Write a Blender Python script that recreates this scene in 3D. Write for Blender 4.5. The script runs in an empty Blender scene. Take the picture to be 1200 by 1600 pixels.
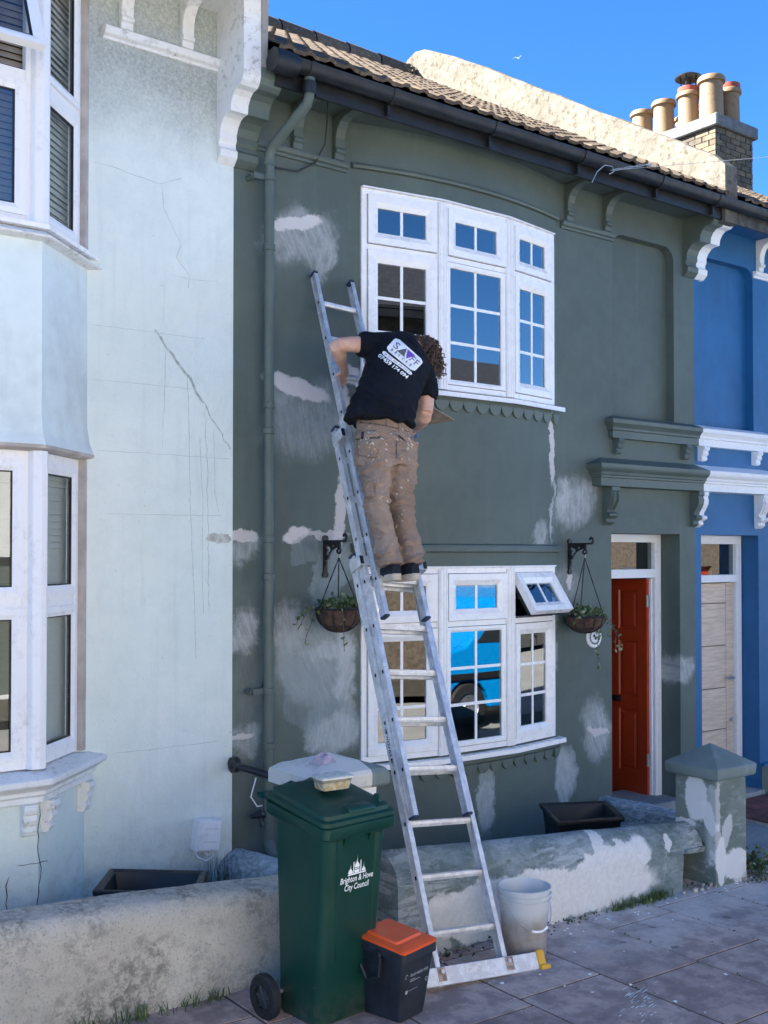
import bpy, bmesh, math, random
from mathutils import Vector, Matrix, noise
from mathutils.bvhtree import BVHTree
random.seed(7)
R = math.radians
D = bpy.data
SC = bpy.context.scene
COL = SC.collection
# ------------------------------------------------------------------ camera
FPX, V1, HOR, PITCH = 1700.0, 2850.0, 865.0, R(1.1)
TH = math.atan(FPX / (V1 - 600))
CAM = Vector((-3.40, -6.10, 2.20))
CVV = HOR - FPX * math.tan(PITCH)
cd = D.cameras.new('camera')
cam = D.objects.new('camera', cd)
COL.objects.link(cam)
cam.location = CAM
cam.rotation_euler = (math.pi / 2 + PITCH, 0, -TH)
cd.sensor_fit = 'VERTICAL'
cd.sensor_height = 36.0
cd.lens = FPX / 1600 * 36.0
cd.shift_y = (CVV - 800) / 1600.0
cd.clip_start = 0.05
cd.clip_end = 600
SC.camera = cam
# ------------------------------------------------------------------ light
SUN_EL, SUN_AZ = R(36), math.atan2(-0.78, 0.625)
sdir = Vector((math.sin(SUN_AZ) * math.cos(SUN_EL), math.cos(SUN_AZ) * math.cos(SUN_EL), math.sin(SUN_EL)))
w = D.worlds.new('World')
SC.world = w
w.use_nodes = True
wn = w.node_tree
sky = wn.nodes.new('ShaderNodeTexSky')
sky.sky_type = 'NISHITA'
sky.sun_disc = False
sky.sun_elevation = SUN_EL
sky.sun_rotation = SUN_AZ
sky.air_density = 1.0
sky.dust_density = 0.0
sky.ozone_density = 7.0
sky.altitude = 2500
bg = wn.nodes['Background']
hs = wn.nodes.new('ShaderNodeHueSaturation')
hs.inputs['Saturation'].default_value = 1.14
wn.links.new(sky.outputs[0], hs.inputs['Color'])
wn.links.new(hs.outputs[0], bg.inputs[0])
bg.inputs[1].default_value = 0.052
sl = D.lights.new('sun', 'SUN')
sl.energy = 5.0
sl.angle = R(0.5)
sl.color = (1.0, 0.94, 0.84)
so = D.objects.new('sun', sl)
COL.objects.link(so)
so.rotation_euler = (-sdir).to_track_quat('-Z', 'Y').to_euler()
so.location = (-6, 4, 14)
SC.view_settings.view_transform = 'Standard'
SC.view_settings.look = 'None'
SC.view_settings.gamma = 1.0
SC.view_settings.use_curve_mapping = False
SC.view_settings.exposure = 2.83
SC.cycles.max_bounces = 8
SC.cycles.transparent_max_bounces = 16
# ------------------------------------------------------------------ measuring: photo point -> place in the world
_f = Vector((math.sin(TH) * math.cos(PITCH), math.cos(TH) * math.cos(PITCH), math.sin(PITCH)))
_r = Vector((math.cos(TH), -math.sin(TH), 0))
_u = _r.cross(_f)
def ray(u, v): return _f + _r * ((u - 600) / FPX) - _u * ((v - CVV) / FPX)
def onY(u, v, y=0.0):
    d = ray(u, v); return CAM + d * ((y - CAM.y) / d.y)
def onX(u, v, x):
    d = ray(u, v); return CAM + d * ((x - CAM.x) / d.x)
def onZ(u, v, z):
    d = ray(u, v); return CAM + d * ((z - CAM.z) / d.z)
def gz(x): return 0.045 - 0.02 * max(-14, min(14, x - 0.3))
def lerp(a, b, t): return a + (b - a) * t
def lin(r, g, b):
    f = lambda c: (c / 255 / 12.92) if c / 255 <= 0.04045 else ((c / 255 + 0.055) / 1.055) ** 2.4
    return (f(r), f(g), f(b), 1.0)
# ------------------------------------------------------------------ objects
def setp(o, label=None, cat=None, group=None, kind=None):
    if label: o['label'] = label
    if cat: o['category'] = cat
    if group: o['group'] = group
    if kind: o['kind'] = kind
    return o
def thing(name, label, cat, loc=(0, 0, 0), group=None):
    o = D.objects.new(name, None)
    o.empty_display_size = 0.1
    COL.objects.link(o)
    o.location = loc
    return setp(o, label, cat, group)
def adopt(o, parent):
    if parent is not None:
        o.parent = parent
        if parent.parent is None: o.matrix_parent_inverse = Matrix.Translation(parent.location).inverted()
def link(name, me, parent=None, loc=(0, 0, 0), rot=None):
    o = D.objects.new(name, me)
    COL.objects.link(o)
    o.location = loc
    if rot: o.rotation_euler = rot
    adopt(o, parent)
    return o
class MB:
    def __init__(s): s.v = []; s.f = []; s.m = []; s.cm = 0
    def add(s, vs, fs):
        b = len(s.v)
        s.v += [tuple(p) for p in vs]
        for f in fs: s.f.append(tuple(b + i for i in f)); s.m.append(s.cm)
        return s
    def hexa(s, c):   # 8 corners: 0-3 bottom ring, 4-7 top ring
        return s.add(c, [(3, 2, 1, 0), (4, 5, 6, 7), (0, 1, 5, 4), (1, 2, 6, 5), (2, 3, 7, 6), (3, 0, 4, 7)])
    def box(s, x0, x1, y0, y1, z0, z1):
        return s.hexa([(x0, y0, z0), (x1, y0, z0), (x1, y1, z0), (x0, y1, z0), (x0, y0, z1), (x1, y0, z1), (x1, y1, z1), (x0, y1, z1)])
    def quad(s, a, b, c, d): return s.add([a, b, c, d], [(0, 1, 2, 3)])
    def poly(s, pts): return s.add(pts, [tuple(range(len(pts)))])
    def rings(s, rs, closed=True, cap=True):
        n = len(rs[0]); vs = [p for r in rs for p in r]; fs = []
        for k in range(len(rs) - 1):
            for i in range(n if closed else n - 1):
                j = (i + 1) % n
                fs.append((k * n + i, k * n + j, (k + 1) * n + j, (k + 1) * n + i))
        if cap and closed:
            fs.append(tuple(range(n - 1, -1, -1))); fs.append(tuple((len(rs) - 1) * n + i for i in range(n)))
        return s.add(vs, fs)
    def prism(s, prof, axis, a0, a1):   # prof = closed outline in the two other axes
        def P(p, a): return (a, p[0], p[1]) if axis == 'x' else (p[0], a, p[1]) if axis == 'y' else (p[0], p[1], a)
        return s.rings([[P(p, a0) for p in prof], [P(p, a1) for p in prof]])
    def tube(s, path, r, n=8, cap=True, up=None):
        path = [Vector(p) for p in path]; rs = []
        ref = Vector(up) if up else None
        for i, p in enumerate(path):
            t = (path[min(i + 1, len(path) - 1)] - path[max(i - 1, 0)]).normalized()
            if ref is None: ref = t.orthogonal()
            a = (ref - t * ref.dot(t))
            if a.length < 1e-5: a = t.orthogonal()
            a.normalize(); b = t.cross(a); ref = a
            rr = r[i] if isinstance(r, (list, tuple)) else r
            ra, rb = rr if isinstance(rr, (list, tuple)) else (rr, rr)
            rs.append([p + a * (ra * math.cos(2 * math.pi * k / n)) + b * (rb * math.sin(2 * math.pi * k / n)) for k in range(n)])
        return s.rings(rs, True, cap)
    def lathe(s, prof, c, n=24, axis='z', cap=False):
        rs = []
        for r, z in prof:
            ring = []
            for k in range(n):
                a = 2 * math.pi * k / n
                x, y = r * math.cos(a), r * math.sin(a)
                ring.append((c[0] + x, c[1] + y, c[2] + z) if axis == 'z' else (c[0] + z, c[1] + x, c[2] + y) if axis == 'x' else (c[0] + x, c[1] + z, c[2] - y))
            rs.append(ring)
        return s.rings(rs, True, cap)
    def mesh(s, name, mats, smooth=False, bevel=0, seg=1, fix=True, weld=False):
        me = D.meshes.new(name)
        me.from_pydata(s.v, [], s.f)
        mats = mats if isinstance(mats, (list, tuple)) else [mats]
        for m in mats: me.materials.append(m)
        if len(mats) > 1: me.polygons.foreach_set('material_index', s.m)
        if bevel or fix or weld:
            bm = bmesh.new(); bm.from_mesh(me)
            if weld: bmesh.ops.remove_doubles(bm, verts=bm.verts, dist=0.0004)
            if fix: bmesh.ops.recalc_face_normals(bm, faces=bm.faces)
            if bevel:
                es = [e for e in bm.edges if len(e.link_faces) == 2 and e.calc_face_angle(0) > R(28)]
                bmesh.ops.bevel(bm, geom=es, offset=bevel, segments=seg, profile=0.5, affect='EDGES', clamp_overlap=True)
            bm.to_mesh(me); bm.free()
        if smooth:
            me.polygons.foreach_set('use_smooth', [True] * len(me.polygons))
            try: me.set_sharp_from_angle(angle=R(38 if smooth is True else smooth))
            except Exception: pass
        me.update()
        return me
    def obj(s, name, mats, parent=None, smooth=False, bevel=0, seg=1, loc=(0, 0, 0), fix=True, weld=False):
        return link(name, s.mesh(name, mats, smooth, bevel, seg, fix, weld), parent, loc)
class FR:
    """upright facet of a window or wall: s along, d outward to the street, z up"""
    def __init__(s, p0, p1):
        s.p = Vector((p0[0], p0[1], 0)); e = Vector((p1[0] - p0[0], p1[1] - p0[1], 0)); s.L = e.length; s.e = e / s.L
        s.n = Vector((s.e.y, -s.e.x, 0))
    def P(s, a, d, z): return s.p + s.e * a + s.n * d + Vector((0, 0, z))
    def box(s, m, a0, a1, d0, d1, z0, z1):
        P = s.P
        return m.hexa([P(a0, d1, z0), P(a1, d1, z0), P(a1, d0, z0), P(a0, d0, z0), P(a0, d1, z1), P(a1, d1, z1), P(a1, d0, z1), P(a0, d0, z1)])
    def ring(s, m, a0, a1, z0, z1, wd, db, do, di, T=None):
        """picture frame: back plane db, outer front edge do, inner front edge di"""
        T = T or (lambda p: p)
        def rect(k, d): return [T(s.P(a0 + k, d, z0 + k)), T(s.P(a1 - k, d, z0 + k)), T(s.P(a1 - k, d, z1 - k)), T(s.P(a0 + k, d, z1 - k))]
        m.rings([rect(0, db), rect(0, do), rect(wd * 0.55, do), rect(wd, di), rect(wd, db), rect(0, db)], True, False)
# ------------------------------------------------------------------ materials
class NT:
    def __init__(s, name):
        s.mat = D.materials.new(name); s.mat.use_nodes = True
        s.nt = s.mat.node_tree; s.b = s.nt.nodes['Principled BSDF']; s._tc = None
    def n(s, t, **kw):
        nd = s.nt.nodes.new(t)
        for k, v in kw.items(): setattr(nd, k, v)
        return nd
    def l(s, a, b): s.nt.links.new(a, b)
    def put(s, sock, v):
        if hasattr(v, 'is_linked') or isinstance(v, bpy.types.NodeSocket): s.l(v, sock)
        else: sock.default_value = v
    def tc(s, which='Object'):
        if s._tc is None: s._tc = s.n('ShaderNodeTexCoord')
        return s._tc.outputs[which]
    def noise(s, scale, detail=4, rough=0.55, vec=None, stretch=None, dist=0.0):
        nd = s.n('ShaderNodeTexNoise'); nd.inputs['Scale'].default_value = scale
        nd.inputs['Detail'].default_value = detail; nd.inputs['Roughness'].default_value = rough; nd.inputs['Distortion'].default_value = dist
        v = vec or s.tc()
        if stretch:
            mp = s.n('ShaderNodeMapping'); mp.inputs['Scale'].default_value = stretch; s.l(v, mp.inputs[0]); v = mp.outputs[0]
        s.l(v, nd.inputs['Vector'])
        return nd.outputs['Fac']
    def math(s, op, a, b=0.0, c=None, clamp=False):
        nd = s.n('ShaderNodeMath', operation=op, use_clamp=clamp)
        s.put(nd.inputs[0], a); s.put(nd.inputs[1], b)
        if c is not None: s.put(nd.inputs[2], c)
        return nd.outputs[0]
    def ramp(s, f, a, b, lo=0.0, hi=1.0):
        nd = s.n('ShaderNodeMapRange'); nd.clamp = True; nd.interpolation_type = 'SMOOTHSTEP'
        s.put(nd.inputs['Value'], f)
        for k, v in zip(('From Min', 'From Max', 'To Min', 'To Max'), (a, b, lo, hi)): nd.inputs[k].default_value = v
        return nd.outputs[0]
    def mix(s, f, a, b, mode='MIX'):
        nd = s.n('ShaderNodeMixRGB', blend_type=mode)
        s.put(nd.inputs[0], f); s.put(nd.inputs[1], a); s.put(nd.inputs[2], b)
        return nd.outputs[0]
    def xyz(s):
        nd = s.n('ShaderNodeSeparateXYZ'); s.l(s.tc(), nd.inputs[0]); return nd.outputs
    def bump(s, h, strength=0.3, dist=0.01, prev=None):
        nd = s.n('ShaderNodeBump'); nd.inputs['Strength'].default_value = strength; nd.inputs['Distance'].default_value = dist
        s.put(nd.inputs['Height'], h)
        if prev is not None: s.l(prev, nd.inputs['Normal'])
        s.l(nd.outputs[0], s.b.inputs['Normal']); return nd.outputs[0]
    def done(s, col=None, rough=None, metal=None, spec=None):
        if col is not None: s.put(s.b.inputs['Base Color'], col)
        if rough is not None: s.put(s.b.inputs['Roughness'], rough)
        if metal is not None: s.put(s.b.inputs['Metallic'], metal)
        if spec is not None: s.put(s.b.inputs['Specular IOR Level'], spec)
        return s.mat
    def patch(s, vec, x, z, rx, rz, rot, soft=0.25):
        """1 inside a wobbly ellipse on the wall (x along, z up), 0 outside"""
        mp = s.n('ShaderNodeMapping', vector_type='TEXTURE')
        mp.inputs['Location'].default_value = (x, 0, z); mp.inputs['Rotation'].default_value = (0, rot, 0)
        mp.inputs['Scale'].default_value = (rx, 1e4, rz)
        s.l(vec, mp.inputs[0])
        ln = s.n('ShaderNodeVectorMath', operation='LENGTH'); s.l(mp.outputs[0], ln.inputs[0])
        return s.ramp(ln.outputs['Value'], 1 + soft, 1 - soft)
    def brush(s, x, z, rot):
        """streaky noise drawn out along a stroke direction"""
        mp = s.n('ShaderNodeMapping', vector_type='TEXTURE'); mp.inputs['Location'].default_value = (x, 0, z); mp.inputs['Rotation'].default_value = (0, rot, 0)
        mp.inputs['Scale'].default_value = (0.030, 1.0, 0.16); s.l(s.tc(), mp.inputs[0])
        nd = s.n('ShaderNodeTexNoise'); nd.inputs['Scale'].default_value = 1.0; nd.inputs['Detail'].default_value = 5; nd.inputs['Roughness'].default_value = 0.65; nd.inputs['Distortion'].default_value = 0.5
        s.l(mp.outputs[0], nd.inputs['Vector']); return nd.outputs['Fac']
    def wobble(s, amp, scale):
        nd = s.n('ShaderNodeTexNoise'); nd.inputs['Scale'].default_value = scale; nd.inputs['Detail'].default_value = 5
        nd.inputs['Roughness'].default_value = 0.65
        s.l(s.tc(), nd.inputs['Vector'])
        a = s.n('ShaderNodeVectorMath', operation='SUBTRACT'); s.l(nd.outputs['Color'], a.inputs[0]); a.inputs[1].default_value = (0.5, 0.5, 0.5)
        b = s.n('ShaderNodeVectorMath', operation='SCALE'); s.l(a.outputs[0], b.inputs[0]); b.inputs['Scale'].default_value = amp
        c = s.n('ShaderNodeVectorMath', operation='ADD'); s.l(s.tc(), c.inputs[0]); s.l(b.outputs[0], c.inputs[1])
        return c.outputs[0]
def C(*a): return tuple(a) + (1.0,)
def simple(name, col, rough=0.6, metal=0.0, var=0.12, vs=6.0, bump=0.0, bs=60.0, spec=None, rand=0.0):
    m = NT(name)
    f = m.noise(vs, 5)
    lo = tuple(c * (1 - var) for c in col[:3]) + (1,); hi = tuple(min(1, c * (1 + var)) for c in col[:3]) + (1,)
    c = m.mix(m.ramp(f, 0.3, 0.7), lo, hi)
    if rand:
        oi = m.n('ShaderNodeObjectInfo'); r = m.ramp(oi.outputs['Random'], 0, 1, 1 - rand, 1 + rand)
        cc = m.n('ShaderNodeCombineXYZ'); [m.l(r, cc.inputs[i]) for i in range(3)]
        c = m.mix(1.0, c, cc.outputs[0], 'MULTIPLY')
    if bump: m.bump(m.noise(bs, 4), bump, 0.006)
    rr = m.ramp(m.noise(vs * 2.3, 4), 0.3, 0.7, max(0, rough - 0.08), min(1, rough + 0.08))
    return m.done(c, rr, metal, spec)
GREEN = C(0.091, 0.119, 0.103)
PALE = C(0.60, 0.725, 0.74)
FILL = C(0.64, 0.59, 0.56)
WSH = C(0.56, 0.58, 0.59)
def painted_wall(name, base, pts, streaks=0.0, base2=None, fine=0.25, rough=0.62, seedv=0):
    """painted render with filler (f), scratchy smears (s) and scraped halo; pts in photo pixels (u, v, ru, rv, rot, kind, alpha)"""
    m = NT(name)
    big = m.noise(0.9, 5, 0.6); mid = m.noise(7, 5, 0.6)
    lo = tuple(c * 0.84 for c in base[:3]) + (1,); hi = tuple(min(1, c * 1.12) for c in base[:3]) + (1,)
    c = m.mix(m.ramp(m.math('ADD', m.math('MULTIPLY', big, 0.7), m.math('MULTIPLY', mid, 0.3)), 0.36, 0.64), lo, hi)
    vs = m.noise(1.0, 4, 0.6, stretch=(9, 9, 0.8))
    c = m.mix(m.ramp(vs, 0.52, 0.8, 0, 0.22), c, base2 or tuple(min(1, k * 1.45 + 0.02) for k in base[:3]) + (1,))
    fillh = None
    if pts:
        wob = m.wobble(0.13, 8); wob2 = m.wobble(0.34, 4.2); wob3 = m.wobble(0.20, 6.0)
        scr = m.noise(1.0, 7, 0.72, stretch=(17, 17, 7), dist=2.6); scr2 = m.noise(34, 6, 0.8)
        scratch = m.ramp(m.math('ADD', m.math('MULTIPLY', scr, 0.74), m.math('MULTIPLY', scr2, 0.26)), 0.45, 0.56)
        grain = m.ramp(scr2, 0.25, 0.75, 0.72, 1.12)
        for (u, v, ru, rv, rot, kind, al) in pts:
            p = onY(u, v, -0.05); q = onY(u + ru, v, -0.05); t = onY(u, v - rv, -0.05)
            rx, rz = abs(q.x - p.x), abs(t.z - p.z)
            if kind == 'f':
                k = m.patch(wob, p.x, p.z, rx, rz, R(rot), 0.16)
                c = m.mix(m.math('MULTIPLY', k, al), c, FILL)
                fillh = k if fillh is None else m.math('MAXIMUM', fillh, k)
            elif kind == 's':
                k = m.patch(wob2, p.x, p.z, rx, rz, R(rot), 0.36)
                st = m.ramp(m.math('ADD', m.math('MULTIPLY', m.brush(p.x, p.z, R(rot + random.uniform(-25, 25))), 0.7), m.math('MULTIPLY', scr2, 0.3)), 0.34, 0.72, 0.30, 0.86)
                c = m.mix(m.math('MULTIPLY', m.math('MULTIPLY', k, st), al), c, WSH)
            elif kind == 'w':
                k = m.patch(wob3, p.x, p.z, rx, rz, R(rot), 0.09)
                st = m.ramp(m.brush(p.x, p.z, R(rot + random.uniform(-20, 20))), 0.36, 0.66, 0.62, 1.1)
                c = m.mix(m.math('MULTIPLY', m.math('MULTIPLY', k, st), al, clamp=True), c, C(0.25, 0.30, 0.305))
            elif kind == 'd':
                k = m.patch(wob2, p.x, p.z, rx, rz, R(rot), 0.6)
                c = m.mix(m.math('MULTIPLY', k, al), c, tuple(k2 * 0.6 for k2 in base[:3]) + (1,))
    h = m.math('ADD', m.math('MULTIPLY', m.noise(4, 4), 1.2), m.math('MULTIPLY', m.noise(70, 3), 0.25))
    if fillh is not None: h = m.math('ADD', h, m.math('MULTIPLY', fillh, 0.6))
    m.bump(h, fine, 0.012)
    return m.done(c, rough)
green_pts = [
 (467, 345, 44, 11, -14, 'f', .95), (475, 365, 52, 36, -20, 's', .75), (512, 405, 14, 40, 28, 's', .8),
 (470, 604, 52, 15, 12, 'f', .95), (500, 655, 75, 50, -20, 's', .5), (440, 610, 20, 30, 0, 's', .5), (555, 585, 22, 14, 10, 'f', .95), (545, 640, 8, 40, 0, 'f', .8),
 (470, 836, 22, 13, -12, 'f', 1), (492, 858, 34, 22, -20, 'w', .5), (538, 800, 9, 62, 2, 'f', .85), (520, 838, 30, 8, 0, 'f', .7),
 (520, 900, 26, 52, 25, 'w', .75), (545, 880, 20, 30, 0, 'w', .6),
 (384, 838, 26, 10, 0, 'f', .8), (386, 858, 26, 22, 0, 's', .7), (386, 990, 24, 32, 0, 's', .85), (382, 1152, 20, 5, 0, 'f', .8), (384, 1158, 24, 22, 0, 's', .6),
 (458, 985, 30, 38, 10, 's', .8), (500, 1030, 58, 75, -18, 'w', .65), (500, 1030, 58, 75, -18, 's', .45), (545, 1060, 16, 82, 0, 's', .85), (520, 1020, 30, 18, 0, 's', .7), (525, 1140, 44, 44, 0, 'w', .85), (530, 1150, 40, 30, 0, 's', .8), (480, 1090, 30, 60, -18, 'w', .4),
 (864, 700, 5, 56, 0, 'f', .95), (865, 780, 3, 70, 0, 's', .95), (842, 838, 14, 22, 20, 's', .8),
 (905, 785, 34, 32, -25, 's', .8), (884, 772, 12, 25, 0, 's', .7), (888, 920, 22, 36, 0, 's', .45), (898, 905, 3, 18, 0, 'f', .8),
 (940, 1140, 20, 46, -8, 's', .9), (942, 1144, 18, 5, 8, 'f', .8), (890, 1212, 19, 44, 4, 'w', .95), (888, 1212, 14, 42, 4, 's', .8),
 (746, 1245, 14, 50, 4, 'w', .95), (746, 1250, 11, 44, 4, 's', .7), (1072, 1046, 20, 22, 0, 's', .85), (868, 1010, 5, 60, 0, 's', .5),
 (390, 1080, 26, 160, 0, 's', .14), (520, 520, 60, 120, 0, 'd', .35), (780, 740, 80, 60, 0, 'd', .2),
]
M_green = painted_wall('green_render', GREEN, green_pts)
M_greenp = painted_wall('green_trim_paint', GREEN, [], fine=0.12, rough=0.5)
M_blue = painted_wall('blue_render', C(0.010, 0.108, 0.27), [], fine=0.15, rough=0.55)
def pale_mat():
    m = NT('pale_blue_render')
    c = m.mix(m.ramp(m.noise(0.8, 5), 0.35, 0.65), C(0.68, 0.755, 0.72), C(0.75, 0.81, 0.775))
    c = m.mix(m.ramp(m.noise(5.5, 6, 0.72), 0.42, 0.66, 0, 0.3), c, C(0.58, 0.66, 0.64))
    c = m.mix(m.ramp(m.noise(2.4, 5, 0.6), 0.52, 0.7, 0, 0.3), c, C(0.76, 0.83, 0.81))
    st = m.noise(1.0, 5, 0.6, stretch=(14, 14, 0.9))
    c = m.mix(m.ramp(st, 0.5, 0.8, 0, 0.25), c, C(0.47, 0.53, 0.52))
    x, y, z = m.xyz()
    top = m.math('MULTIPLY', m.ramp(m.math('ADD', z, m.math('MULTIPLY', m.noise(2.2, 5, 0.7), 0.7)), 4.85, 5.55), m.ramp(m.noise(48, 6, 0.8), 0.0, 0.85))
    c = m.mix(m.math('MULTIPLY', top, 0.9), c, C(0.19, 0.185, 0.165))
    low = m.math('MULTIPLY', m.ramp(z, 0.75, 0.1), m.ramp(m.noise(9, 6, 0.75), 0.45, 0.72))
    c = m.mix(m.math('MULTIPLY', low, 0.6), c, C(0.30, 0.33, 0.31))
    sp = m.ramp(m.noise(34, 2), 0.71, 0.76)
    c = m.mix(m.math('MULTIPLY', sp, 0.35), c, C(0.32, 0.34, 0.33))
    m.bump(m.math('ADD', m.math('MULTIPLY', m.noise(7, 5), 1.6), m.math('MULTIPLY', m.noise(60, 4), 0.35)), 0.55, 0.016)
    return m.done(c, 0.72)
M_pale = pale_mat()
M_bay = painted_wall('bay_panel_paint', C(0.66, 0.735, 0.73), [], base2=C(0.52, 0.54, 0.53), fine=0.2)
def grimy_white(name, col, dirt, amt, spec=None):
    m = NT(name)
    f = m.ramp(m.noise(22, 6, 0.75), 0.48, 0.72); g = m.ramp(m.noise(3.5, 4, 0.6), 0.4, 0.65)
    c = m.mix(m.math('MULTIPLY', m.math('MULTIPLY', f, g), amt), col, dirt)
    m.bump(m.noise(45, 5), 0.3, 0.008)
    return m.done(c, 0.65, None, spec)
M_white = grimy_white('old_white_paint', C(0.78, 0.78, 0.77), C(0.20, 0.18, 0.15), 0.75)
M_whitec = grimy_white('clean_white_paint', C(0.80, 0.81, 0.82), C(0.4, 0.38, 0.34), 0.35)
def coping_mat():
    m = NT('weathered_parapet_render'); f1 = m.noise(2.6, 6, .7); f2 = m.noise(13, 6, .75); f3 = m.noise(1., 5, .65, stretch=(4, 4, 0.9))
    c = m.mix(m.ramp(f1, .35, .65), C(.135, .126, .107), C(.18, .17, .148))
    c = m.mix(m.math('MULTIPLY', m.ramp(f2, .48, .66), .75), c, C(.062, .054, .042)); c = m.mix(m.ramp(f3, .55, .75, 0, .6), c, C(.06, .052, .04))
    m.bump(m.math('ADD', m.math('MULTIPLY', m.noise(5, 4), 2.), f2), .6, .02); return m.done(c, .9, None, .05)
M_coping = coping_mat()
M_upvc = simple('white_window_plastic', C(0.89, 0.88, 0.87), 0.3, var=0.02)
M_upvc2 = grimy_white('dusty_window_plastic', C(0.86, 0.85, 0.86), C(0.42, 0.39, 0.37), 0.4)
M_beige = simple('stained_timber_trim', C(0.47, 0.42, 0.38), 0.7, var=0.2)
M_black = simple('black_gutter_plastic', C(0.010, 0.011, 0.013), 0.5, var=0.4)
M_blackiron = simple('black_painted_iron', C(0.012, 0.013, 0.015), 0.45)
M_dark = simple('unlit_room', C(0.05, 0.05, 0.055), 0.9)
M_curtain = simple('room_curtain_cloth', C(0.16, 0.16, 0.17), 0.9)
M_seal = simple('black_rubber_seal', C(0.01, 0.01, 0.012), 0.6)
def glass_mat(name, base, tint):
    m = NT(name); nt = m.nt
    tr = m.n('ShaderNodeBsdfTransparent'); tr.inputs[0].default_value = tint
    gl = m.n('ShaderNodeBsdfGlossy'); gl.inputs['Roughness'].default_value = 0.0; gl.inputs[0].default_value = (0.93, 0.97, 1, 1)
    lw = m.n('ShaderNodeFresnel'); lw.inputs[0].default_value = 1.5
    ge = m.n('ShaderNodeNewGeometry')
    f = m.math('MULTIPLY', m.math('ADD', lw.outputs[0], base, clamp=True), m.math('SUBTRACT', 1.0, ge.outputs['Backfacing']))
    mx = m.n('ShaderNodeMixShader'); m.l(f, mx.inputs[0]); m.l(tr.outputs[0], mx.inputs[1]); m.l(gl.outputs[0], mx.inputs[2])
    b = m.n('ShaderNodeBump'); b.inputs['Strength'].default_value = 0.03; b.inputs['Distance'].default_value = 0.02
    m.l(m.noise(1.6, 1), b.inputs['Height']); m.l(b.outputs[0], gl.inputs['Normal'])
    out = nt.nodes['Material Output']; m.l(mx.outputs[0], out.inputs[0]); nt.nodes.remove(m.b)
    return m.mat
M_glass = glass_mat('window_glass', 0.15, (0.62, 0.66, 0.66, 1))
M_glassw = glass_mat('plain_window_glass', 0.0, (0.95, 0.96, 0.95, 1))
# ================================================================== GROUND
def strip(m, y0, y1, dz, x0=-45, x1=60):
    xs = [x0, -12, -8, -4, 0, 4, 8, 12, 16, x1]
    for a, b in zip(xs, xs[1:]): m.quad((a, y0, gz(a) + dz), (b, y0, gz(b) + dz), (b, y1, gz(b) + dz), (a, y1, gz(a) + dz))
def ground_mat(name, a, b, sc, rough=0.85, bump=0.4):
    m = NT(name); f = m.math('ADD', m.math('MULTIPLY', m.noise(sc, 6, 0.65), 0.6), m.math('MULTIPLY', m.noise(sc * 14, 4), 0.4))
    m.bump(m.noise(sc * 30, 4), bump, 0.008); return m.done(m.mix(m.ramp(f, 0.35, 0.65), a, b), rough)
M_roadc = ground_mat('pale_road_concrete', C(0.24, 0.235, 0.225), C(0.32, 0.315, 0.30), 1.5)  # pale concrete tone, lifted so the sunlit road bounces more light
M_earth = ground_mat('dusty_soil', C(0.06, 0.055, 0.045), C(0.15, 0.14, 0.12), 2.0)
M_yard = ground_mat('yard_concrete', C(0.20, 0.21, 0.21), C(0.33, 0.34, 0.34), 2.5)
g = MB(); strip(g, -140, 120, -0.30, -140, 140); setp(g.obj('ground', M_earth), kind='structure')
g = MB(); strip(g, -9.0, -3.40, -0.12); road = setp(g.obj('road', M_roadc), kind='structure')
pav = MB(); strip(pav, -3.42, -1.38, -0.0035); strip(pav, -11.2, -9.0, -0.01)
pav_o = setp(pav.obj('pavement', ground_mat('joint_dirt', C(0.025, 0.022, 0.016), C(0.07, 0.065, 0.045), 6.0)), kind='structure')
yd = MB(); strip(yd, -1.40, 0.02, -0.05, -5, 9.5); setp(yd.obj('front_yard', M_yard), kind='structure')
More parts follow.
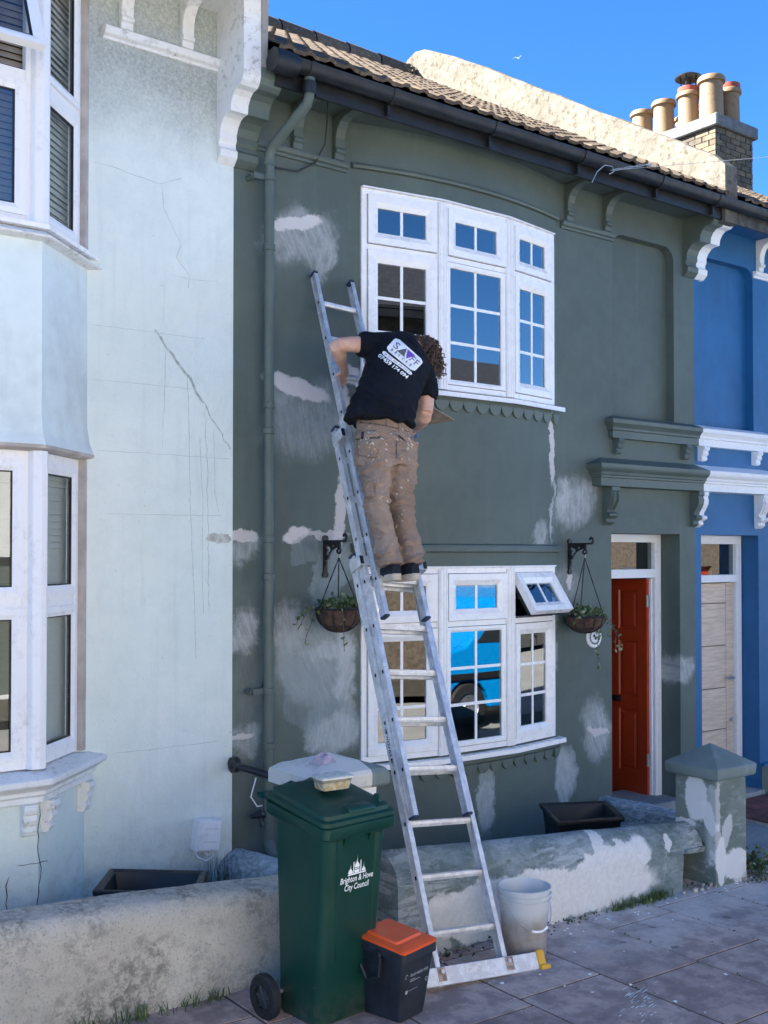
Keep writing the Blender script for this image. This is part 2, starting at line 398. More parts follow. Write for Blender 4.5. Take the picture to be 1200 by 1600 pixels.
def slab_mat():
    m = NT('paving_slab_concrete')
    oi = m.n('ShaderNodeObjectInfo'); rnd = oi.outputs['Random']
    a = m.mix(m.ramp(rnd, 0, 1), C(0.47, 0.32, 0.265), C(0.60, 0.45, 0.38))
    f = m.noise(6, 6, 0.7); f2 = m.noise(70, 4, 0.7)
    c = m.mix(m.ramp(f, 0.40, 0.60), m.mix(0.62, a, C(0.18, 0.13, 0.115)), a)
    c = m.mix(m.ramp(f2, 0.5, 0.75, 0, 0.4), c, C(0.26, 0.25, 0.26))
    x, y, z = m.xyz()
    wob = m.math('ADD', y, m.math('MULTIPLY', m.math('SUBTRACT', m.noise(2.6, 5, 0.7), 0.5), 1.1))
    dust = m.math('MULTIPLY', m.ramp(wob, -2.45, -1.75), m.ramp(x, 0.35, 1.2))
    c = m.mix(m.math('MULTIPLY', dust, m.ramp(m.noise(26, 5, 0.7), 0.2, 0.75, 0.35, 0.85)), c, C(0.66, 0.60, 0.56))
    gum = m.ramp(m.noise(5.5, 1), 0.735, 0.745)
    c = m.mix(m.math('MULTIPLY', gum, .6), c, C(0.10, 0.09, 0.09))
    stn = m.math('MULTIPLY', m.ramp(m.noise(1.4, 6, .72), .52, .66), .55)
    c = m.mix(stn, c, C(0.17, 0.13, 0.125))
    spk = m.math('MULTIPLY', m.ramp(m.noise(52, 2), 0.70, 0.73), m.ramp(m.noise(3.1, 2), 0.42, 0.6))
    c = m.mix(spk, c, C(0.7, 0.7, 0.7))
    wv = m.n('ShaderNodeTexWave', wave_type='BANDS', bands_direction='X'); wv.inputs['Scale'].default_value = 20; wv.inputs['Distortion'].default_value = 0.6
    m.l(m.tc(), wv.inputs['Vector'])
    rib = m.math('MULTIPLY', wv.outputs['Fac'], m.ramp(x, 0.9, 0.1))
    m.bump(m.math('ADD', m.math('ADD', m.math('MULTIPLY', f, 1.0), m.math('MULTIPLY', f2, 0.35)), m.math('MULTIPLY', rib, 0.5)), 0.45, 0.008)
    return m.done(c, 0.8)
M_slab = slab_mat()
M_kerb = simple('kerb_granite', C(0.22, 0.21, 0.21), 0.8, var=0.3, vs=30, bump=0.4)
rs = random.Random(3)
x = -3.7
while x < 7.6:
    wd = 0.575
    y = -1.52 - rs.random() * 0.5
    ys = [-1.40]
    while y > -3.2:
        ys.append(y); y -= rs.choice([0.6, 0.75, 0.9])
    ys.append(-3.42)
    for a, b in zip(ys, ys[1:]):
        if a - b < 0.12: continue
        m = MB(); g2 = 0.0065; t = rs.uniform(0.0, 0.002); tl = rs.uniform(-0.001, 0.001)
        top = [(x + g2, b + g2, gz(x) + t), (x + wd - g2, b + g2, gz(x + wd) + t + tl), (x + wd - g2, a - g2, gz(x + wd) + t), (x + g2, a - g2, gz(x) + t - tl)]
        m.hexa([(p[0], p[1], p[2] - 0.05) for p in top] + top)
        m.obj('paving_slab', M_slab, pav_o, bevel=0.0015)
    x += wd
x = -6
while x < 10:
    m = MB(); m.hexa([(x + .004, -3.56, gz(x) - .3), (x + .896, -3.56, gz(x + .9) - .3), (x + .896, -3.424, gz(x + .9) - .3), (x + .004, -3.424, gz(x) - .3),
                      (x + .004, -3.56, gz(x) - .004), (x + .896, -3.56, gz(x + .9) - .004), (x + .896, -3.424, gz(x + .9) + .002), (x + .004, -3.424, gz(x) + .002)])
    m.obj('kerb_stone', M_kerb, pav_o, bevel=0.008); x += 0.9
# ================================================================== GREEN HOUSE
BX0, BX1 = 0.92, 2.93
def bow(x):
    if x <= BX0 or x >= BX1: return 0.0
    t = (x - (BX0 + BX1) / 2) / ((BX1 - BX0) / 2)
    return (-0.016 if x > 1.93 else 0.0) - (0.135 if x > 1.93 else .151) * (1 - t * t)
def wall_grid(mb, xs, zs, yf, holes, depth):
    inh = lambda x, z: next((h for h in holes if h[0] < x < h[1] and h[2] < z < h[3]), None)
    for xa, xb in zip(xs, xs[1:]):
        for za, zb in zip(zs, zs[1:]):
            if inh((xa + xb) / 2, (za + zb) / 2): continue
            mb.quad((xa, yf(xa), za), (xb, yf(xb), za), (xb, yf(xb), zb), (xa, yf(xa), zb))
    for h in holes:
        d = h[4] if len(h) > 4 else depth
        hx = [x for x in xs if h[0] - 1e-6 <= x <= h[1] + 1e-6]
        for xa, xb in zip(hx, hx[1:]):
            for z in (h[2], h[3]): mb.quad((xa, yf(xa), z), (xb, yf(xb), z), (xb, yf(xb) + d, z), (xa, yf(xa) + d, z))
        for xx in (h[0], h[1]): mb.quad((xx, yf(xx), h[2]), (xx, yf(xx), h[3]), (xx, yf(xx) + d, h[3]), (xx, yf(xx) + d, h[2]))
def span(a, b, n): return [a + (b - a) * i / n for i in range(n + 1)]
GH = thing('green_house', 'dark green terraced house with white bow windows, filler patches and open red door', 'house', (2.35, 0.3, 0), None)
WX0, WX1 = 0.985, 2.885
UZ0, UZ1, LZ0, LZ1 = 3.372, 4.745, 0.755, 2.105
PX0, PX1, PZ0, PZ1 = 3.612, 4.418, 3.36, 4.90
DX0, DX1, DZ1 = 3.585, 4.487, 2.372
xs = sorted(set([0.0, 0.45, BX0, BX1 - .0008, BX1, DX0, PX0, PX1, DX1, 4.70] + span(WX0, WX1, 22)))
zs = sorted(set([-0.35, LZ0, LZ1, 2.26, 2.7, DZ1, 3.0, PZ0, UZ0, UZ1, PZ1, 5.0, 5.19]))
wm = MB()
wall_grid(wm, xs, zs, bow, [(WX0, WX1, UZ0, UZ1, 0.13), (WX0, WX1, LZ0, LZ1, 0.13), (DX0, DX1, -0.35, DZ1, 0.24), (PX0, PX1, PZ0, PZ1, 0.085)], 0.1)
wall = wm.obj('wall', M_green, GH, weld=True, fix=False)
pm = MB()   # blind panel: back and two rounded upper corners
pm.quad((PX0, 0.085, PZ0), (PX1, 0.085, PZ0), (PX1, 0.085, PZ1), (PX0, 0.085, PZ1))
for cx, sgn in ((PX0, 1), (PX1, -1)):
    rr = 0.13; arc = [(cx + sgn * (rr - rr * math.sin(a)), PZ1 - rr + rr * math.cos(a)) for a in [math.pi / 2 * k / 8 for k in range(9)]]
    for (a, b) in zip(arc, arc[1:]):
        pm.add([(cx, -0.0015, PZ1), (a[0], -0.0015, a[1]), (b[0], -0.0015, b[1])], [(0, 1, 2)])
        pm.quad((a[0], -0.0015, a[1]), (b[0], -0.0015, b[1]), (b[0], 0.085, b[1]), (a[0], 0.085, a[1]))
pm.obj('blind_panel', M_green, GH, fix=False)
def sweep(m, prof, path):
    """prof: (d outward, z) closed; path: list of (x, y, nx, ny)"""
    m.rings([[(px + nx * d, py + ny * d, z) for d, z in prof] for px, py, nx, ny in path])
def bowpath(x0, x1, n=26): return [(x, bow(x), 0, -1) for x in span(x0, x1, n)]
m = MB(); sweep(m, [(-.01, 4.862), (.028, 4.866), (.034, 4.88), (.03, 4.892), (.012, 4.90), (-.01, 4.915)], [(p[0], p[1] - .0, p[2], p[3]) for p in bowpath(BX0 + .002, BX1 - .002)])
m.obj('window_head_moulding', M_greenp, wall, smooth=True)
m = MB(); sweep(m, [(-.01, 2.205), (.035, 2.215), (.04, 2.235), (.03, 2.262), (-.01, 2.275)], bowpath(BX0 + .002, BX1 - .002))
m.obj('drip_moulding', M_greenp, wall, smooth=True)
m = MB()
for xx in (BX1 + .002,): m.box(xx, xx + 0.006, -0.0015, 0.004, 0.72, 4.86)
m.obj('render_joint', simple('dark_joint_crack', C(0.03, 0.04, 0.035), 0.9), wall)
# scallop bands under both sills
m = MB(); n = 9
arc = [(0.0655 * math.cos(a), 0.080 * math.sin(a)) for a in [math.pi * (1 + k / n) for k in range(n + 1)]]
out = [(p[0], p[1]) for p in arc]
m.rings([[(p[0], 0.006, p[1]) for p in out], [(p[0] * .97, -0.020, p[1] * .97) for p in out]])
sc_me = m.mesh('scallop', M_greenp)
for zz in (3.305, 0.672):
    for k in range(16):
        xx = 0.98 + k * 0.127
        o = link('scallop', sc_me, wall, (xx, bow(xx) - 0.002, zz)); o.rotation_euler = (R(4), 0, (bow(xx + .05) - bow(xx - .05)) / 0.1)
# ---- windows
FACET = [(0.992, -0.005), (1.631, -0.105), (2.296, -0.105), (2.878, -0.005)]
def glaze(fr, win, a0, a1, z0, z1, d, cols, rows, gm, T=None, bars=True):
    T = T or (lambda p: p); bw = 0.011
    ax = span(a0, a1, cols); zz = span(z0, z1, rows)
    for i in range(cols):
        for j in range(rows):
            m = MB(); b = bw if bars else 0
            A0 = ax[i] + (b if i else 0); A1 = ax[i + 1] - (b if i < cols - 1 else 0); Z0 = zz[j] + (b if j else 0); Z1 = zz[j + 1] - (b if j < rows - 1 else 0)
            m.hexa([T(p) for p in (fr.P(A0, d, Z0), fr.P(A1, d, Z0), fr.P(A1, d - .004, Z0), fr.P(A0, d - .004, Z0), fr.P(A0, d, Z1), fr.P(A1, d, Z1), fr.P(A1, d - .004, Z1), fr.P(A0, d - .004, Z1))])
            m.obj('pane', gm, win)
    if bars:
        for i in range(1, cols):
            m = MB(); mm = [fr.P(ax[i] - bw, d + .003, z0), fr.P(ax[i] + bw, d + .003, z0), fr.P(ax[i] + bw, d - .008, z0), fr.P(ax[i] - bw, d - .008, z0)]
            m.hexa([T(p) for p in mm + [p + Vector((0, 0, z1 - z0)) for p in mm]]); m.obj('glazing_bar', M_upvc, win)
        for j in range(1, rows):
            m = MB()
            for i in range(cols):
                A0 = ax[i] + (bw if i else 0); A1 = ax[i + 1] - (bw if i < cols - 1 else 0)
                mm = [fr.P(A0, d + .002, zz[j] - bw), fr.P(A1, d + .002, zz[j] - bw), fr.P(A1, d - .007, zz[j] - bw), fr.P(A0, d - .007, zz[j] - bw)]
                m.hexa([T(p) for p in mm + [p + Vector((0, 0, 2 * bw)) for p in mm]])
            m.obj('glazing_bar', M_upvc, win)
def tilt(fr, z, a, deg, d0):
    ax = fr.e; o = fr.P(a, d0, z); Rm = Matrix.Rotation(R(deg), 3, ax)
    return lambda p: o + Rm @ (Vector(p) - o)
M_gap = simple('grey_sash_gap', C(.16, .16, .17), .8)
def bow_window(name, z0, z1, open_last):
    win = link(name, None, GH) if False else None
    fm = MB()
    for k in range(3):
        fr = FR(FACET[k], FACET[k + 1]); L = fr.L
        zt = z1 - 0.405
        fr.box(fm, 0.0, L, -.03, .03, z1 - .05, z1); fr.box(fm, 0.0, L, -.03, .03, z0, z0 + .05)
        fr.box(fm, 0.0, .05, -.031, .031, z0 + .05, z1 - .05); fr.box(fm, L - .05, L, -.031, .031, z0 + .05, z1 - .05)
        fr.box(fm, .05, L - .05, -.03, .029, zt - .03, zt + .03)
        if k < 2:   # coupling post with ribs
            q = FACET[k + 1]; fm.box(q[0] - .042, q[0] + .042, q[1] - .046, q[1] + .03, z0 + .001, z1 - .012)
            for dx in (-.026, 0.004, .03): fm.box(q[0] + dx - .008, q[0] + dx + .006, q[1] - .052, q[1] - .046, z0 + .002, z1 - .014)
    win = fm.obj(name, M_upvc, GH, bevel=0.003)
    for k in range(3):
        fr = FR(FACET[k], FACET[k + 1]); L = fr.L; zt = z1 - 0.405
        T = tilt(fr, z1 - .045, 0, -33, .045) if (open_last and k == 2) else None
        for (sa, sb) in ((zt + .019, z1 - .039), (z0 + .041, zt - .019)):
            s = MB(); fr.ring(s, .041, L - .041, sa, sb, .012, .02, .0312, .0312); s.obj('seal_or_gap_line', M_gap, win)  # grey ring painted in for the shaded gap between sash and frame
        s = MB(); fr.ring(s, .046, L - .046, zt + .024, z1 - .044, .082, -.005, .05, .03, T); s.obj('casement', M_upvc, win, fix=True)
        s = MB(); fr.ring(s, .046, L - .046, zt + .024, z1 - .044, .014, -.03, -.006, -.006, T) if T else None
        if T: s.obj('seal_or_gap_line', M_seal, win)
        glaze(fr, win, .128, L - .128, zt + .106, z1 - .126, .018, 2, 1, M_glass, T)
        if k != 1:
            s = MB(); fr.ring(s, .046, L - .046, z0 + .046, zt - .024, .082, -.005, .05, .03); s.obj('casement', M_upvc, win)
            glaze(fr, win, .128, L - .128, z0 + .128, zt - .106, .018, 2, 3, M_glass)
        else:
            s = MB(); fr.ring(s, .046, L - .046, z0 + .046, zt - .024, .036, -.005, .036, .026); s.obj('fixed_light', M_upvc, win)
            glaze(fr, win, .082, L - .082, z0 + .082, zt - .06, .014, 2, 3, M_glass)
    if open_last:
        fr = FR(FACET[2], FACET[3]); L = fr.L
        for a in (.06, L - .06):
            m = MB(); p0 = fr.P(a, .02, z1 - .22); p1 = tilt(fr, z1 - .045, 0, -33, .045)(fr.P(a, .02, z1 - .30)); m.tube([p0, p1], .006, 6); m.obj('stay_arm', M_seal, win)
    m = MB()
    pts = [(0.955, .03)] + FACET + [(2.955, 0.03)]
    sillp = [(0.955, 0.02, 0, -1), (FACET[1][0] - .03, FACET[1][1], 0, -1), (FACET[2][0] + .03, FACET[2][1], 0, -1), (2.96, .02, 0, -1)]
    sweep(m, [(-.06, z0 - .006), (.085, z0 - .016), (.088, z0 - .05), (.076, z0 - .05), (.074, z0 - .03), (-.06, z0 - .03)], [(sillp[0][0], sillp[0][1] - .01, 0, -1)] + sillp[1:3] + [(2.96, .01, 0, -1)])
    m.obj('window_sill', M_upvc, win)
    m = MB()
    sweep(m, [(-.05, z1 + .001), (.052, z1 + .001), (.05, z1 + .012), (-.05, z1 + .012)], [(.99, 0, 0, -1), (FACET[1][0], FACET[1][1], 0, -1), (FACET[2][0], FACET[2][1], 0, -1), (2.88, 0, 0, -1)])
    m.obj('head_trim', M_upvc, win)
    return win
w_up = bow_window('bow_window', UZ0 + .005, UZ1 - .008, False)
w_lo = bow_window('bow_window', LZ0 + .005, LZ1 - .008, True)
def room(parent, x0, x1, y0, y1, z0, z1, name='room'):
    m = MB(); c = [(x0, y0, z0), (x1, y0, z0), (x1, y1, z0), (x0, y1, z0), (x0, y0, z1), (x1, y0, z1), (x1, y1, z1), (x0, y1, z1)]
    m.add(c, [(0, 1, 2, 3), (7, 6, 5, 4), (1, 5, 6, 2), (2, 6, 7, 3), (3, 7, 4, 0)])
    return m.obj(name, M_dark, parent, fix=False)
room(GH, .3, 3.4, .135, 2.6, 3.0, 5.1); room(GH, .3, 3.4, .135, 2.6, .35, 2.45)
m = MB()   # curtains drawn back beside the upper casement
for x0 in (1.02, 2.72):
    pts = [(x0 + .016 * k, .16 + .02 * math.sin(k * 1.9)) for k in range(9)]
    m.rings([[(p[0], p[1], z) for p in pts] for z in (3.3, 4.75)], False, False)
m.obj('curtain', M_curtain, GH, smooth=True, fix=False)
# ---- doorway
M_red = simple('red_door_paint', C(0.37, 0.040, 0.011), 0.38, var=0.08, vs=4)
FY = 0.205
fm = MB()
fm.box(4.400, 4.486, FY, FY + .09, gz(4.4) - .1, 2.30); fm.box(3.586, 3.665, FY, FY + .09, gz(3.6) - .1, 2.30); fm.box(3.586, 4.486, FY, FY + .09, 2.30, 2.371)
fm.box(4.384, 4.400, FY + .03, FY + .09, -.1, 1.98); fm.box(3.665, 4.400, FY - .012, FY + .088, 1.985, 2.062)
fm.box(4.435, 4.452, FY - .008, FY, gz(4.4) - .1, 2.371)
dfr = fm.obj('door_frame', M_whitec, GH, bevel=0.004)
m = MB(); m.box(3.665, 4.40, FY + .04, FY + .045, 2.062, 2.30); m.obj('fanlight_pane', glass_mat('fanlight_glass', 0.16, (0.5, 0.5, 0.5, 1)), dfr)
m = MB()
DW, DT, dz0, dz1, hx, hy = 0.735, 0.044, 0.012, 1.968, 4.352, 0.262
cols_ = [(.105, .325), (.41, .63)]; rows_ = [(.22, .78), (.90, 1.40), (1.50, 1.86)]
ycuts = [0] + [q for c in cols_ for q in c] + [DW]; zcuts = [dz0] + [dz0 + q for c in rows_ for q in c] + [dz1]
yr = lambda q: hy + q
for i in range(len(ycuts) - 1):
    for j in range(len(zcuts) - 1):
        a, b, c, d = ycuts[i], ycuts[i + 1], zcuts[j], zcuts[j + 1]
        if i % 2 == 1 and j % 2 == 1:
            def R4(k, dx): return [(hx + dx, yr(a + k), c + k), (hx + dx, yr(b - k), c + k), (hx + dx, yr(b - k), d - k), (hx + dx, yr(a + k), d - k)]
            m.rings([R4(0, 0), R4(.012, .012), R4(.024, .012), R4(.045, .003)], True, False); m.poly(R4(.045, .003))
        else: m.quad((hx, yr(a), c), (hx, yr(b), c), (hx, yr(b), d), (hx, yr(a), d))
m.box(hx + .013, hx + DT, yr(0), yr(DW), dz0, dz1)
m.quad((hx, yr(0), dz0), (hx + .013, yr(0), dz0), (hx + .013, yr(0), dz1), (hx, yr(0), dz1)); m.quad((hx, yr(0), dz1), (hx + .013, yr(0), dz1), (hx + .013, yr(DW), dz1), (hx, yr(DW), dz1))
door = m.obj('red_door', M_red, GH, fix=True)
setp(door, 'red panelled door swung open into the hallway')
m = MB(); m.box(hx - .006, hx - .0005, yr(.30), yr(.46), .845, .90); m.box(hx - .011, hx - .006, yr(.32), yr(.44), .855, .89); m.obj('letter_plate', M_blackiron, door, bevel=.002)
for z in (1.72, .30):
    m = MB(); m.tube([(hx - .004, hy - .008, z), (hx - .004, hy - .008, z + .11)], .010, 8); m.box(hx - .001, hx + .03, hy - .014, hy - .001, z, z + .11); m.obj('hinge', simple('dull_hinge_steel', C(.35, .34, .33), .5, .7), door)
m = MB(); m.box(DX0, DX1, -.03, FY + .35, -.4, gz(4.0) + .075); m.obj('door_step', M_yard, GH, bevel=.01)
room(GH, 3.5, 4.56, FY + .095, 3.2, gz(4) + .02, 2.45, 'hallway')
# ---- hood over the door, panel sill, consoles
HOODP = [(.0, 2.752), (.10, 2.757), (.10, 2.822), (.116, 2.826), (.116, 2.842), (.128, 2.848), (.135, 2.868), (.158, 2.888), (.166, 2.90), (.17, 2.915), (.17, 2.934), (.158, 2.938), (.0, 2.998)]
SILLP = [(.0, 3.163), (.05, 3.165), (.05, 3.225), (.064, 3.232), (.064, 3.25), (.082, 3.272), (.095, 3.285), (.097, 3.315), (.09, 3.322), (.0, 3.358)]
def hood(prof, xl, xr, mat, parent, name, yr0=0.0, left=True, right=False):
    m = MB(); rings = []
    if left: rings.append([(xl - d, .01, z) for d, z in prof])
    rings.append([((xl - d) if left else xl, -d, z) for d, z in prof])
    rings.append([((xr + d) if right else xr, -d, z) for d, z in prof])
    if right: rings.append([(xr + d, .01, z) for d, z in prof])
    m.rings(rings); return m.obj(name, mat, parent)
hood(HOODP, 3.452, 4.699, M_greenp, GH, 'door_hood'); hood(SILLP, 3.605, 4.699, M_greenp, GH, 'panel_sill')
def lobes(x0, x1, zt, mat, parent, name='sill_bracket', h=.13, d0=.075, nl=3, T=None):
    m = MB(); prof = [(.005, zt)]
    for k in range(nl):
        za = zt - h * k / nl; zb = zt - h * (k + 1) / nl; d = d0 * (1 - .2 * k)
        prof += [(-d, za - .003), (-d - .006, (za + zb) / 2), (-d + .002, zb + .006), (-d + .014, zb)]
    prof += [(.005, zt - h)]
    m.prism([(p[0], p[1]) for p in prof], 'x', x0, x1)
    if T: m.v = [tuple(T(Vector(p))) for p in m.v]
    return m.obj(name, mat, parent)
lobes(3.60, 3.67, 3.163, M_greenp, GH); lobes(4.50, 4.57, 3.163, M_greenp, GH)
def console(x0, x1, mat, parent, name='scroll_bracket'):
    zt = 2.752
    prof = [(.005, zt), (-.105, zt), (-.108, zt - .03), (-.095, zt - .045), (-.104, zt - .075), (-.10, zt - .11), (-.078, zt - .15), (-.055, zt - .185), (-.05, zt - .205), (-.072, zt - .215), (-.08, zt - .235), (-.068, zt - .252), (-.04, zt - .262), (-.045, zt - .29), (-.02, zt - .31), (.005, zt - .318)]
    m = MB(); m.prism(prof, 'x', x0, x1)
    xm = (x0 + x1) / 2; wv = x1 - x0
    if wv > .08:
        for s in (-1, 1): m.tube([(xm + s * wv * .28, -.100, zt - .05), (xm + s * wv * .28, -.112, zt - .08), (xm + s * wv * .28, -.105, zt - .12), (xm + s * wv * .22, -.083, zt - .155), (xm + s * wv * .2, -.06, zt - .19)], .011, 7)
    m.tube([(x0 - .006, -.066, zt - .232), (x1 + .006, -.066, zt - .232)], .019, 10)
    return m.obj(name, mat, parent, smooth=True)
console(3.478, 3.578, M_greenp, GH); console(4.625, 4.699, M_greenp, GH)
# ---- eaves
CORB = [(.02, 4.668), (-.012, 4.672), (-.052, 4.712), (-.058, 4.752), (-.034, 4.775), (-.03, 4.80), (-.046, 4.822), (-.044, 4.86), (-.066, 4.905), (-.10, 4.938), (-.135, 4.95), (-.185, 4.951), (-.192, 5.0), (-.215, 5.04), (-.25, 5.066), (-.305, 5.072), (-.33, 5.095), (-.345, 5.135)]
m = MB(); m.prism(CORB + [(-.345, 5.20), (.02, 5.20)], 'x', .0005, .152); m.obj('party_corbel', M_greenp, GH)
m = MB(); m.prism(CORB + [(-.345, 5.20), (.02, 5.20)], 'x', 4.548, 4.699); m.obj('party_corbel', M_greenp, GH)
m = MB(); m.box(.152, 4.548, -.335, .02, 5.186, 5.20); m.obj('soffit', M_greenp, GH)
m = MB(); m.box(.10, 4.86, -.362, -.336, 5.105, 5.235); m.obj('fascia_board', M_black, GH, bevel=.004)
gp = [(-.43 + .062 * math.cos(a), 5.255 + .074 * math.sin(a)) for a in [math.pi * (1 + k / 12) for k in range(13)]]
gi = [(-.43 + .056 * math.cos(a), 5.255 + .067 * math.sin(a)) for a in [math.pi * (2 - k / 12) for k in range(13)]]
m = MB(); m.prism(gp + gi, 'x', .045, 4.90)
for xx in (.30, .95, 1.86, 2.78, 3.70, 4.45):
    m.rings([[(xx + dx, -.43 + .068 * math.cos(a), 5.255 + .081 * math.sin(a)) for a in [math.pi * (1 + k / 12) for k in range(13)]] + [(xx + dx, -.43 + .057 * math.cos(a), 5.255 + .068 * math.sin(a)) for a in [math.pi * (2 - k / 12) for k in range(13)]] for dx in (-.022, .022)])
    m.box(xx - .012, xx + .012, -.40, -.358, 5.11, 5.18)
m.tube([(.03, -.43, 5.222), (.12, -.43, 5.222), (.2, -.43, 5.222)], [.074, .078, .068], 12)
m.obj('gutter', M_black, GH, smooth=True)
BRK = [(.005, 4.885), (-.034, 4.885), (-.038, 4.925), (-.056, 4.93), (-.056, 4.955), (-.042, 4.962), (-.045, 5.03), (-.062, 5.085), (-.10, 5.125), (-.15, 5.145), (-.225, 5.148), (-.25, 5.144), (-.25, 5.185), (.005, 5.185)]
for xx in (.43, .765, 3.035, 3.49):
    m = MB(); m.prism([(p[0] + (bow(xx) if .92 < xx < 2.93 else 0), p[1]) for p in BRK], 'x', xx, xx + .075); m.obj('eaves_bracket', M_greenp, GH, bevel=.004)
for a, b in ((.16, .88), (2.985, 3.62)):
    m = MB(); sweep(m, [(-.01, 4.818), (.016, 4.82), (.018, 4.838), (.034, 4.846), (.042, 4.862), (.042, 4.878), (-.01, 4.886)], [(a, 0, 0, -1), (b, 0, 0, -1)]); m.obj('eaves_moulding', M_greenp, GH)
# ---- downpipe
def pipe_run(m, path, r=.034): m.tube(path, r, 14)
m = MB()
sw = [(.30, -.43, 5.175), (.30, -.43, 5.08), (.296, -.41, 5.02), (.245, -.21, 4.885), (.222, -.115, 4.825), (.216, -.085, 4.77), (.216, -.085, 4.6)]
pipe_run(m, sw); pipe_run(m, [(.216, -.085, 4.61), (.216, -.085, .36)]); pipe_run(m, [(.216, -.085, .36), (.222, -.13, .27), (.24, -.30, .20)], .04)
dp = m.obj('downpipe', M_greenp, GH, smooth=True)
for a in (sw[1], sw[3]): pass
m = MB(); m.lathe([(.042, 0), (.044, .02), (.042, .08), (.036, .085)], (.30, -.43, 5.07), 14); m.obj('pipe_collar', M_black, dp, smooth=True)
for z in (4.60, 4.70, 3.13, 2.965, 2.27, 2.03, 1.30, 4.15, .95):
    m = MB(); m.lathe([(.034, 0), (.041, .004), (.041, .04), (.034, .044)], (.216, -.085, z), 14)
    if z in (4.60, 1.30): m.box(.10, .20, -.09, -.07, z + .005, z + .04); m.tube([(.105, -.08, z + .02), (.105, .0, z + .02)], .018, 8)
    m.obj('pipe_collar', M_greenp, dp, smooth=True)
# loose cable from the gutter
m = MB(); m.tube([onY(u, v, y) for u, v, y in ((508, 98, -.38), (513, 130, -.3), (512, 180, -.15), (508, 225, -.05), (492, 255, -.03), (465, 268, -.03), (430, 262, -.03))], .006, 6); m.obj('cable', M_blackiron, GH, smooth=True)
m = MB(); m.tube([onY(u, v, -.03) for u, v in ((420, 950), (413, 990), (412, 1060), (409, 1085))], .005, 6); m.obj('cable', M_blackiron, GH, smooth=True)
m = MB(); m.tube([onY(363, 1196, -.06), onY(392, 1203, -.16), onY(432, 1216, -.30)], .022, 10); m.lathe([(.05, -.02), (.05, .02)], onY(366, 1195, -.06), 12, 'x', True); m.obj('waste_pipe', M_blackiron, GH, smooth=True)
m = MB(); m.tube([onY(u, v, -.05) for u, v in ((400, 1215), (392, 1245), (402, 1260), (418, 1257))], .005, 6); m.obj('cable', M_whitec, GH, smooth=True)
m = MB(); p = onY(402, 1275, -.06); m.tube([p + Vector((-.05, 0, .0)), p + Vector((0, -.04, .02)), p + Vector((.07, -.02, -.005))], [.012, .03, .012], 8); m.tube([p + Vector((0, -.03, 0)), p + Vector((.01, -.05, -.06))], .014, 8); m.obj('outside_tap', M_blackiron, GH, smooth=True)
# ---- roofs
EY, EZ, RY, RZ = -.455, 5.285, 4.0, 7.90
RL = math.hypot(RY - EY, RZ - EZ); RA = math.atan2(RZ - EZ, RY - EY)
def tile_mat():
    m = NT('weathered_roof_tile'); oi = m.n('ShaderNodeObjectInfo')
    a = m.mix(m.ramp(oi.outputs['Random'], 0, 1), C(.085, .065, .05), C(.155, .12, .088))
    c = m.mix(m.ramp(m.noise(9, 6, .7), .42, .7), a, C(.09, .075, .06)); c = m.mix(m.ramp(m.noise(30, 4), .58, .7, 0, .7), c, C(.26, .245, .20))
    m.bump(m.noise(60, 4), .5, .008); return m.done(c, .85, None, .1)
M_tile = tile_mat()
TW, TLn, NROW = .304, .40, 18
def tile_mesh(TW):
    m = MB(); n = 16; st = []
    for k in range(n + 1):
        t = k / n; h = .016 * max(0, math.cos((t - .25) * 4 * math.pi)) ** 0.8 if True else 0
        st.append((t * TW, h))
    rs_ = []
    for y, dz in ((0.0, .026), (TLn, .004)):
        rs_.append([(x, y, h + dz) for x, h in st])
    rs_ = [[(x, 0, h + .002) for x, h in st]] + rs_
    m.rings(rs_, False, False); return m.mesh('roof_tile', M_tile, smooth=R(45), fix=False)
def roof(parent, x0, x1, tw, skip=None):
    m = MB(); m.hexa([(x0, EY + .06, EZ - .05), (x1, EY + .06, EZ - .05), (x1, RY, RZ - .05), (x0, RY, RZ - .05), (x0, EY + .06, EZ), (x1, EY + .06, EZ), (x1, RY, RZ), (x0, RY, RZ)])
    m.hexa([(x0, RY, RZ - .05), (x1, RY, RZ - .05), (x1, 8.45, EZ - .05), (x0, 8.45, EZ - .05), (x0, RY, RZ), (x1, RY, RZ), (x1, 8.45, EZ), (x0, 8.45, EZ)])
    r = m.obj('roof', M_tile, parent); me = tile_mesh(tw); q = random.Random(5)
    row = RL / NROW
    for j in range(NROW):
        for i in range(int((x1 - x0) / tw + .5)):
            o = link('roof_tile', me, r, (x0 + i * tw, EY + math.cos(RA) * row * j, EZ + math.sin(RA) * row * j + q.uniform(0, .006)))
            o.rotation_euler = (RA + q.uniform(-.008, .008), 0, q.uniform(-.008, .008))
    k = x0
    while k < x1 - .05:
        m = MB(); e = min(k + .45, x1)
        m.rings([[(xx, RY + rr * math.cos(a), RZ + .0 + rr * math.sin(a)) for a in [math.pi * (-.1 + 1.2 * t / 8) for t in range(9)]] for xx, rr in ((k, .135), (e - .01, .125))], False, False)
        m.obj('ridge_tile', M_tile, r, smooth=True, fix=False); k += .45
    return r
roof(GH, .06, 4.62, .304)
top = [(EY + .06, EZ - .2), (EY + .06, EZ + .30)] + [(lerp(EY + .2, 3.2, k / 40), lerp(EZ + .43, 7.86, k / 40)) for k in range(41)] + [(3.5, 8.02), (3.75, 8.14), (3.92, 8.17), (4.06, 8.13), (4.18, 8.04), (4.3, 7.92), (8.45, EZ + .3), (8.45, EZ - .3)]
m = MB(); rings = []
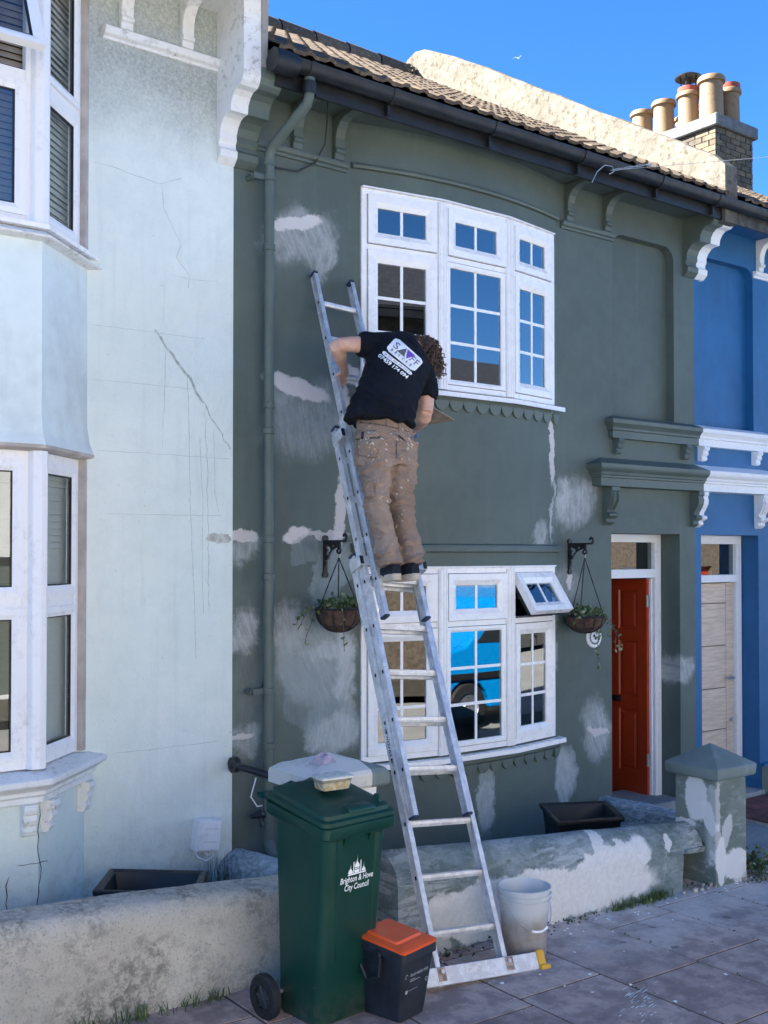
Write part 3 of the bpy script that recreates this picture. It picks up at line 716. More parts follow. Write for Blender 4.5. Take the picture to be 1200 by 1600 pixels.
for xx, dz in ((4.624, -.025), (4.640, -.004), (4.71, .004), (4.785, -.004), (4.80, -.025)):
    rings.append([(xx, y, z + (dz + .016 * noise.noise(Vector((xx * 3, y * 3.1, z * 1.3))) + .007 * noise.noise(Vector((xx * 9, y * 14, 0)))) * (1 if 1 < i < len(top) - 2 else 0)) for i, (y, z) in enumerate(top)])
m.rings(rings); m.obj('parapet', M_coping, GH)
m = MB()   # rear and gable body of the house
m.box(.02, 4.68, 8.0, 8.2, -.4, 5.3); m.obj('rear_wall', M_pale, GH)
# ================================================================== PALE HOUSE (left)
WH = thing('pale_house', 'pale blue rendered house with canted bay windows, blinds and hairline cracks in the wall', 'house', (-2.2, 0.3, 0))
C0, C1, C2, C3 = (-.965, 0.0), (-1.38, -.41), (-2.62, -.41), (-3.03, 0.0)
BL0, BL1, BU0, BU1 = 1.065, 2.745, 3.93, 5.50
HX0, HX1 = -2.98, -1.01
xs = sorted(set([-4.70, -3.9, HX0, HX1, -.6, -.3, 0.0])); zs = sorted(set([-.35, BL0, BL1, BU0, BU1, 3.3, 5.7]))
m = MB(); wall_grid(m, xs, zs, lambda x: -.004, [(HX0, HX1, BL0, BL1, .12), (HX0, HX1, BU0, BU1, .12)], .1)
for za, zb in zip(zs, zs[1:]):
    m.quad((0, -.004, za), (0, .05, za), (0, .05, zb), (0, -.004, zb))
wwall = m.obj('wall', M_pale, WH, weld=True, fix=False)
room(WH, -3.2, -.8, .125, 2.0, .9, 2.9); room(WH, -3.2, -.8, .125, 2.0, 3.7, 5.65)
def offs(poly, d):
    """offset the bay plan outward by d"""
    k = d * math.tan(math.pi / 8)
    (a, b, c, e) = poly
    return [(a[0] + d * 1.414, a[1]), (b[0] + k, b[1] - d), (c[0] - k, c[1] - d), (e[0] - d * 1.414, e[1])]
BAY = [C0, C1, C2, C3]
def baysweep(m, prof, y_in=.02):
    rings = []
    for i in range(4): rings.append([offs(BAY, d)[i] + (z,) for d, z in prof])
    m.rings(rings)
def baywall(z0, z1, mat, name, flare=0.0):
    m = MB(); ds = [(0, z0)] if not flare else [(flare, z0), (flare * .45, z0 + .06), (flare * .1, z0 + .16)]
    ds += [(0, z1)]
    m.rings([[offs(BAY, d)[i] + (z,) for i in range(4)] for d, z in ds], False, False)
    return m.obj(name, mat, WH, fix=False)
baywall(-.3, .925, M_pale, 'bay_wall'); bp = baywall(2.775, 3.885, M_bay, 'bay_wall', .035)
m = MB(); baysweep(m, [(-.06, 2.745), (.0, 2.746), (.034, 2.758), (.036, 2.776), (-.05, 2.78)]); m.obj('bay_lintel', M_beige, WH)
m = MB(); baysweep(m, [(-.08, 0.895), (.035, 0.895), (.035, 0.930), (.05, 0.937), (.05, 0.960), (.085, 0.985), (.098, 0.995), (.098, 1.023), (.085, 1.029), (.02, 1.050), (-.08, 1.063)]); m.obj('bay_sill', M_white, WH, bevel=.004)
m = MB(); baysweep(m, [(-.06, 3.855), (.01, 3.86), (.06, 3.87), (.066, 3.881), (.02, 3.91), (-.06, 3.915)]); m.obj('lead_flashing', M_white, WH, bevel=.003)
m = MB(); baysweep(m, [(-.08, 3.916), (.05, 3.918), (.052, 3.943), (-.08, 3.945)]); m.obj('bay_window_sill', M_upvc, WH)
m = MB(); baysweep(m, [(-.1, 5.50), (.0, 5.50), (.0, 5.70), (-.1, 5.70)]); m.obj('bay_head', M_pale, WH)
def fbr(fr, a0, a1, zt):
    lobes(0, 1, zt, M_white, WH, 'sill_bracket', .17, .07, 3, lambda p: fr.P(lerp(a0, a1, p.x), -p.y, p.z))
fs = FR(C1, C0); ff = FR(C2, C1)
fbr(fs, .03, .10, .897); fbr(fs, fs.L - .10, fs.L - .03, .897); fbr(ff, ff.L - .10, ff.L - .03, .897); fbr(ff, .03, .10, .897)
M_slat = simple('grey_green_blind_slat', C(.52, .54, .49), .5, var=.05)
M_slat2 = simple('tan_blind_slat', C(.40, .34, .27), .5, var=.1)
def bay_window(name, z0, z1, zt, sl_z0):
    fm = MB(); IN = -.03
    facs = [FR(C3, C2), ff, fs]
    for k, fr in enumerate(facs):
        L = fr.L
        fr.box(fm, .03, L - .03, IN - .05, IN, z1 - .06, z1); fr.box(fm, .03, L - .03, IN - .05, IN, z0, z0 + .05)
        fr.box(fm, 0.02, .085, IN - .052, IN + .002, z0, z1); fr.box(fm, L - .085, L - .02, IN - .052, IN + .002, z0, z1)
        fr.box(fm, .085, L - .085, IN - .05, IN - .001, zt - .035, zt + .035)
    for q in (C1, C2):
        s = 1 if q is C1 else -1
        fm.tube([(q[0] - s * .005, q[1] + .03, z0), (q[0] - s * .005, q[1] + .03, z1)], .055, 8)
    win = fm.obj(name, M_upvc2, WH, bevel=.004)
    m = MB(); fs.box(m, fs.L - .05, fs.L + .045, -.10, .004, z0, z1); m.obj('reveal_board', M_beige, win)
    m = MB(); fs.box(m, fs.L - .03, fs.L - .019, -.08, -.02, z0, z1); m.obj('reveal_bead', M_beige, win)
    for k, fr in enumerate(facs[1:]):
        L = fr.L
        if k == 0: bays = span(.085, L - .085, 2)
        else: bays = [.085, L - .085]
        for a, b in zip(bays, bays[1:]):
            if k == 0 and a > .1:
                m = MB(); fr.box(m, a - .03, a + .03, IN - .05, IN + .001, z0 + .05, z1 - .06); m.obj('mullion', M_upvc2, win)
            for (c, d, up) in ((z0 + .045, zt - .03, 0), (zt + .03, z1 - .055, 1)):
                op = name == 'bay_window' and k == 0 and up and z1 > 4 and b > .9
                T = tilt(fr, z1 - .06, 0, -24, IN) if op else None
                if op: c = zt - .02
                s = MB(); fr.ring(s, a, b, c, d, .055, IN - .03, IN + .016, IN + .004, T); s.obj('casement', M_upvc2, win)
                s = MB(); fr.ring(s, a + .052, b - .052, c + .052, d - .052, .010, IN - .02, IN + .003, IN + .002, T); s.obj('seal_or_gap_line', M_seal, win)
                glaze(fr, win, a + .058, b - .058, c + .058, d - .058, IN - .004, 1, 1, M_glassw if k else glass_mat('bay_glass', .10, (.8, .8, .78, 1)), T, False)
        # venetian blind close behind the glass
        bl = MB(); fr.box(bl, .04, L - .04, -.12, -.09, z1 - .09, z1 - .05)
        blo = bl.obj('window_blind', M_slat if k else M_slat2, WH)
        m = MB(); LL = L - .07
        m.hexa([(-LL / 2, -.012, -.0195), (LL / 2, -.012, -.0195), (LL / 2, -.010, -.0195), (-LL / 2, -.010, -.0195), (-LL / 2, .008, .0195), (LL / 2, .008, .0195), (LL / 2, .010, .0195), (-LL / 2, .010, .0195)])
        me = m.mesh('slat', M_slat if k else M_slat2)
        z = z1 - .115; q = random.Random(2)
        while z > max(z0 + .04, sl_z0):
            c = fr.P(L / 2, -.10, z); o = link('slat', me, blo, c); o.rotation_euler = (R(q.uniform(-5, 5)), q.uniform(-.003, .003), math.atan2(fr.e.y, fr.e.x)); z -= .038
    return win
bay_window('bay_window', BL0, BL1, 1.94, 0)
bay_window('bay_window', BU0 + .015, BU1, 4.735, 3.9)
# cornice, brackets and corbel
m = MB(); sweep(m, [(-.01, 5.245), (.02, 5.248), (.025, 5.262), (.05, 5.275), (.058, 5.30), (.058, 5.315), (-.01, 5.33)], [(-.885, 0, 0, -1), (-.122, 0, 0, -1)]); m.obj('eaves_moulding', M_white, WH, bevel=.003)
B2 = [(p[0], p[1] + .445) for p in BRK]
for xx in (-.78, -.38):
    m = MB(); m.prism(B2, 'x', xx, xx + .08); m.obj('eaves_bracket', M_white, WH, bevel=.004)
m = MB(); m.prism(CORB + [(-.345, 5.66), (.02, 5.66)], 'x', -.122, -.0005); m.obj('party_corbel', M_white, WH)
m = MB(); m.box(-4.7, -.122, -.50, .02, 5.63, 5.66); m.box(-4.7, 0, -.53, -.5, 5.55, 5.75); m.obj('soffit', M_white, WH)
m = MB(); m.prism([(-.345, 5.20), (-.36, 5.66), (-.42, 5.75), (4.0, 8.32), (8.4, 5.75), (8.4, 5.2)], 'x', .0, .045); m.prism([(-.345, 5.661), (-.42, 5.75), (4.0, 8.32), (8.4, 5.75), (8.4, 5.661)], 'x', -.12, -.0005); m.obj('parapet', grimy_white('grey_parapet_render', C(.30, .29, .27), C(.10, .09, .08), .7), WH)
m = MB(); m.prism([(-.5, 5.70), (4.0, 8.31), (8.45, 5.70)], 'x', -4.7, -.125); m.obj('roof', M_tile, WH)
# cracks, render joints and drip marks: thin raised lines of darker filler
def cracks(parent, lines, mat, name, y=-.0055):
    q = random.Random(11); m = MB()
    for pts, wpx in lines:
        P = [onY(u, v, y) for u, v in pts]; fine = []
        for a, b in zip(P, P[1:]):
            n = max(2, int((b - a).length / .035))
            for k in range(n): fine.append(a.lerp(b, k / n) + Vector((q.uniform(-.007, .007), 0, q.uniform(-.006, .006))) * (0.35 if wpx < 1.2 else 1))
        fine.append(P[-1]); hw = wpx * .0014
        for i, (a, b) in enumerate(zip(fine, fine[1:])):
            t = (b - a).normalized(); nrm = Vector((-t.z, 0, t.x)); wa, wb = hw * (1 if i else .4), hw * q.uniform(.55, 1.25)
            m.quad(a + nrm * wa, a - nrm * wa, b - nrm * wb, b + nrm * wb)
    o = m.obj(name, mat, parent, fix=False); o['kind'] = 'stuff'; return o
M_crack = simple('hairline_crack', C(.44, .50, .49), .9, var=.25, vs=12)
M_scar = simple('grey_filler_scar', C(.42, .47, .44), .9, var=.3, vs=30)
cracks(wwall, [([(147, 253), (175, 260), (205, 272), (250, 287), (283, 279)], 1.1), ([(253, 289), (256, 325), (270, 355), (283, 382), (276, 402), (296, 430), (294, 450)], 1.0),
 ([(143, 507), (240, 519), (322, 530)], .8), ([(143, 593), (190, 597), (302, 608)], .9), ([(150, 704), (230, 708), (361, 717)], .8), ([(168, 803), (346, 806)], .8), ([(175, 1177), (230, 1172), (300, 1163), (340, 1158)], 1.0),
 ([(270, 430), (300, 437), (340, 440)], .7), ([(257, 440), (256, 505)], .6), ([(255, 640), (254, 700)], .6)], M_crack, 'crack')
cracks(wwall, [([(242, 515), (256, 537), (276, 563), (296, 592), (318, 630)], 6.0), ([(318, 630), (336, 662), (360, 702)], 2.6),
 ([(259, 545), (258, 590), (256, 650)], 1.0), ([(293, 590), (296, 690), (297, 780), (300, 850), (304, 950), (306, 1030)], 1.1), ([(320, 635), (324, 730), (325, 850), (326, 955)], 1.2), ([(312, 680), (317, 790), (316, 900), (318, 960)], .8), ([(334, 665), (336, 770), (342, 800)], .8)], M_scar, 'drip_mark')
m = MB(); q = random.Random(4); c = onY(343, 841, -.007); n = 22
m.poly([(c.x + (.093 + q.uniform(-.02, .012)) * math.cos(t) * 1.0, -.0075, c.z + (.033 + q.uniform(-.008, .006)) * math.sin(t)) for t in [2 * math.pi * k / n for k in range(n)]]); m.obj('filler_patch', simple('dry_filler', C(.50, .50, .46), .95, var=.25, vs=25, bump=.4), wwall, fix=False)
cracks(wwall, [([(62, 1260), (60, 1310), (63, 1370), (58, 1420)], 1.6), ([(25, 1352), (60, 1350), (75, 1345)], 1.3), ([(12, 1370), (10, 1400), (12, 1425)], 2.0)], simple('open_crack', C(.07, .07, .06), .95), 'crack', -.4155)
# meter box
MBX = thing('meter_box', 'small white plastic service box hanging tilted low on the pale wall', 'service box', (-.2, -.05, .4))
def boxframe(c, deg): 
    Rm = Matrix.Rotation(R(deg), 3, 'Y'); cc = Vector(c); return lambda p: cc + Rm @ Vector(p)
T = boxframe((-.205, -.05, .465), 8)
m = MB(); m.box(-.082, .082, -.045, .045, -.098, .098); m.v = [tuple(T(p)) for p in m.v]; mb_ = m.obj('case', M_upvc2, MBX, bevel=.008)
m = MB(); m.box(-.068, .068, -.052, -.0455, -.085, .085); m.v = [tuple(T(p)) for p in m.v]; lid = m.obj('lid', M_upvc2, MBX, bevel=.004)
m = MB(); [m.box(-.045, .05, -.0535, -.0522, z - .0015, z + .0015) for z in (.045, -.035)]; m.v = [tuple(T(p)) for p in m.v]; m.obj('moulded_line', M_beige, lid)
m = MB(); m.tube([T((-.08, -.02, .05)), T((-.09, -.03, -.08)), T((-.06, -.04, -.13)), T((0, -.04, -.15)), T((.05, -.03, -.125)), T((.06, 0, -.098))], .006, 6); m.tube([T((.0, 0, -.098)), T((.02, -.02, -.125)), T((.03, -.02, -.098))], .012, 6); m.obj('cable', M_whitec, MBX, smooth=True)
# ================================================================== BLUE HOUSE (right)
BH = thing('blue_house', 'bright blue rendered house with white mouldings and pale oak door', 'house', (7.0, .3, 0))
QX0, QX1 = 4.782, 5.60   # blind panel
EX0, EX1, EZ1 = 4.79, 5.665, 2.372
xs = sorted(set([4.70, QX0, QX1, EX0, EX1, 6.2, 8.2, 9.4])); zs = sorted(set([-.6, .8, 2.1, EZ1, 3.0, 3.36, 3.4, 4.7, 4.90, 5.19]))
m = MB(); wall_grid(m, xs, zs, lambda x: 0.0, [(QX0, QX1, 3.36, 4.90, .085), (EX0, EX1, -.6, EZ1, .24), (6.2, 8.2, .8, 2.1, .1), (6.2, 8.2, 3.4, 4.7, .1)], .1)
m.quad((QX0, .085, 3.36), (QX1, .085, 3.36), (QX1, .085, 4.9), (QX0, .085, 4.9))
m.obj('wall', M_blue, BH, weld=True, fix=False)
for cx, sgn in ((QX0, 1), (QX1, -1)):
    m = MB()
    rr = .13; arc = [(cx + sgn * (rr - rr * math.sin(a)), 4.90 - rr + rr * math.cos(a)) for a in [math.pi / 2 * k / 8 for k in range(9)]]
    for (a, b) in zip(arc, arc[1:]):
        m.add([(cx, -.0015, 4.9), (a[0], -.0015, a[1]), (b[0], -.0015, b[1])], [(0, 1, 2)]); m.quad((a[0], -.0015, a[1]), (b[0], -.0015, b[1]), (b[0], .085, b[1]), (a[0], .085, a[1]))
    m.obj('panel_corner', M_blue, BH, fix=False)
for z0, z1 in ((.8, 2.1), (3.4, 4.7)):   # its front windows, further along
    fr = FR((6.2, .05), (8.2, .05)); s = MB()
    for k in range(3): fr.ring(s, .667 * k, .667 * (k + 1), z0, z1, .07, -.03, .03, .015)
    wf = s.obj('window', M_upvc, BH)
    for k in range(3): glaze(fr, wf, .667 * k + .07, .667 * (k + 1) - .07, z0 + .07, z1 - .07, .0, 1, 1, M_glass, None, False)
room(BH, 5.9, 8.5, .16, 2, .5, 2.4); room(BH, 5.9, 8.5, .16, 2, 3.1, 5)
m = MB(); m.prism(CORB + [(-.345, 5.20), (.02, 5.20)], 'x', 4.7005, 4.83); m.obj('party_corbel', M_whitec, BH)
hood(HOODP, 4.7015, 5.75, M_whitec, BH, 'door_hood', left=False, right=True); hood(SILLP, 4.7015, 5.75, M_whitec, BH, 'panel_sill', left=False, right=True)
console(4.701, 4.765, M_whitec, BH); console(5.60, 5.71, M_white, BH)
for x in (4.745, 5.56): lobes(x, x + .075, 3.163, M_whitec, BH)
m = MB(); m.prism(BRK, 'x', 5.655, 5.73); m.obj('eaves_bracket', M_white, BH, bevel=.004)
m = MB(); sweep(m, [(-.01, 4.818), (.016, 4.82), (.018, 4.838), (.034, 4.846), (.042, 4.862), (.042, 4.878), (-.01, 4.886)], [(5.60, 0, 0, -1), (6.3, 0, 0, -1)]); m.obj('eaves_moulding', M_white, BH)
m = MB(); m.box(4.83, 9.4, -.335, .02, 5.186, 5.20); m.obj('soffit', M_blue, BH)
m = MB(); m.box(4.862, 9.4, -.361, -.336, 5.105, 5.235); m.obj('fascia_board', simple('weathered_fascia', C(.06, .06, .06), .7, var=.5, vs=15), BH)
m = MB(); m.prism(gp + gi, 'x', 4.90, 9.4); m.obj('gutter', M_black, BH, smooth=True)
m = MB(); FB = .18
m.box(4.793, 4.86, FB, FB + .09, -.5, 2.29); m.box(5.575, 5.655, FB, FB + .09, -.5, 2.29); m.box(4.793, 5.655, FB, FB + .09, 2.29, 2.371); m.box(4.86, 5.575, FB - .014, FB + .088, 1.93, 2.0)
bfr = m.obj('door_frame', M_whitec, BH, bevel=.004)
m = MB(); m.box(4.86, 5.575, FB + .04, FB + .045, 2.0, 2.29); m.obj('fanlight_pane', glass_mat('blue_house_fanlight', .14, (.6, .66, .68, 1)), bfr)
def oak():
    m = NT('pale_oak'); f = m.noise(1.0, 5, .6, stretch=(6, 6, 60)); c = m.mix(m.ramp(f, .3, .7), C(.50, .40, .31), C(.68, .56, .45)); m.bump(f, .15, .004); return m.done(c, .45)
M_oak = oak()
dg = MB(); dg.box(4.865, 5.57, FB + .05, FB + .075, -.10, 1.925); bdo = dg.obj('oak_door', simple('door_groove_shadow_gap', C(.12, .10, .08), .8), BH)
m = MB(); m.box(5.455, 5.568, FB + .034, FB + .0498, -.10, 1.923); m.obj('stile', M_oak, bdo, bevel=.003)
m = MB(); m.box(4.867, 4.98, FB + .034, FB + .0498, -.10, 1.923); m.obj('stile', M_oak, bdo, bevel=.003)
zc = [-.10, .13, .54, .93, 1.33, 1.73, 1.923]
for a, b in zip(zc, zc[1:]):
    m = MB(); m.box(4.985, 5.449, FB + .036, FB + .0498, a + .004, b - .004); m.obj('plank', M_oak, bdo, bevel=.003)
M_steel = simple('brushed_steel', C(.55, .55, .56), .35, .9, var=.1)
m = MB(); m.tube([(5.51, FB + .033, 1.02), (5.51, FB - .015, 1.02)], [.024, .012], 12); m.tube([(5.51, FB - .012, 1.02), (5.40, FB - .015, 1.02)], .010, 8); m.obj('handle', M_steel, bdo, smooth=True)
m = MB(); m.lathe([(.0, 0), (.02, 0), (.02, -.008), (0, -.008)], (5.515, FB + .033, .62), 12, 'y'); m.obj('lock', M_steel, bdo)
m = MB(); m.box(EX0, EX1, -.05, .6, -.5, gz(5.2) + .03); m.obj('door_step', M_yard, BH)
room(BH, 4.75, 5.9, FB + .095, 2.5, -.3, 2.45, 'hallway')
m = MB(); m.box(5.68, 9.4, -.012, -.002, -.5, .19); m.obj('plinth', M_greenp, BH)
m = MB(); m.box(5.68, 9.4, -.04, -.003, .19, .215); m.obj('plinth_ledge', M_blue, BH)
m = MB(); m.box(4.72, 9.4, 8.0, 8.2, -.4, 5.3); m.obj('rear_wall', M_blue, BH)
# roof of the blue house
rr_ = roof(BH, 4.84, 9.36, .304) if False else None
m = MB(); m.hexa([(4.80, EY + .06, EZ - .05), (9.4, EY + .06, EZ - .05), (9.4, RY, RZ - .05), (4.80, RY, RZ - .05), (4.80, EY + .06, EZ), (9.4, EY + .06, EZ), (9.4, RY, RZ), (4.80, RY, RZ)])
m.hexa([(4.8, RY, RZ - .05), (9.4, RY, RZ - .05), (9.4, 8.45, EZ - .05), (4.8, 8.45, EZ - .05), (4.8, RY, RZ), (9.4, RY, RZ), (9.4, 8.45, EZ), (4.8, 8.45, EZ)])
rb = m.obj('roof', M_tile, BH); me = tile_mesh(.304); q = random.Random(8); row = RL / NROW
for j in range(NROW):
    for i in range(15):
        o = link('roof_tile', me, rb, (4.82 + i * .304, EY + math.cos(RA) * row * j, EZ + math.sin(RA) * row * j + q.uniform(0, .006))); o.rotation_euler = (RA, 0, q.uniform(-.008, .008))
# chimney
def brick_mat():
    m = NT('sooty_stock_brick'); oi = m.n('ShaderNodeObjectInfo'); a = m.mix(m.ramp(oi.outputs['Random'], 0, 1), C(.085, .07, .05), C(.15, .12, .08))
    c = m.mix(m.ramp(m.noise(9, 6, .7), .45, .72), a, C(.05, .045, .04)); c = m.mix(m.ramp(m.noise(14, 4), .62, .74), c, C(.30, .22, .03)); m.bump(m.noise(70, 4), .5, .006); return m.done(c, .9)
M_brick = brick_mat()
X0, X1, Y0, Y1, ZC = 9.26, 10.12, 3.05, 4.75, 8.11
m = MB(); m.box(X0 + .012, X1 - .012, Y0 + .012, Y1 - .012, 6.8, ZC); ch = m.obj('chimney', simple('chimney_mortar', C(.10, .09, .075), .95, var=.3, vs=20), BH)
q = random.Random(9); ncourse = 12; hh = .082
for k in range(ncourse):
    z = ZC - (k + 1) * hh; off = 0 if k % 2 else .115
    yy = Y0 - off if off else Y0
    while yy < Y1:
        a, b = max(Y0, yy), min(Y1, yy + .222)
        if b - a > .04: mm = MB(); pr = q.uniform(0, .006); mm.box(X0 - pr, X0 + .0115, a + .004, b - .006, z + .005, z + hh - .005); mm.obj('brick', M_brick, ch)
        yy += .232
    xx = X0 + .115 - off
    while xx < X1:
        a, b = max(X0 + .012, xx), min(X1, xx + .222)
        if b - a > .04: mm = MB(); pr = q.uniform(0, .006); mm.box(a + .003, b - .006, Y0 - pr, Y0 + .0115, z + .005, z + hh - .005); mm.obj('brick', M_brick, ch)
        xx += .232
m = MB(); m.box(X0 - .06, X1 + .06, Y0 - .06, Y1 + .06, ZC, ZC + .17); m.obj('chimney_cap', simple('cement_flaunching', C(.11, .115, .12), .85, var=.25, vs=8, bump=.4), ch, bevel=.015)
M_pot = grimy_white('buff_clay_pot', C(.205, .135, .070), C(.08, .045, .025), .9); M_potr = simple('red_clay_rim', C(.26, .05, .03), .8)
def pot(x, y, h, r, rim=None, cowl=False, tall=False):
    m = MB(); zt = ZC + .17
    m.lathe([(r * 1.02, 0), (r * .97, .03), (r * .92, h * .8), (r * .92, h * .86), (r * 1.12, h * .88), (r * 1.14, h * .95), (r * 1.05, h), (r * .8, h), (r * .8, h - .25)], (x, y, zt), 24)
    po = m.obj('chimney_pot', M_pot, ch, smooth=True)
    if rim:
        m = MB(); m.lathe([(r * .9, h + .002), (r * 1.0, h + .01), (r * 1.0, h + .07), (r * .8, h + .08), (r * .8, h)], (x, y, zt), 24); m.obj('pot_rim', M_potr, ch, smooth=True)
    if cowl:
        m = MB(); m.lathe([(0, h + .30), (r * .6, h + .285), (r * 1.25, h + .23), (r * 1.22, h + .215), (0, h + .25)], (x, y, zt), 20)
        for a in range(4): m.tube([(x + r * .7 * math.cos(a * 1.57 + .4), y + r * .7 * math.sin(a * 1.57 + .4), zt + h - .02), (x + r * .7 * math.cos(a * 1.57 + .4), y + r * .7 * math.sin(a * 1.57 + .4), zt + h + .24)], .012, 5)
        m.obj('pot_cowl', M_blackiron, ch, smooth=True)
pot(9.47, 3.27, .63, .172); pot(9.47, 3.66, .54, .155, True, True); pot(9.47, 4.10, .56, .160); pot(9.47, 4.50, .54, .160)
pot(9.92, 3.29, .58, .150, True); pot(9.90, 3.68, .42, .13, True); pot(9.90, 4.08, .42, .13); pot(9.90, 4.46, .42, .13)
# wire from the gutter hook
WR = thing('overhead_wire', 'thin twisted wire running from a hook on the black gutter out to the right', 'wire', tuple(onY(955, 265, -.5)))
m = MB(); p = onY(955, 266, -.53); m.tube([onY(u, v, -.5) for u, v in ((925, 285), (933, 268), (945, 258), (957, 260), (959, 268), (952, 272))], .004, 6); m.obj('hook', simple('galvanised_wire', C(.45, .46, .47), .45, .6), WR, smooth=True)
e0 = onY(955, 266, -.53); e1 = Vector((19.5, -5.6, 9.6))
m = MB(); m.tube([e0.lerp(e1, k / 14) - Vector((0, 0, .35 * math.sin(math.pi * k / 14))) for k in range(15)], .002, 6)
for s in (0, math.pi): m.tube([e0.lerp(e1, k / 600) + Vector((0, .006 * math.cos(k * .9 + s), .006 * math.sin(k * .9 + s))) for k in range(14)], .0035, 5)
m.obj('strand', D.materials['galvanised_wire'], WR, smooth=True)

# path to the blue house door, laid in dark red tiles
m = MB(); m.box(4.72, 6.6, -1.5, -.05, -.4, gz(5.6) - .012); po = setp(m.obj('path', M_yard), kind='structure')
M_qt = simple('dark_red_path_tile', C(.13, .045, .04), .7, var=.3, vs=9, rand=.3)
for i in range(12):
    for j in range(9):
        mm = MB(); x0, y0 = 4.73 + i * .155, -1.48 + j * .157; mm.box(x0, x0 + .149, y0, y0 + .15, gz(5.6) - .011, gz(5.6) + .004); mm.obj('path_tile', M_qt, po)
# neighbours further along the same terrace, outside the picture
for k, (x0, mt, lb) in enumerate(((-9.4, M_green, 'green terraced house next to the pale house, outside the picture to the left'), (-14.1, M_pale, 'second pale terraced house beyond the pale house, outside the picture'), (-18.8, M_blue, 'blue terraced house at the left end of the terrace, outside the picture'), (9.41, M_pale, 'pale terraced house after the blue house, outside the picture to the right'), (14.11, M_bay, 'last pale blue house at the right end of the terrace, outside the picture'))):
    H = thing('terraced_house', lb, 'house', (x0 + 2.35, .3, 0), 'neighbouring terraced houses')
    m = MB(); wall_grid(m, [x0, x0 + 1, x0 + 2.9, x0 + 3.6, x0 + 4.45, x0 + 4.69], [-.6, .05, .8, 2.1, 2.35, 3.4, 4.7, 5.2], lambda x: 0.0, [(x0 + 1, x0 + 2.9, .8, 2.1, .12), (x0 + 1, x0 + 2.9, 3.4, 4.7, .12), (x0 + 3.6, x0 + 4.45, .05, 2.35, .2)], .12); m.box(x0, x0 + 4.69, 8.0, 8.2, -.5, 5.3); m.obj('wall', mt, H, fix=False)
    for z0, z1 in ((.8, 2.1), (3.4, 4.7)):
        fr = FR((x0 + 1, .06), (x0 + 2.9, .06)); s = MB()
        for j in range(3): fr.ring(s, .633 * j, .633 * (j + 1), z0, z1, .06, -.03, .03, .015)
        wf = s.obj('window', M_upvc, H); m = MB(); fr.box(m, 0, 1.9, -.02, 0, z0 + .03, z1 - .03); m.obj('pane', simple('dark_far_pane', C(.03, .035, .04), .1), wf)
    m = MB(); m.box(x0 + 3.6, x0 + 4.45, .16, .2, .05, 2.35); m.obj('door', M_beige, H)
    m = MB(); m.prism([(-.5, 5.27), (4.0, 7.9), (8.45, 5.27), (8.45, 5.1), (-.5, 5.1)], 'x', x0, x0 + 4.69); m.obj('roof', M_tile, H)
# ================================================================== GARDEN WALLS
def rough_wall(prof_f, x0, x1, nx, amp, seed, skip=None):
    """prof_f(x) -> list of (y, z) going round from front foot over the top to back foot"""
    m = MB(); rings = []
    for x in span(x0, x1, nx):
        ring = []
        for (y, z) in prof_f(x):
            n1 = noise.noise(Vector((x * 2.2, y * 2.2 + seed, z * 2.2))); n2 = noise.noise(Vector((x * 11, y * 11 + seed, z * 11)))
            ring.append((x, y + amp * (n1 + .35 * n2), z + amp * (n1 * .8 - .3 * n2)))
        rings.append(ring)
    m.rings(rings); return m
def dense(pts, n=12):
    out = []
    for a, b in zip(pts, pts[1:]): out += [(lerp(a[0], b[0], k / n), lerp(a[1], b[1], k / n)) for k in range(n)]
    return out + [pts[-1]]
def lichen_wall():
    m = NT('lichened_cement'); f1 = m.noise(2.2, 6, .7); f2 = m.noise(26, 6, .78); f3 = m.noise(90, 4, .7)
    c = m.mix(m.ramp(f1, .3, .7), C(.66, .61, .51), C(.84, .78, .67))
    d = m.math('MULTIPLY', m.ramp(f2, .40, .60), m.ramp(m.noise(1.9, 5, .65), .40, .60))
    c = m.mix(m.math('MULTIPLY', d, .75), c, C(.15, .13, .105))
    c = m.mix(m.ramp(f3, .52, .70, 0, .6), c, C(.22, .21, .18))
    x, y, z = m.xyz()
    c = m.mix(m.math('MULTIPLY', m.ramp(m.math('ADD', z, m.math('MULTIPLY', f1, .2)), .20, .07), m.ramp(f2, .3, .6)), c, C(.20, .175, .14))
    m.bump(m.math('ADD', m.math('MULTIPLY', f2, 1.), m.math('MULTIPLY', f3, .7)), 1.0, .02); return m.done(c, .9)
M_lich = lichen_wall()
topL = lambda x: .500 - .068 * (x + .45)
profL = lambda x: dense([(-1.405, gz(x) - .05), (-1.40, topL(x) - .05)], 14) + [(-1.385, topL(x) - .012), (-1.35, topL(x) + .012)] + dense([(-1.32, topL(x) + .014), (-1.16, topL(x) + .016)], 5) + [(-1.13, topL(x) + .005), (-1.115, topL(x) - .03), (-1.115, 0)]
m = rough_wall(profL, -4.6, -.36, 110, .012, 1.3)
GWL = m.obj('garden_wall', M_lich, None, smooth=True); setp(GWL, 'low lichen-stained grey cement garden wall in front of the pale house', 'wall', 'low front garden walls')
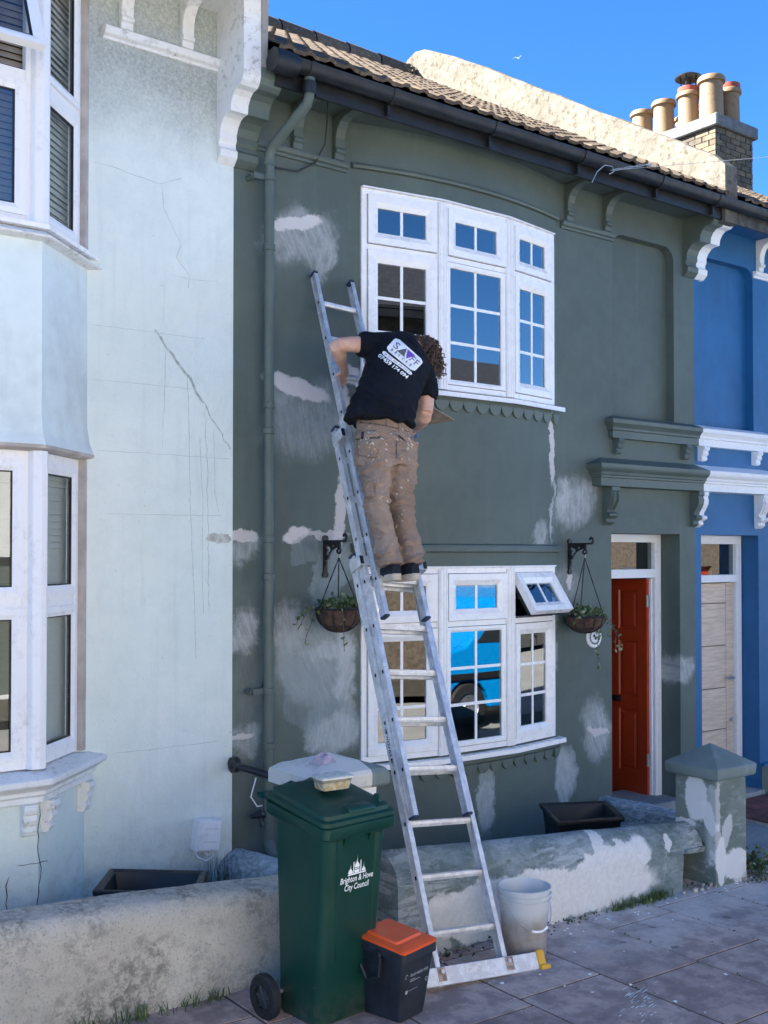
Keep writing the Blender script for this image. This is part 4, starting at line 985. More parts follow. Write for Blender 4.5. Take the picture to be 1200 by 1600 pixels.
def patched_wall():
    m = NT('patchy_grey_green_paint'); wob = m.wobble(.17, 7); scr = m.noise(1., 5, .7, stretch=(10, 10, 34)); scr2 = m.noise(30, 5, .75)
    sm = m.ramp(m.math('ADD', m.math('MULTIPLY', scr, .55), m.math('MULTIPLY', scr2, .45)), .38, .64)
    c = m.mix(m.ramp(m.noise(3, 5, .65), .38, .62), C(.12, .16, .15), C(.20, .25, .255))
    c = m.mix(m.math('MULTIPLY', m.ramp(m.noise(1., 5, .7, stretch=(3.5, 3.5, 22), dist=1.2), .45, .58), m.ramp(m.noise(2.1, 4, .6), .42, .60, .05, .85)), c, C(.40, .43, .45))
    c = m.mix(m.math('MULTIPLY', m.ramp(sm, .3, .8), .22), c, C(.46, .48, .50))
    c = m.mix(m.ramp(m.noise(1., 5, .7, stretch=(6, 6, 14), dist=1.), .56, .68, 0, .8), c, C(.085, .115, .10))
    W = C(.74, .73, .70)
    for (x, z, rx, rz, rot, a) in [(1.25, .20, .95, .15, 4, 1.), (1.75, .26, .45, .13, -6, 1.), (.75, .17, .4, .13, 6, .9), (.45, .26, .16, .10, 0, .7), (1.72, .43, .05, .14, 30, .9), (2.36, .32, .045, .06, 0, .9), (.3, .10, .15, .12, 0, .5), (1.3, .06, .06, .05, 0, .5), (2.05, .35, .1, .03, 8, .6)]:
        c = m.mix(m.math('MULTIPLY', m.patch(wob, x, z, rx, rz, R(rot), .07), a), c, m.mix(m.ramp(scr2, .3, .7), W, C(.62, .61, .59)))
    m.bump(m.math('ADD', m.math('MULTIPLY', m.noise(9, 5), 1.), m.math('MULTIPLY', scr2, .5)), .45, .012); return m.done(c, .75)
M_patch = patched_wall()
topR = lambda x: lerp(.60, .375, (x - .2) / 2.65)
def profR(x):
    t = topR(x); f = -1.575
    low = gz(x) - .05 if x < 2.45 else min(gz(x) + .05 + .21 * max(0, math.sin(max(0, min(1, (x - 2.44) / .05)) * math.pi / 2)), t - .1)
    return dense([(f, low), (f + .012, t - .17)], 10) + [(f + .03, t - .09), (f + .075, t - .035), (f + .13, t - .008), (f + .17, t), (f + .22, t - .012), (f + .27, t - .05), (f + .30, t - .11), (f + .31, low)]
m = rough_wall(profR, .12, 2.70, 90, .012, 5.1)
GWR = m.obj('garden_wall', M_patch, None, smooth=True); setp(GWR, 'rounded low garden wall with white filler patches over grey-green paint, behind the ladder foot', 'wall', 'low front garden walls')
m = MB(); m.box(2.44, 2.69, -1.40, -1.36, -.1, .3); m.obj('drain_recess', M_earth, GWR)
def profD(y, x0=-.10, x1=.16):
    t = lerp(.44, .33, (y + 1.2) / 1.2)
    return dense([(x0, -.1), (x0, t - .12)], 8) + [(x0 + .025, t - .05), (x0 + .075, t - .012), (x0 + .13, t), (x0 + .18, t - .012), (x0 + .235, t - .05), (x1, t - .12), (x1, -.1)]
def stub_mat():
    m = NT('brushed_grey_primer'); s1 = m.noise(1., 5, .7, stretch=(9, 9, 26), dist=1.5); s2 = m.noise(2.2, 4, .6)
    c = m.mix(m.ramp(s1, .42, .62), C(.22, .26, .27), C(.50, .53, .55)); c = m.mix(m.ramp(s2, .4, .62, 0, .6), c, C(.48, .55, .57)); m.bump(s1, .4, .01); return m.done(c, .75)
M_stub = stub_mat()
m = MB(); rings = []
for y in span(-1.16, -.003, 30):
    rings.append([(x + .012 * noise.noise(Vector((x * 4, y * 4, z * 4))), y, z + .012 * noise.noise(Vector((x * 5 + 3, y * 5, z * 5)))) for x, z in profD(y)])
m.rings(rings); setp(m.obj('dividing_wall', M_stub, None, smooth=True), 'short rounded dividing wall brushed with grey-white primer between the two yards', 'wall')
m = MB(); rings = []
for y in span(-1.28, -.003, 20):
    t = .20 + .012 * noise.noise(Vector((y * 4, 0, 0))) + lerp(.02, 0, (y + 1.28) / 1.28)
    rings.append([(3.40, y, -.1), (3.40, y, t - .03), (3.43, y, t), (3.52, y, t + .004), (3.55, y, t - .03), (3.55, y, -.1)])
m.rings(rings); setp(m.obj('path_wall', M_stub, None, smooth=True), 'low painted kerb wall running from the red door to the right gate pillar', 'wall')
def pillar(label, cx, cy, cap_w, zb, zcap, apex, mats, split=None):
    t = thing('gate_pillar', label, 'gate pillar', (cx, cy, gz(cx)), 'stone gate pillars with pyramid caps')
    h = cap_w / 2; s = h - .045
    m = MB(); rings = []
    for z in span(zb, zcap + .005, 14):
        n = lambda a: .006 * noise.noise(Vector((a, z * 5, cx)))
        rings.append([(cx - s + n(1), cy - s + n(2), z), (cx + s + n(3), cy - s + n(4), z), (cx + s + n(5), cy + s, z), (cx - s + n(7), cy + s, z)])
    m.rings(rings); m.obj('shaft', mats[0], t, bevel=.012, seg=2)
    m = MB(); H = h
    def sq(hh, z): return [(cx - hh, cy - hh, z), (cx + hh, cy - hh, z), (cx + hh, cy + hh, z), (cx - hh, cy + hh, z)]
    if split is None:
        m.rings([sq(H - .01, zcap), sq(H, zcap + .012), sq(H + .004, zcap + .075), sq(H - .012, zcap + .088), sq(.004, apex)]); m.obj('cap', mats[1], t, bevel=.008, seg=2, smooth=True)
    else:
        for k, (xa, xb) in enumerate(((cx - H, split), (split, cx + H))):
            m = MB(); zr = lambda x, y: apex - (apex - zcap - .088) * max(abs(x - cx), abs(y - cy)) / H
            n = 10; top = []; xsn = sorted(set(span(xa, xb, 6) + ([cx] if xa < cx < xb else [])))
            rings = []
            for x in xsn:
                d = .014 if abs(abs(x - cx) - H) < 1e-6 else 0
                rings.append([(x, cy - H + .01, zcap), (x, cy - H, zcap + .014), (x, cy - H - .003, zcap + .07 - d)] + [(x, y, zr(x, y) - d) for y in span(cy - H + .012, cy + H - .012, 12)] + [(x, cy + H, zcap + .07 - d), (x, cy + H, zcap)])
            m.rings(rings); m.obj('cap', mats[1 + k], t)
    return t
def pillar_mat():
    m = NT('scraped_pillar_paint'); wob = m.wobble(.09, 10); f = m.noise(28, 5, .75); g2 = m.noise(3, 5, .6)
    c = m.mix(m.ramp(g2, .38, .62), C(.13, .165, .145), C(.17, .205, .185)); c = m.mix(m.ramp(m.noise(1., 5, .7, stretch=(7, 7, 22)), .5, .68, 0, .6), c, C(.33, .38, .40))
    x, y, z = m.xyz()
    for (xx, zz, rx, rz, rot, a) in [(2.92, .12, .16, .10, 0, .95), (2.76, .16, .05, .16, 0, .95), (3.0, .05, .1, .1, 0, .7), (2.82, .34, .05, .12, 20, .6), (2.72, .40, .03, .3, 0, .5)]:
        c = m.mix(m.math('MULTIPLY', m.math('MULTIPLY', m.patch(wob, xx, zz, rx, rz, R(rot), .08), m.ramp(y, -1.55, -1.62)), a), c, C(.70, .70, .69))
    sep = m.n('ShaderNodeCombineXYZ'); m.l(y, sep.inputs[0]); m.l(z, sep.inputs[2]); add = m.n('ShaderNodeVectorMath', operation='ADD'); m.l(sep.outputs[0], add.inputs[0])
    w2 = m.n('ShaderNodeVectorMath', operation='SUBTRACT'); m.l(wob, w2.inputs[0]); m.l(m.tc(), w2.inputs[1]); m.l(w2.outputs[0], add.inputs[1])
    left = m.ramp(x, 2.76, 2.73)
    for (yy, zz, rx, rz, rot, a) in [(-1.50, .56, .09, .16, 0, .95), (-1.60, .44, .05, .12, 20, .9), (-1.40, .38, .09, .04, 0, .8)]:
        c = m.mix(m.math('MULTIPLY', m.math('MULTIPLY', m.patch(add.outputs[0], yy, zz, rx, rz, R(rot), .08), left), a), c, C(.70, .70, .69))
    m.bump(m.math('ADD', f, m.math('MULTIPLY', g2, 2.)), .4, .01); return m.done(c, .75)
M_pil = pillar_mat()
M_capg = painted_wall('brushed_cap_paint', C(.15, .19, .18), [], streaks=0, base2=C(.36, .41, .43), fine=.3)
pillar('scraped grey-green gate pillar with white filler at its foot, beside the front path', 2.875, -1.492, .425, gz(2.9) - .05, .70, .905, (M_pil, M_capg))
M_capw = grimy_white('pale_cement_cap', C(.64, .61, .56), C(.30, .28, .25), .7)
pillar('gate pillar behind the green bin, its cap half bare pale cement and half grey-green', -.20, -1.385, .455, -.05, 1.005, 1.165, (M_upvc2, M_capw, M_capg), split=-.085)
# ================================================================== BINS
BIN = thing('wheelie_bin', 'tall dark green two-wheeled council bin standing at the end of the cement wall', 'wheelie bin', (-.52, -1.80, gz(-.5)))
def bin_mat():
    m = NT('dark_green_bin_plastic'); f = m.noise(3.5, 5, .6); s_ = m.noise(1., 5, .7, stretch=(26, 26, 2.5))
    c = m.mix(m.ramp(f, .35, .65), C(.002, .038, .027), C(.004, .050, .036)); c = m.mix(m.ramp(s_, .58, .8, 0, .22), c, C(.07, .07, .03)); c = m.mix(m.ramp(m.noise(40, 3, .7), .70, .78, 0, .4), c, C(.15, .20, .17))
    x, y, z = m.xyz(); dz_ = m.math('MULTIPLY', m.ramp(m.math('ADD', z, m.math('MULTIPLY', m.noise(6, 5, .7), .25)), .42, .12), m.ramp(m.noise(24, 5, .75), .35, .7))
    c = m.mix(m.math('MULTIPLY', dz_, .45), c, C(.16, .15, .12)); sc = m.ramp(m.noise(1., 5, .7, stretch=(5, 5, 60)), .66, .74)
    c = m.mix(m.math('MULTIPLY', sc, .35), c, C(.10, .16, .13))
    m.bump(m.noise(120, 2), .06, .002); return m.done(c, m.ramp(f, .3, .7, .34, .5), None, .35)
M_bin = bin_mat()
BYAW = R(6.4); bc = Vector((-.488, -1.823, 0)); bz = gz(-.5)
brot = Matrix.Rotation(BYAW, 3, 'Z')
def BP(x, y, z): return bc + brot @ Vector((x * .934, y * .838, 0)) + Vector((0, 0, bz + z))
def rrect(hx, hy, r, n=4):
    out = []
    for cx, cy, a0 in ((hx - r, -hy + r, -math.pi / 2), (hx - r, hy - r, 0), (-hx + r, hy - r, math.pi / 2), (-hx + r, -hy + r, math.pi)):
        for k in range(n + 1): a = a0 + math.pi / 2 * k / n; out.append((cx + r * math.cos(a), cy + r * math.sin(a)))
    return out
def loft_b(m, secs, r=.045, slope=0.0):
    """secs: (cx, cy, hx, hy, z); z rises to the back by slope"""
    m.rings([[BP(cx + x, cy + y, z + slope * (y + hy) * min(1, z)) for x, y in rrect(hx, hy, r)] for cx, cy, hx, hy, z in secs])
m = MB(); loft_b(m, [(-.034, .0, .170, .165, .0), (-.032, .0, .182, .178, .02), (-.020, .0, .190, .193, .30), (-.008, 0, .200, .214, .62), (0, 0, .208, .232, .87), (0, 0, .210, .235, .88)], .05, .145)
body = m.obj('body', M_bin, BIN, smooth=True)
m = MB(); loft_b(m, [(0, 0, .232, .262, .852), (0, 0, .240, .27, .86), (0, 0, .242, .272, .905), (0, 0, .232, .262, .912)], .04, .145)
m.obj('rim', M_bin, BIN, smooth=True, bevel=0)
for sx in (-.08, .085):
    m = MB(); m.hexa([BP(sx - .012, -.255, .852), BP(sx + .012, -.255, .852), BP(sx + .012, -.205, .852), BP(sx - .012, -.205, .852), BP(sx - .012, -.268, .875), BP(sx + .012, -.268, .875), BP(sx + .012, -.21, .875), BP(sx - .012, -.21, .875)])
    m.v[0:2] = [tuple(BP(sx - .012, -.218, .79)), tuple(BP(sx + .012, -.218, .79))]; m.obj('rim_rib', M_bin, body)
for sx in (-1, 1):   # moulded flutes down the front corners
    m = MB(); m.rings([[BP(sx * (.150 - .03 * t) + a, -(.232 - .052 * t) + (.004 if abs(a) > .02 else -.007), .84 - .62 * t) for a in (-.03, -.015, 0, .015, .03)] for t in span(0, 1, 6)], False, False); m.obj('flute', M_bin, body, smooth=True, fix=False)
m = MB(); L_ = [(0, 0, .243, .268, .913), (0, 0, .243, .268, .932), (0, 0, .222, .248, .940), (0, 0, .218, .244, .958), (0, .01, .205, .225, .965), (0, .03, .15, .17, .985), (0, .04, .06, .08, .992)]
loft_b(m, L_, .045, .165)
lid = m.obj('lid', M_bin, BIN, smooth=True)
m = MB(); m.hexa([BP(-.07, -.252, .945), BP(.115, -.252, .945), BP(.10, -.17, .958), BP(-.055, -.17, .958), BP(-.065, -.248, .975), BP(.11, -.248, .975), BP(.095, -.165, .985), BP(-.05, -.165, .985)]); m.obj('lid_grip', M_bin, lid, bevel=.012, seg=2, smooth=True)
m = MB(); m.hexa([BP(.17, -.20, .965), BP(.20, -.20, .962), BP(.20, -.14, .97), BP(.17, -.14, .972), BP(.18, -.19, .998), BP(.195, -.19, .998), BP(.195, -.15, 1.0), BP(.18, -.15, 1.0)]); m.obj('lid_lug', M_bin, lid)
m = MB(); m.tube([BP(-.20, .26, .985), BP(-.235, .31, .99), BP(.235, .31, .99), BP(.2, .26, .985)], .016, 8); [m.tube([BP(x, .29, 1.0), BP(x + .06, .27, 1.02), BP(x + .12, .29, 1.0)], .02, 8) for x in (-.12, .02)]; m.obj('handle', M_bin, BIN, smooth=True)
M_rub = simple('black_tyre_rubber', C(.014, .014, .016), .75, var=.3, vs=30); M_rim = simple('grey_wheel_plastic', C(.045, .05, .055), .5)
for sx in (-1, 1):
    c = BP(-.318 if sx < 0 else .26, .13, .103)
    m = MB(); prof = [(.055, -.022), (.092, -.022), (.103, -.012), (.103, .012), (.092, .022), (.055, .022)]
    m.lathe(prof + prof[:1], (0, 0, 0), 26, 'x'); m.v = [tuple(c + brot @ Vector(p)) for p in m.v]; wh = m.obj('wheel', M_rub, BIN, smooth=True)
    m = MB(); m.lathe([(.0, -.012), (.02, -.012), (.022, -.004), (.056, -.004), (.056, .004), (0, .004)], (0, 0, 0), 20, 'x')
    for a in range(6):
        t = a * math.pi / 3; m.tube([(-.010, .018 * math.cos(t), .018 * math.sin(t)), (-.010, .055 * math.cos(t), .055 * math.sin(t))], .006, 5)
    m.v = [tuple(c + brot @ Vector((p[0] * (1 if sx < 0 else -1), p[1], p[2]))) for p in m.v]; m.obj('rim', M_rim, wh, smooth=True)
m = MB(); m.tube([BP(-.30, .13, .103), BP(.27, .13, .103)], .01, 8); m.obj('axle', M_steel, BIN)
# ---- printed lettering helper
def text2d(txt, size, shear=0.0, bold=0.0, align='CENTER'):
    cu = D.curves.new('lettering', 'FONT'); cu.body = txt; cu.size = size; cu.shear = shear; cu.offset = bold; cu.align_x = align; cu.resolution_u = 3
    o = D.objects.new('lettering', cu); COL.objects.link(o)
    me = D.meshes.new_from_object(o.evaluated_get(bpy.context.evaluated_depsgraph_get()))
    vs = [(v.co.x, v.co.y) for v in me.vertices]; fs = [tuple(p.vertices) for p in me.polygons]
    D.objects.remove(o); D.curves.remove(cu); D.meshes.remove(me)
    return vs, fs
def print_on(m, shape, fn): m.add([fn(x, y) for x, y in shape[0]], shape[1])
M_print = simple('white_print', C(.88, .89, .88), .5, var=.02)
def bin_front(x, y):   # local print plane, y up, centred on the logo
    z = .635 + y * .92; hy = lerp(.214, .234, (z - .62) / .25) if z > .62 else lerp(.193, .214, (z - .30) / .32)
    return BP(.004 + x * .92, -hy - .0035, z + .0)
m = MB()
print_on(m, text2d('Brighton & Hove', .042, .18, .0006), lambda x, y: bin_front(x * .82, y))
print_on(m, text2d('City Council', .042, .18, .0006), lambda x, y: bin_front(x * .82, y - .040))
m.obj('lettering', M_print, body, fix=False)
m = MB(); YB = .040; S = .00115
def dome(cx, w, h, spire, base=0.0):
    pts = [(-w, 0), (-w * 1.12, h * .25), (-w * .95, h * .5), (-w * .5, h * .8), (-w * .14, h), (-.5, h + spire * .55), (0, h + spire), (.5, h + spire * .55), (w * .14, h), (w * .5, h * .8), (w * .95, h * .5), (w * 1.12, h * .25), (w, 0)]
    m.poly([bin_front((cx + x) * S, YB + (base + y) * S) for x, y in pts])
m.poly([bin_front(x * S, YB + y * S) for x, y in [(-56, -6), (56, -6), (56, 0), (-56, 0)]])
dome(-40, 12, 22, 22, 1); dome(0, 14, 24, 32, 24); dome(42, 10, 20, 24, 1)
for cx, h in ((-21, 52), (23, 54)): m.poly([bin_front((cx + x) * S, YB + y * S) for x, y in [(-3.2, .5), (3.2, .5), (2.6, h - 4), (0, h), (-2.6, h - 4)]])
m.poly([bin_front(x * S, YB + y * S) for x, y in [(-14, .8), (14, .8), (16, 14), (-16, 14)]]); m.poly([bin_front(x * S, YB + y * S) for x, y in [(-15, 17), (15, 17), (14, 21), (-14, 21)]])
for cx, w, h, b in ((-40, 16, 20, 1), (0, 22, 36, 14), (42, 13, 18, 1)):
    for s0 in (-1,):
        arc = [(cx + s0 * w * (1 - .9 * t * t), b + h * t + 4) for t in span(0, 1, 6)]
        for p, q2 in zip(arc, arc[1:]): m.poly([bin_front(p[0] * S, YB + p[1] * S), bin_front((p[0] - s0 * 1.6) * S, YB + p[1] * S), bin_front((q2[0] - s0 * 1.6) * S, YB + q2[1] * S), bin_front(q2[0] * S, YB + q2[1] * S)])
m.obj('crest', M_print, body, fix=False)
# ---- tub on the bin lid and wrapper on the pillar cap
TUB = thing('food_tub', 'clear plastic tub of yellow leftovers standing on the green bin lid', 'food tub', tuple(BP(.045, .02, .99)))
tc = BP(.03, .02, 1.022); ty = Matrix.Rotation(R(-4), 3, 'Z')
def TP(x, y, z): return tc + ty @ Vector((x, y, z))
def tubsec(m, secs, r=.014): m.rings([[TP(x, y, z) for x, y in rrect(a, b, r, 3)] for a, b, z in secs])
M_tub = NT('cloudy_clear_plastic'); M_tub.b.inputs['Transmission Weight'].default_value = .75; M_tub.b.inputs['IOR'].default_value = 1.2; M_tub = M_tub.done(C(.90, .90, .80), .22)
m = MB(); tubsec(m, [(.070, .045, .0), (.073, .048, .002), (.082, .056, .052), (.0835, .058, .054)]); m.obj('tub', M_tub, TUB, smooth=True)
m = MB(); tubsec(m, [(.066, .041, .003), (.076, .050, .038), (.05, .03, .044)]); 
def food():
    k = NT('yellow_food'); c = k.mix(k.ramp(k.noise(38, 4), .42, .6), C(.62, .36, .03), C(.78, .66, .40)); return k.done(c, .5)
m.obj('leftovers', food(), TUB, smooth=True)
m = MB(); tubsec(m, [(.087, .062, .054), (.088, .063, .062), (.080, .055, .066)]); m.obj('lid', simple('milky_lid_plastic', C(.72, .70, .60), .3), TUB, smooth=True)
WRP = thing('plastic_wrapper', 'crumpled clear pinkish packaging lying on the pale pillar cap', 'wrapper', (-.27, -1.44, 1.13))
m = MB(); q = random.Random(12); n = 7; grid = []
capz = lambda x, y: 1.165 - (1.165 - 1.005 - .088) * max(abs(x + .20), abs(y + 1.385)) / .2275
for j in range(n):
    for i in range(n):
        x = -.33 + .105 * i / (n - 1); y = -1.50 + .11 * j / (n - 1); e = min(i, j, n - 1 - i, n - 1 - j)
        grid.append((x + q.uniform(-.006, .006), y + q.uniform(-.006, .006), capz(x, y) + .003 + (q.uniform(.006, .035) if e else .002)))
m.add(grid, [(j * n + i, j * n + i + 1, (j + 1) * n + i + 1, (j + 1) * n + i) for j in range(n - 1) for i in range(n - 1)])
mw = NT('pinkish_clear_plastic'); mw.b.inputs['Transmission Weight'].default_value = .35; mw = mw.done(C(.66, .52, .58), .2); m.obj('film', mw, WRP, fix=False)
# ---- food caddy
CAD = thing('food_caddy', 'small dark grey food waste bin with bright orange lid beside the green bin', 'food bin', (-.30, -2.05, gz(-.3)))
cc = Vector((-.268, -2.045, 0)); crot = Matrix.Rotation(R(14), 3, 'Z'); cz = gz(-.27) + .004
def CP(x, y, z): return cc + crot @ Vector((x, y, 0)) + Vector((0, 0, cz + z))
M_cad = simple('charcoal_caddy_plastic', C(.018, .022, .030), .5, var=.35, vs=5, bump=.05); M_or = simple('orange_lid_plastic', C(.80, .105, .022), .42, var=.08, vs=4)
def csec(m, secs, r=.02): m.rings([[CP(x, y + cy, z + .10 * (y + cy + .15) * (z > .26)) for x, y in rrect(a, b, r, 3)] for a, b, z, cy in secs])
m = MB(); csec(m, [(.088, .105, 0, .01), (.092, .11, .004, .01), (.118, .140, .285, 0), (.128, .150, .287, 0), (.128, .150, .327, 0)]); cb = m.obj('body', M_cad, CAD, smooth=True)
m = MB(); csec(m, [(.128, .150, .328, 0), (.129, .151, .340, 0), (.118, .140, .346, 0), (.098, .105, .347, .02), (.092, .098, .358, .02)], .016); m.obj('lid', M_or, CAD, smooth=True)
m = MB(); m.tube([CP(-.131, .0, .30), CP(-.137, -.02, .285), CP(-.139, -.01, .21), CP(-.139, .06, .18), CP(-.137, .10, .24)], .008, 7); m.lathe([(0, -.012), (.022, -.012), (.022, .004), (0, .004)], CP(-.132, 0, .30), 12, 'x'); m.obj('carry_handle', M_cad, CAD, smooth=True)
m = MB(); [m.tube([CP(x, .145, .352), CP(x, .165, .368)], .014, 8) for x in (-.05, .05)]; m.obj('hinge', M_or, CAD, smooth=True)
def cad_front(x, y):
    z = .21 + y; hy = lerp(.11, .140, z / .285) - .01 * (1 - z / .285)
    return CP(-.004 + x, -hy - .0025, z)
M_gprint = simple('faded_grey_print', C(.36, .38, .40), .6)
m = MB(); print_on(m, text2d('food waste only', .0235, .08, .0003), lambda x, y: cad_front(x * .88 + .012, y))
for (x0, x1, y0, h) in ((-.055, -.015, -.016, .003), (-.055, .02, -.024, .003), (-.055, .01, -.066, .0025), (-.080, -.064, -.076, .017)): m.poly([cad_front(x0, y0), cad_front(x1, y0), cad_front(x1, y0 + h), cad_front(x0, y0 + h)])
k = 14; m.add([cad_front(.075 + .011 * r_ * math.cos(2 * math.pi * i / k), -.045 + .011 * r_ * math.sin(2 * math.pi * i / k)) for r_ in (1, .55) for i in range(k)], [(i, (i + 1) % k, k + (i + 1) % k, k + i) for i in range(k)])
m.add([cad_front(-.083 + .009 * r_ * math.cos(4.2 * i / k + .6), .008 + .011 * r_ * math.sin(4.2 * i / k + .6)) for r_ in (1, .7) for i in range(k)], [(i, i + 1, k + i + 1, k + i) for i in range(k - 1)])
m.obj('lettering', M_gprint, cb, fix=False)
# ---- bucket
BKT = thing('plaster_bucket', 'cloudy white plastic bucket with wire handle beside the ladder foot', 'bucket', (.775, -1.83, gz(.77)))
bx, by, bb = .778, -1.83, gz(.77) + .003
def bucket_mat():
    m = NT('cloudy_bucket_plastic'); x, y, z = m.xyz(); wz = m.math('ADD', z, m.math('MULTIPLY', m.math('SUBTRACT', m.noise(9, 5, .65), .5), .12))
    c = m.mix(m.ramp(wz, .20, .30), m.mix(m.ramp(m.noise(14, 5, .7), .4, .62), C(.50, .44, .40), C(.62, .58, .56)), C(.86, .88, .88)); m.b.inputs['Transmission Weight'].default_value = .42; m.b.inputs['Subsurface Weight'].default_value = 0
    m.bump(m.noise(30, 4), .1, .004); return m.done(c, .38)
m = MB(); prof = [(.0, .004), (.112, .0), (.116, .006), (.130, .26), (.134, .30), (.146, .302), (.146, .309), (.136, .311), (.137, .325), (.147, .327), (.147, .334), (.137, .336), (.138, .352), (.146, .354), (.146, .366), (.139, .368), (.135, .36), (.126, .25), (.112, .01), (0, .008)]
m.lathe(prof, (bx, by, bb), 40); m.obj('pail', bucket_mat(), BKT, smooth=True)
m = MB(); m.lathe([(.0, .20), (.121, .20)], (bx, by, bb), 30); m.obj('plaster_mix', simple('wet_plaster', C(.45, .38, .35), .7), BKT)
m = MB(); hd = [Vector((bx + .148 * math.cos(a), by - .03 - .10 * math.sin(a) * .9, bb + .285 - .135 * math.sin(a))) for a in [math.pi * k / 16 for k in range(17)]]
m.tube(hd, .0028, 6); hnd = m.obj('wire_handle', M_steel, BKT, smooth=True)
m = MB(); m.tube(hd[6:11], .008, 8); m.obj('grip', M_print, hnd, smooth=True)
# ---- black boxes in the yards
def open_box(m, pts_top, pts_bot, z1, z0, rim, th=.02):
    P = [Vector((p[0], p[1], z1)) for p in pts_top]; B = [Vector((p[0], p[1], z0)) for p in pts_bot]; c = sum(P, Vector()) / 4; cb_ = sum(B, Vector()) / 4
    off = lambda L, k, dz=0: [p + (p - c).normalized() * k + Vector((0, 0, dz)) for p in L]
    ins = lambda L, cc_, dz: [p + (cc_ - p).normalized() * th * 1.3 + Vector((0, 0, dz)) for p in L]
    m.rings([B, [B[i].lerp(P[i], .9) for i in range(4)], off(P, rim, -.035), off(P, rim + .006, -.004), off(P, rim), P, ins(P, c, -.01), ins(B, cb_, .02)])
RB = thing('recycling_box', 'black open recycling box with rounded rim in the left yard below the bay window', 'recycling box', (-.85, -.5, .1))
tp = [onZ(u, v, .43) for u, v in ((152, 1390), (176, 1358), (319, 1361), (322, 1392))]; tp[3] = tp[0] + (tp[2] - tp[1])
cz_ = sum(tp, Vector()) / 4; bt = [cz_ + (p - cz_) * .86 for p in tp]
m = MB(); open_box(m, tp, bt, .43, .08, .022); m.obj('box', M_blackiron, RB, bevel=.010, seg=2, smooth=True)
m = MB(); e = tp[2]; m.tube([e + Vector((.0, -.02, -.20)), e + Vector((.005, -.02, -.05)), e + Vector((.0, -.01, .0))], [.03, .03, .024], 8); m.obj('corner_clip', simple('scuffed_grey_plastic', C(.10, .11, .12), .6, var=.5, vs=30), RB, smooth=True)
TR = thing('trough_planter', 'large black plastic trough behind the right garden wall', 'trough', (2.3, -.8, .0))
tp = [Vector((1.98, -.93, 0)), Vector((2.26, -.50, 0)), Vector((2.68, -.72, 0)), Vector((2.42, -1.10, 0))]; c_ = sum(tp, Vector()) / 4
m = MB(); open_box(m, tp, [c_ + (p - c_) * .85 for p in tp], .40, .0, .02); m.obj('trough', M_blackiron, TR, bevel=.006, smooth=True)
# ================================================================== HANGING BASKETS, BRACKETS, PLAQUE
M_coir = simple('brown_coco_liner', C(.085, .05, .035), .95, var=.45, vs=18, bump=.8, bs=50)
def leafmat(name, a, b):
    m = NT(name); c = m.mix(m.ramp(m.noise(22, 3), .3, .7), a, b); return m.done(c, .55)
M_leaf = leafmat('ivy_leaf', C(.035, .075, .02), C(.09, .15, .045)); M_leaf2 = leafmat('pale_variegated_leaf', C(.12, .16, .07), C(.30, .33, .20)); M_dry = leafmat('dry_stem', C(.10, .06, .035), C(.16, .10, .05))
LQ = random.Random(21)
def leaf(m, p, size, d=None):
    p = Vector(p); a = Vector((LQ.uniform(-1, 1), LQ.uniform(-1, .3), LQ.uniform(-.5, .9))).normalized() if d is None else d
    b = a.orthogonal().normalized(); b = (Matrix.Rotation(LQ.uniform(0, 6.28), 3, a) @ b); n = a.cross(b)
    m.add([p, p + a * size * .35 + b * size * .36 + n * size * .08, p + a * size * .75 + b * size * .22, p + a * size, p + a * size * .75 - b * size * .22, p + a * size * .35 - b * size * .36 + n * size * .08], [(0, 1, 2, 3), (0, 3, 4, 5)])
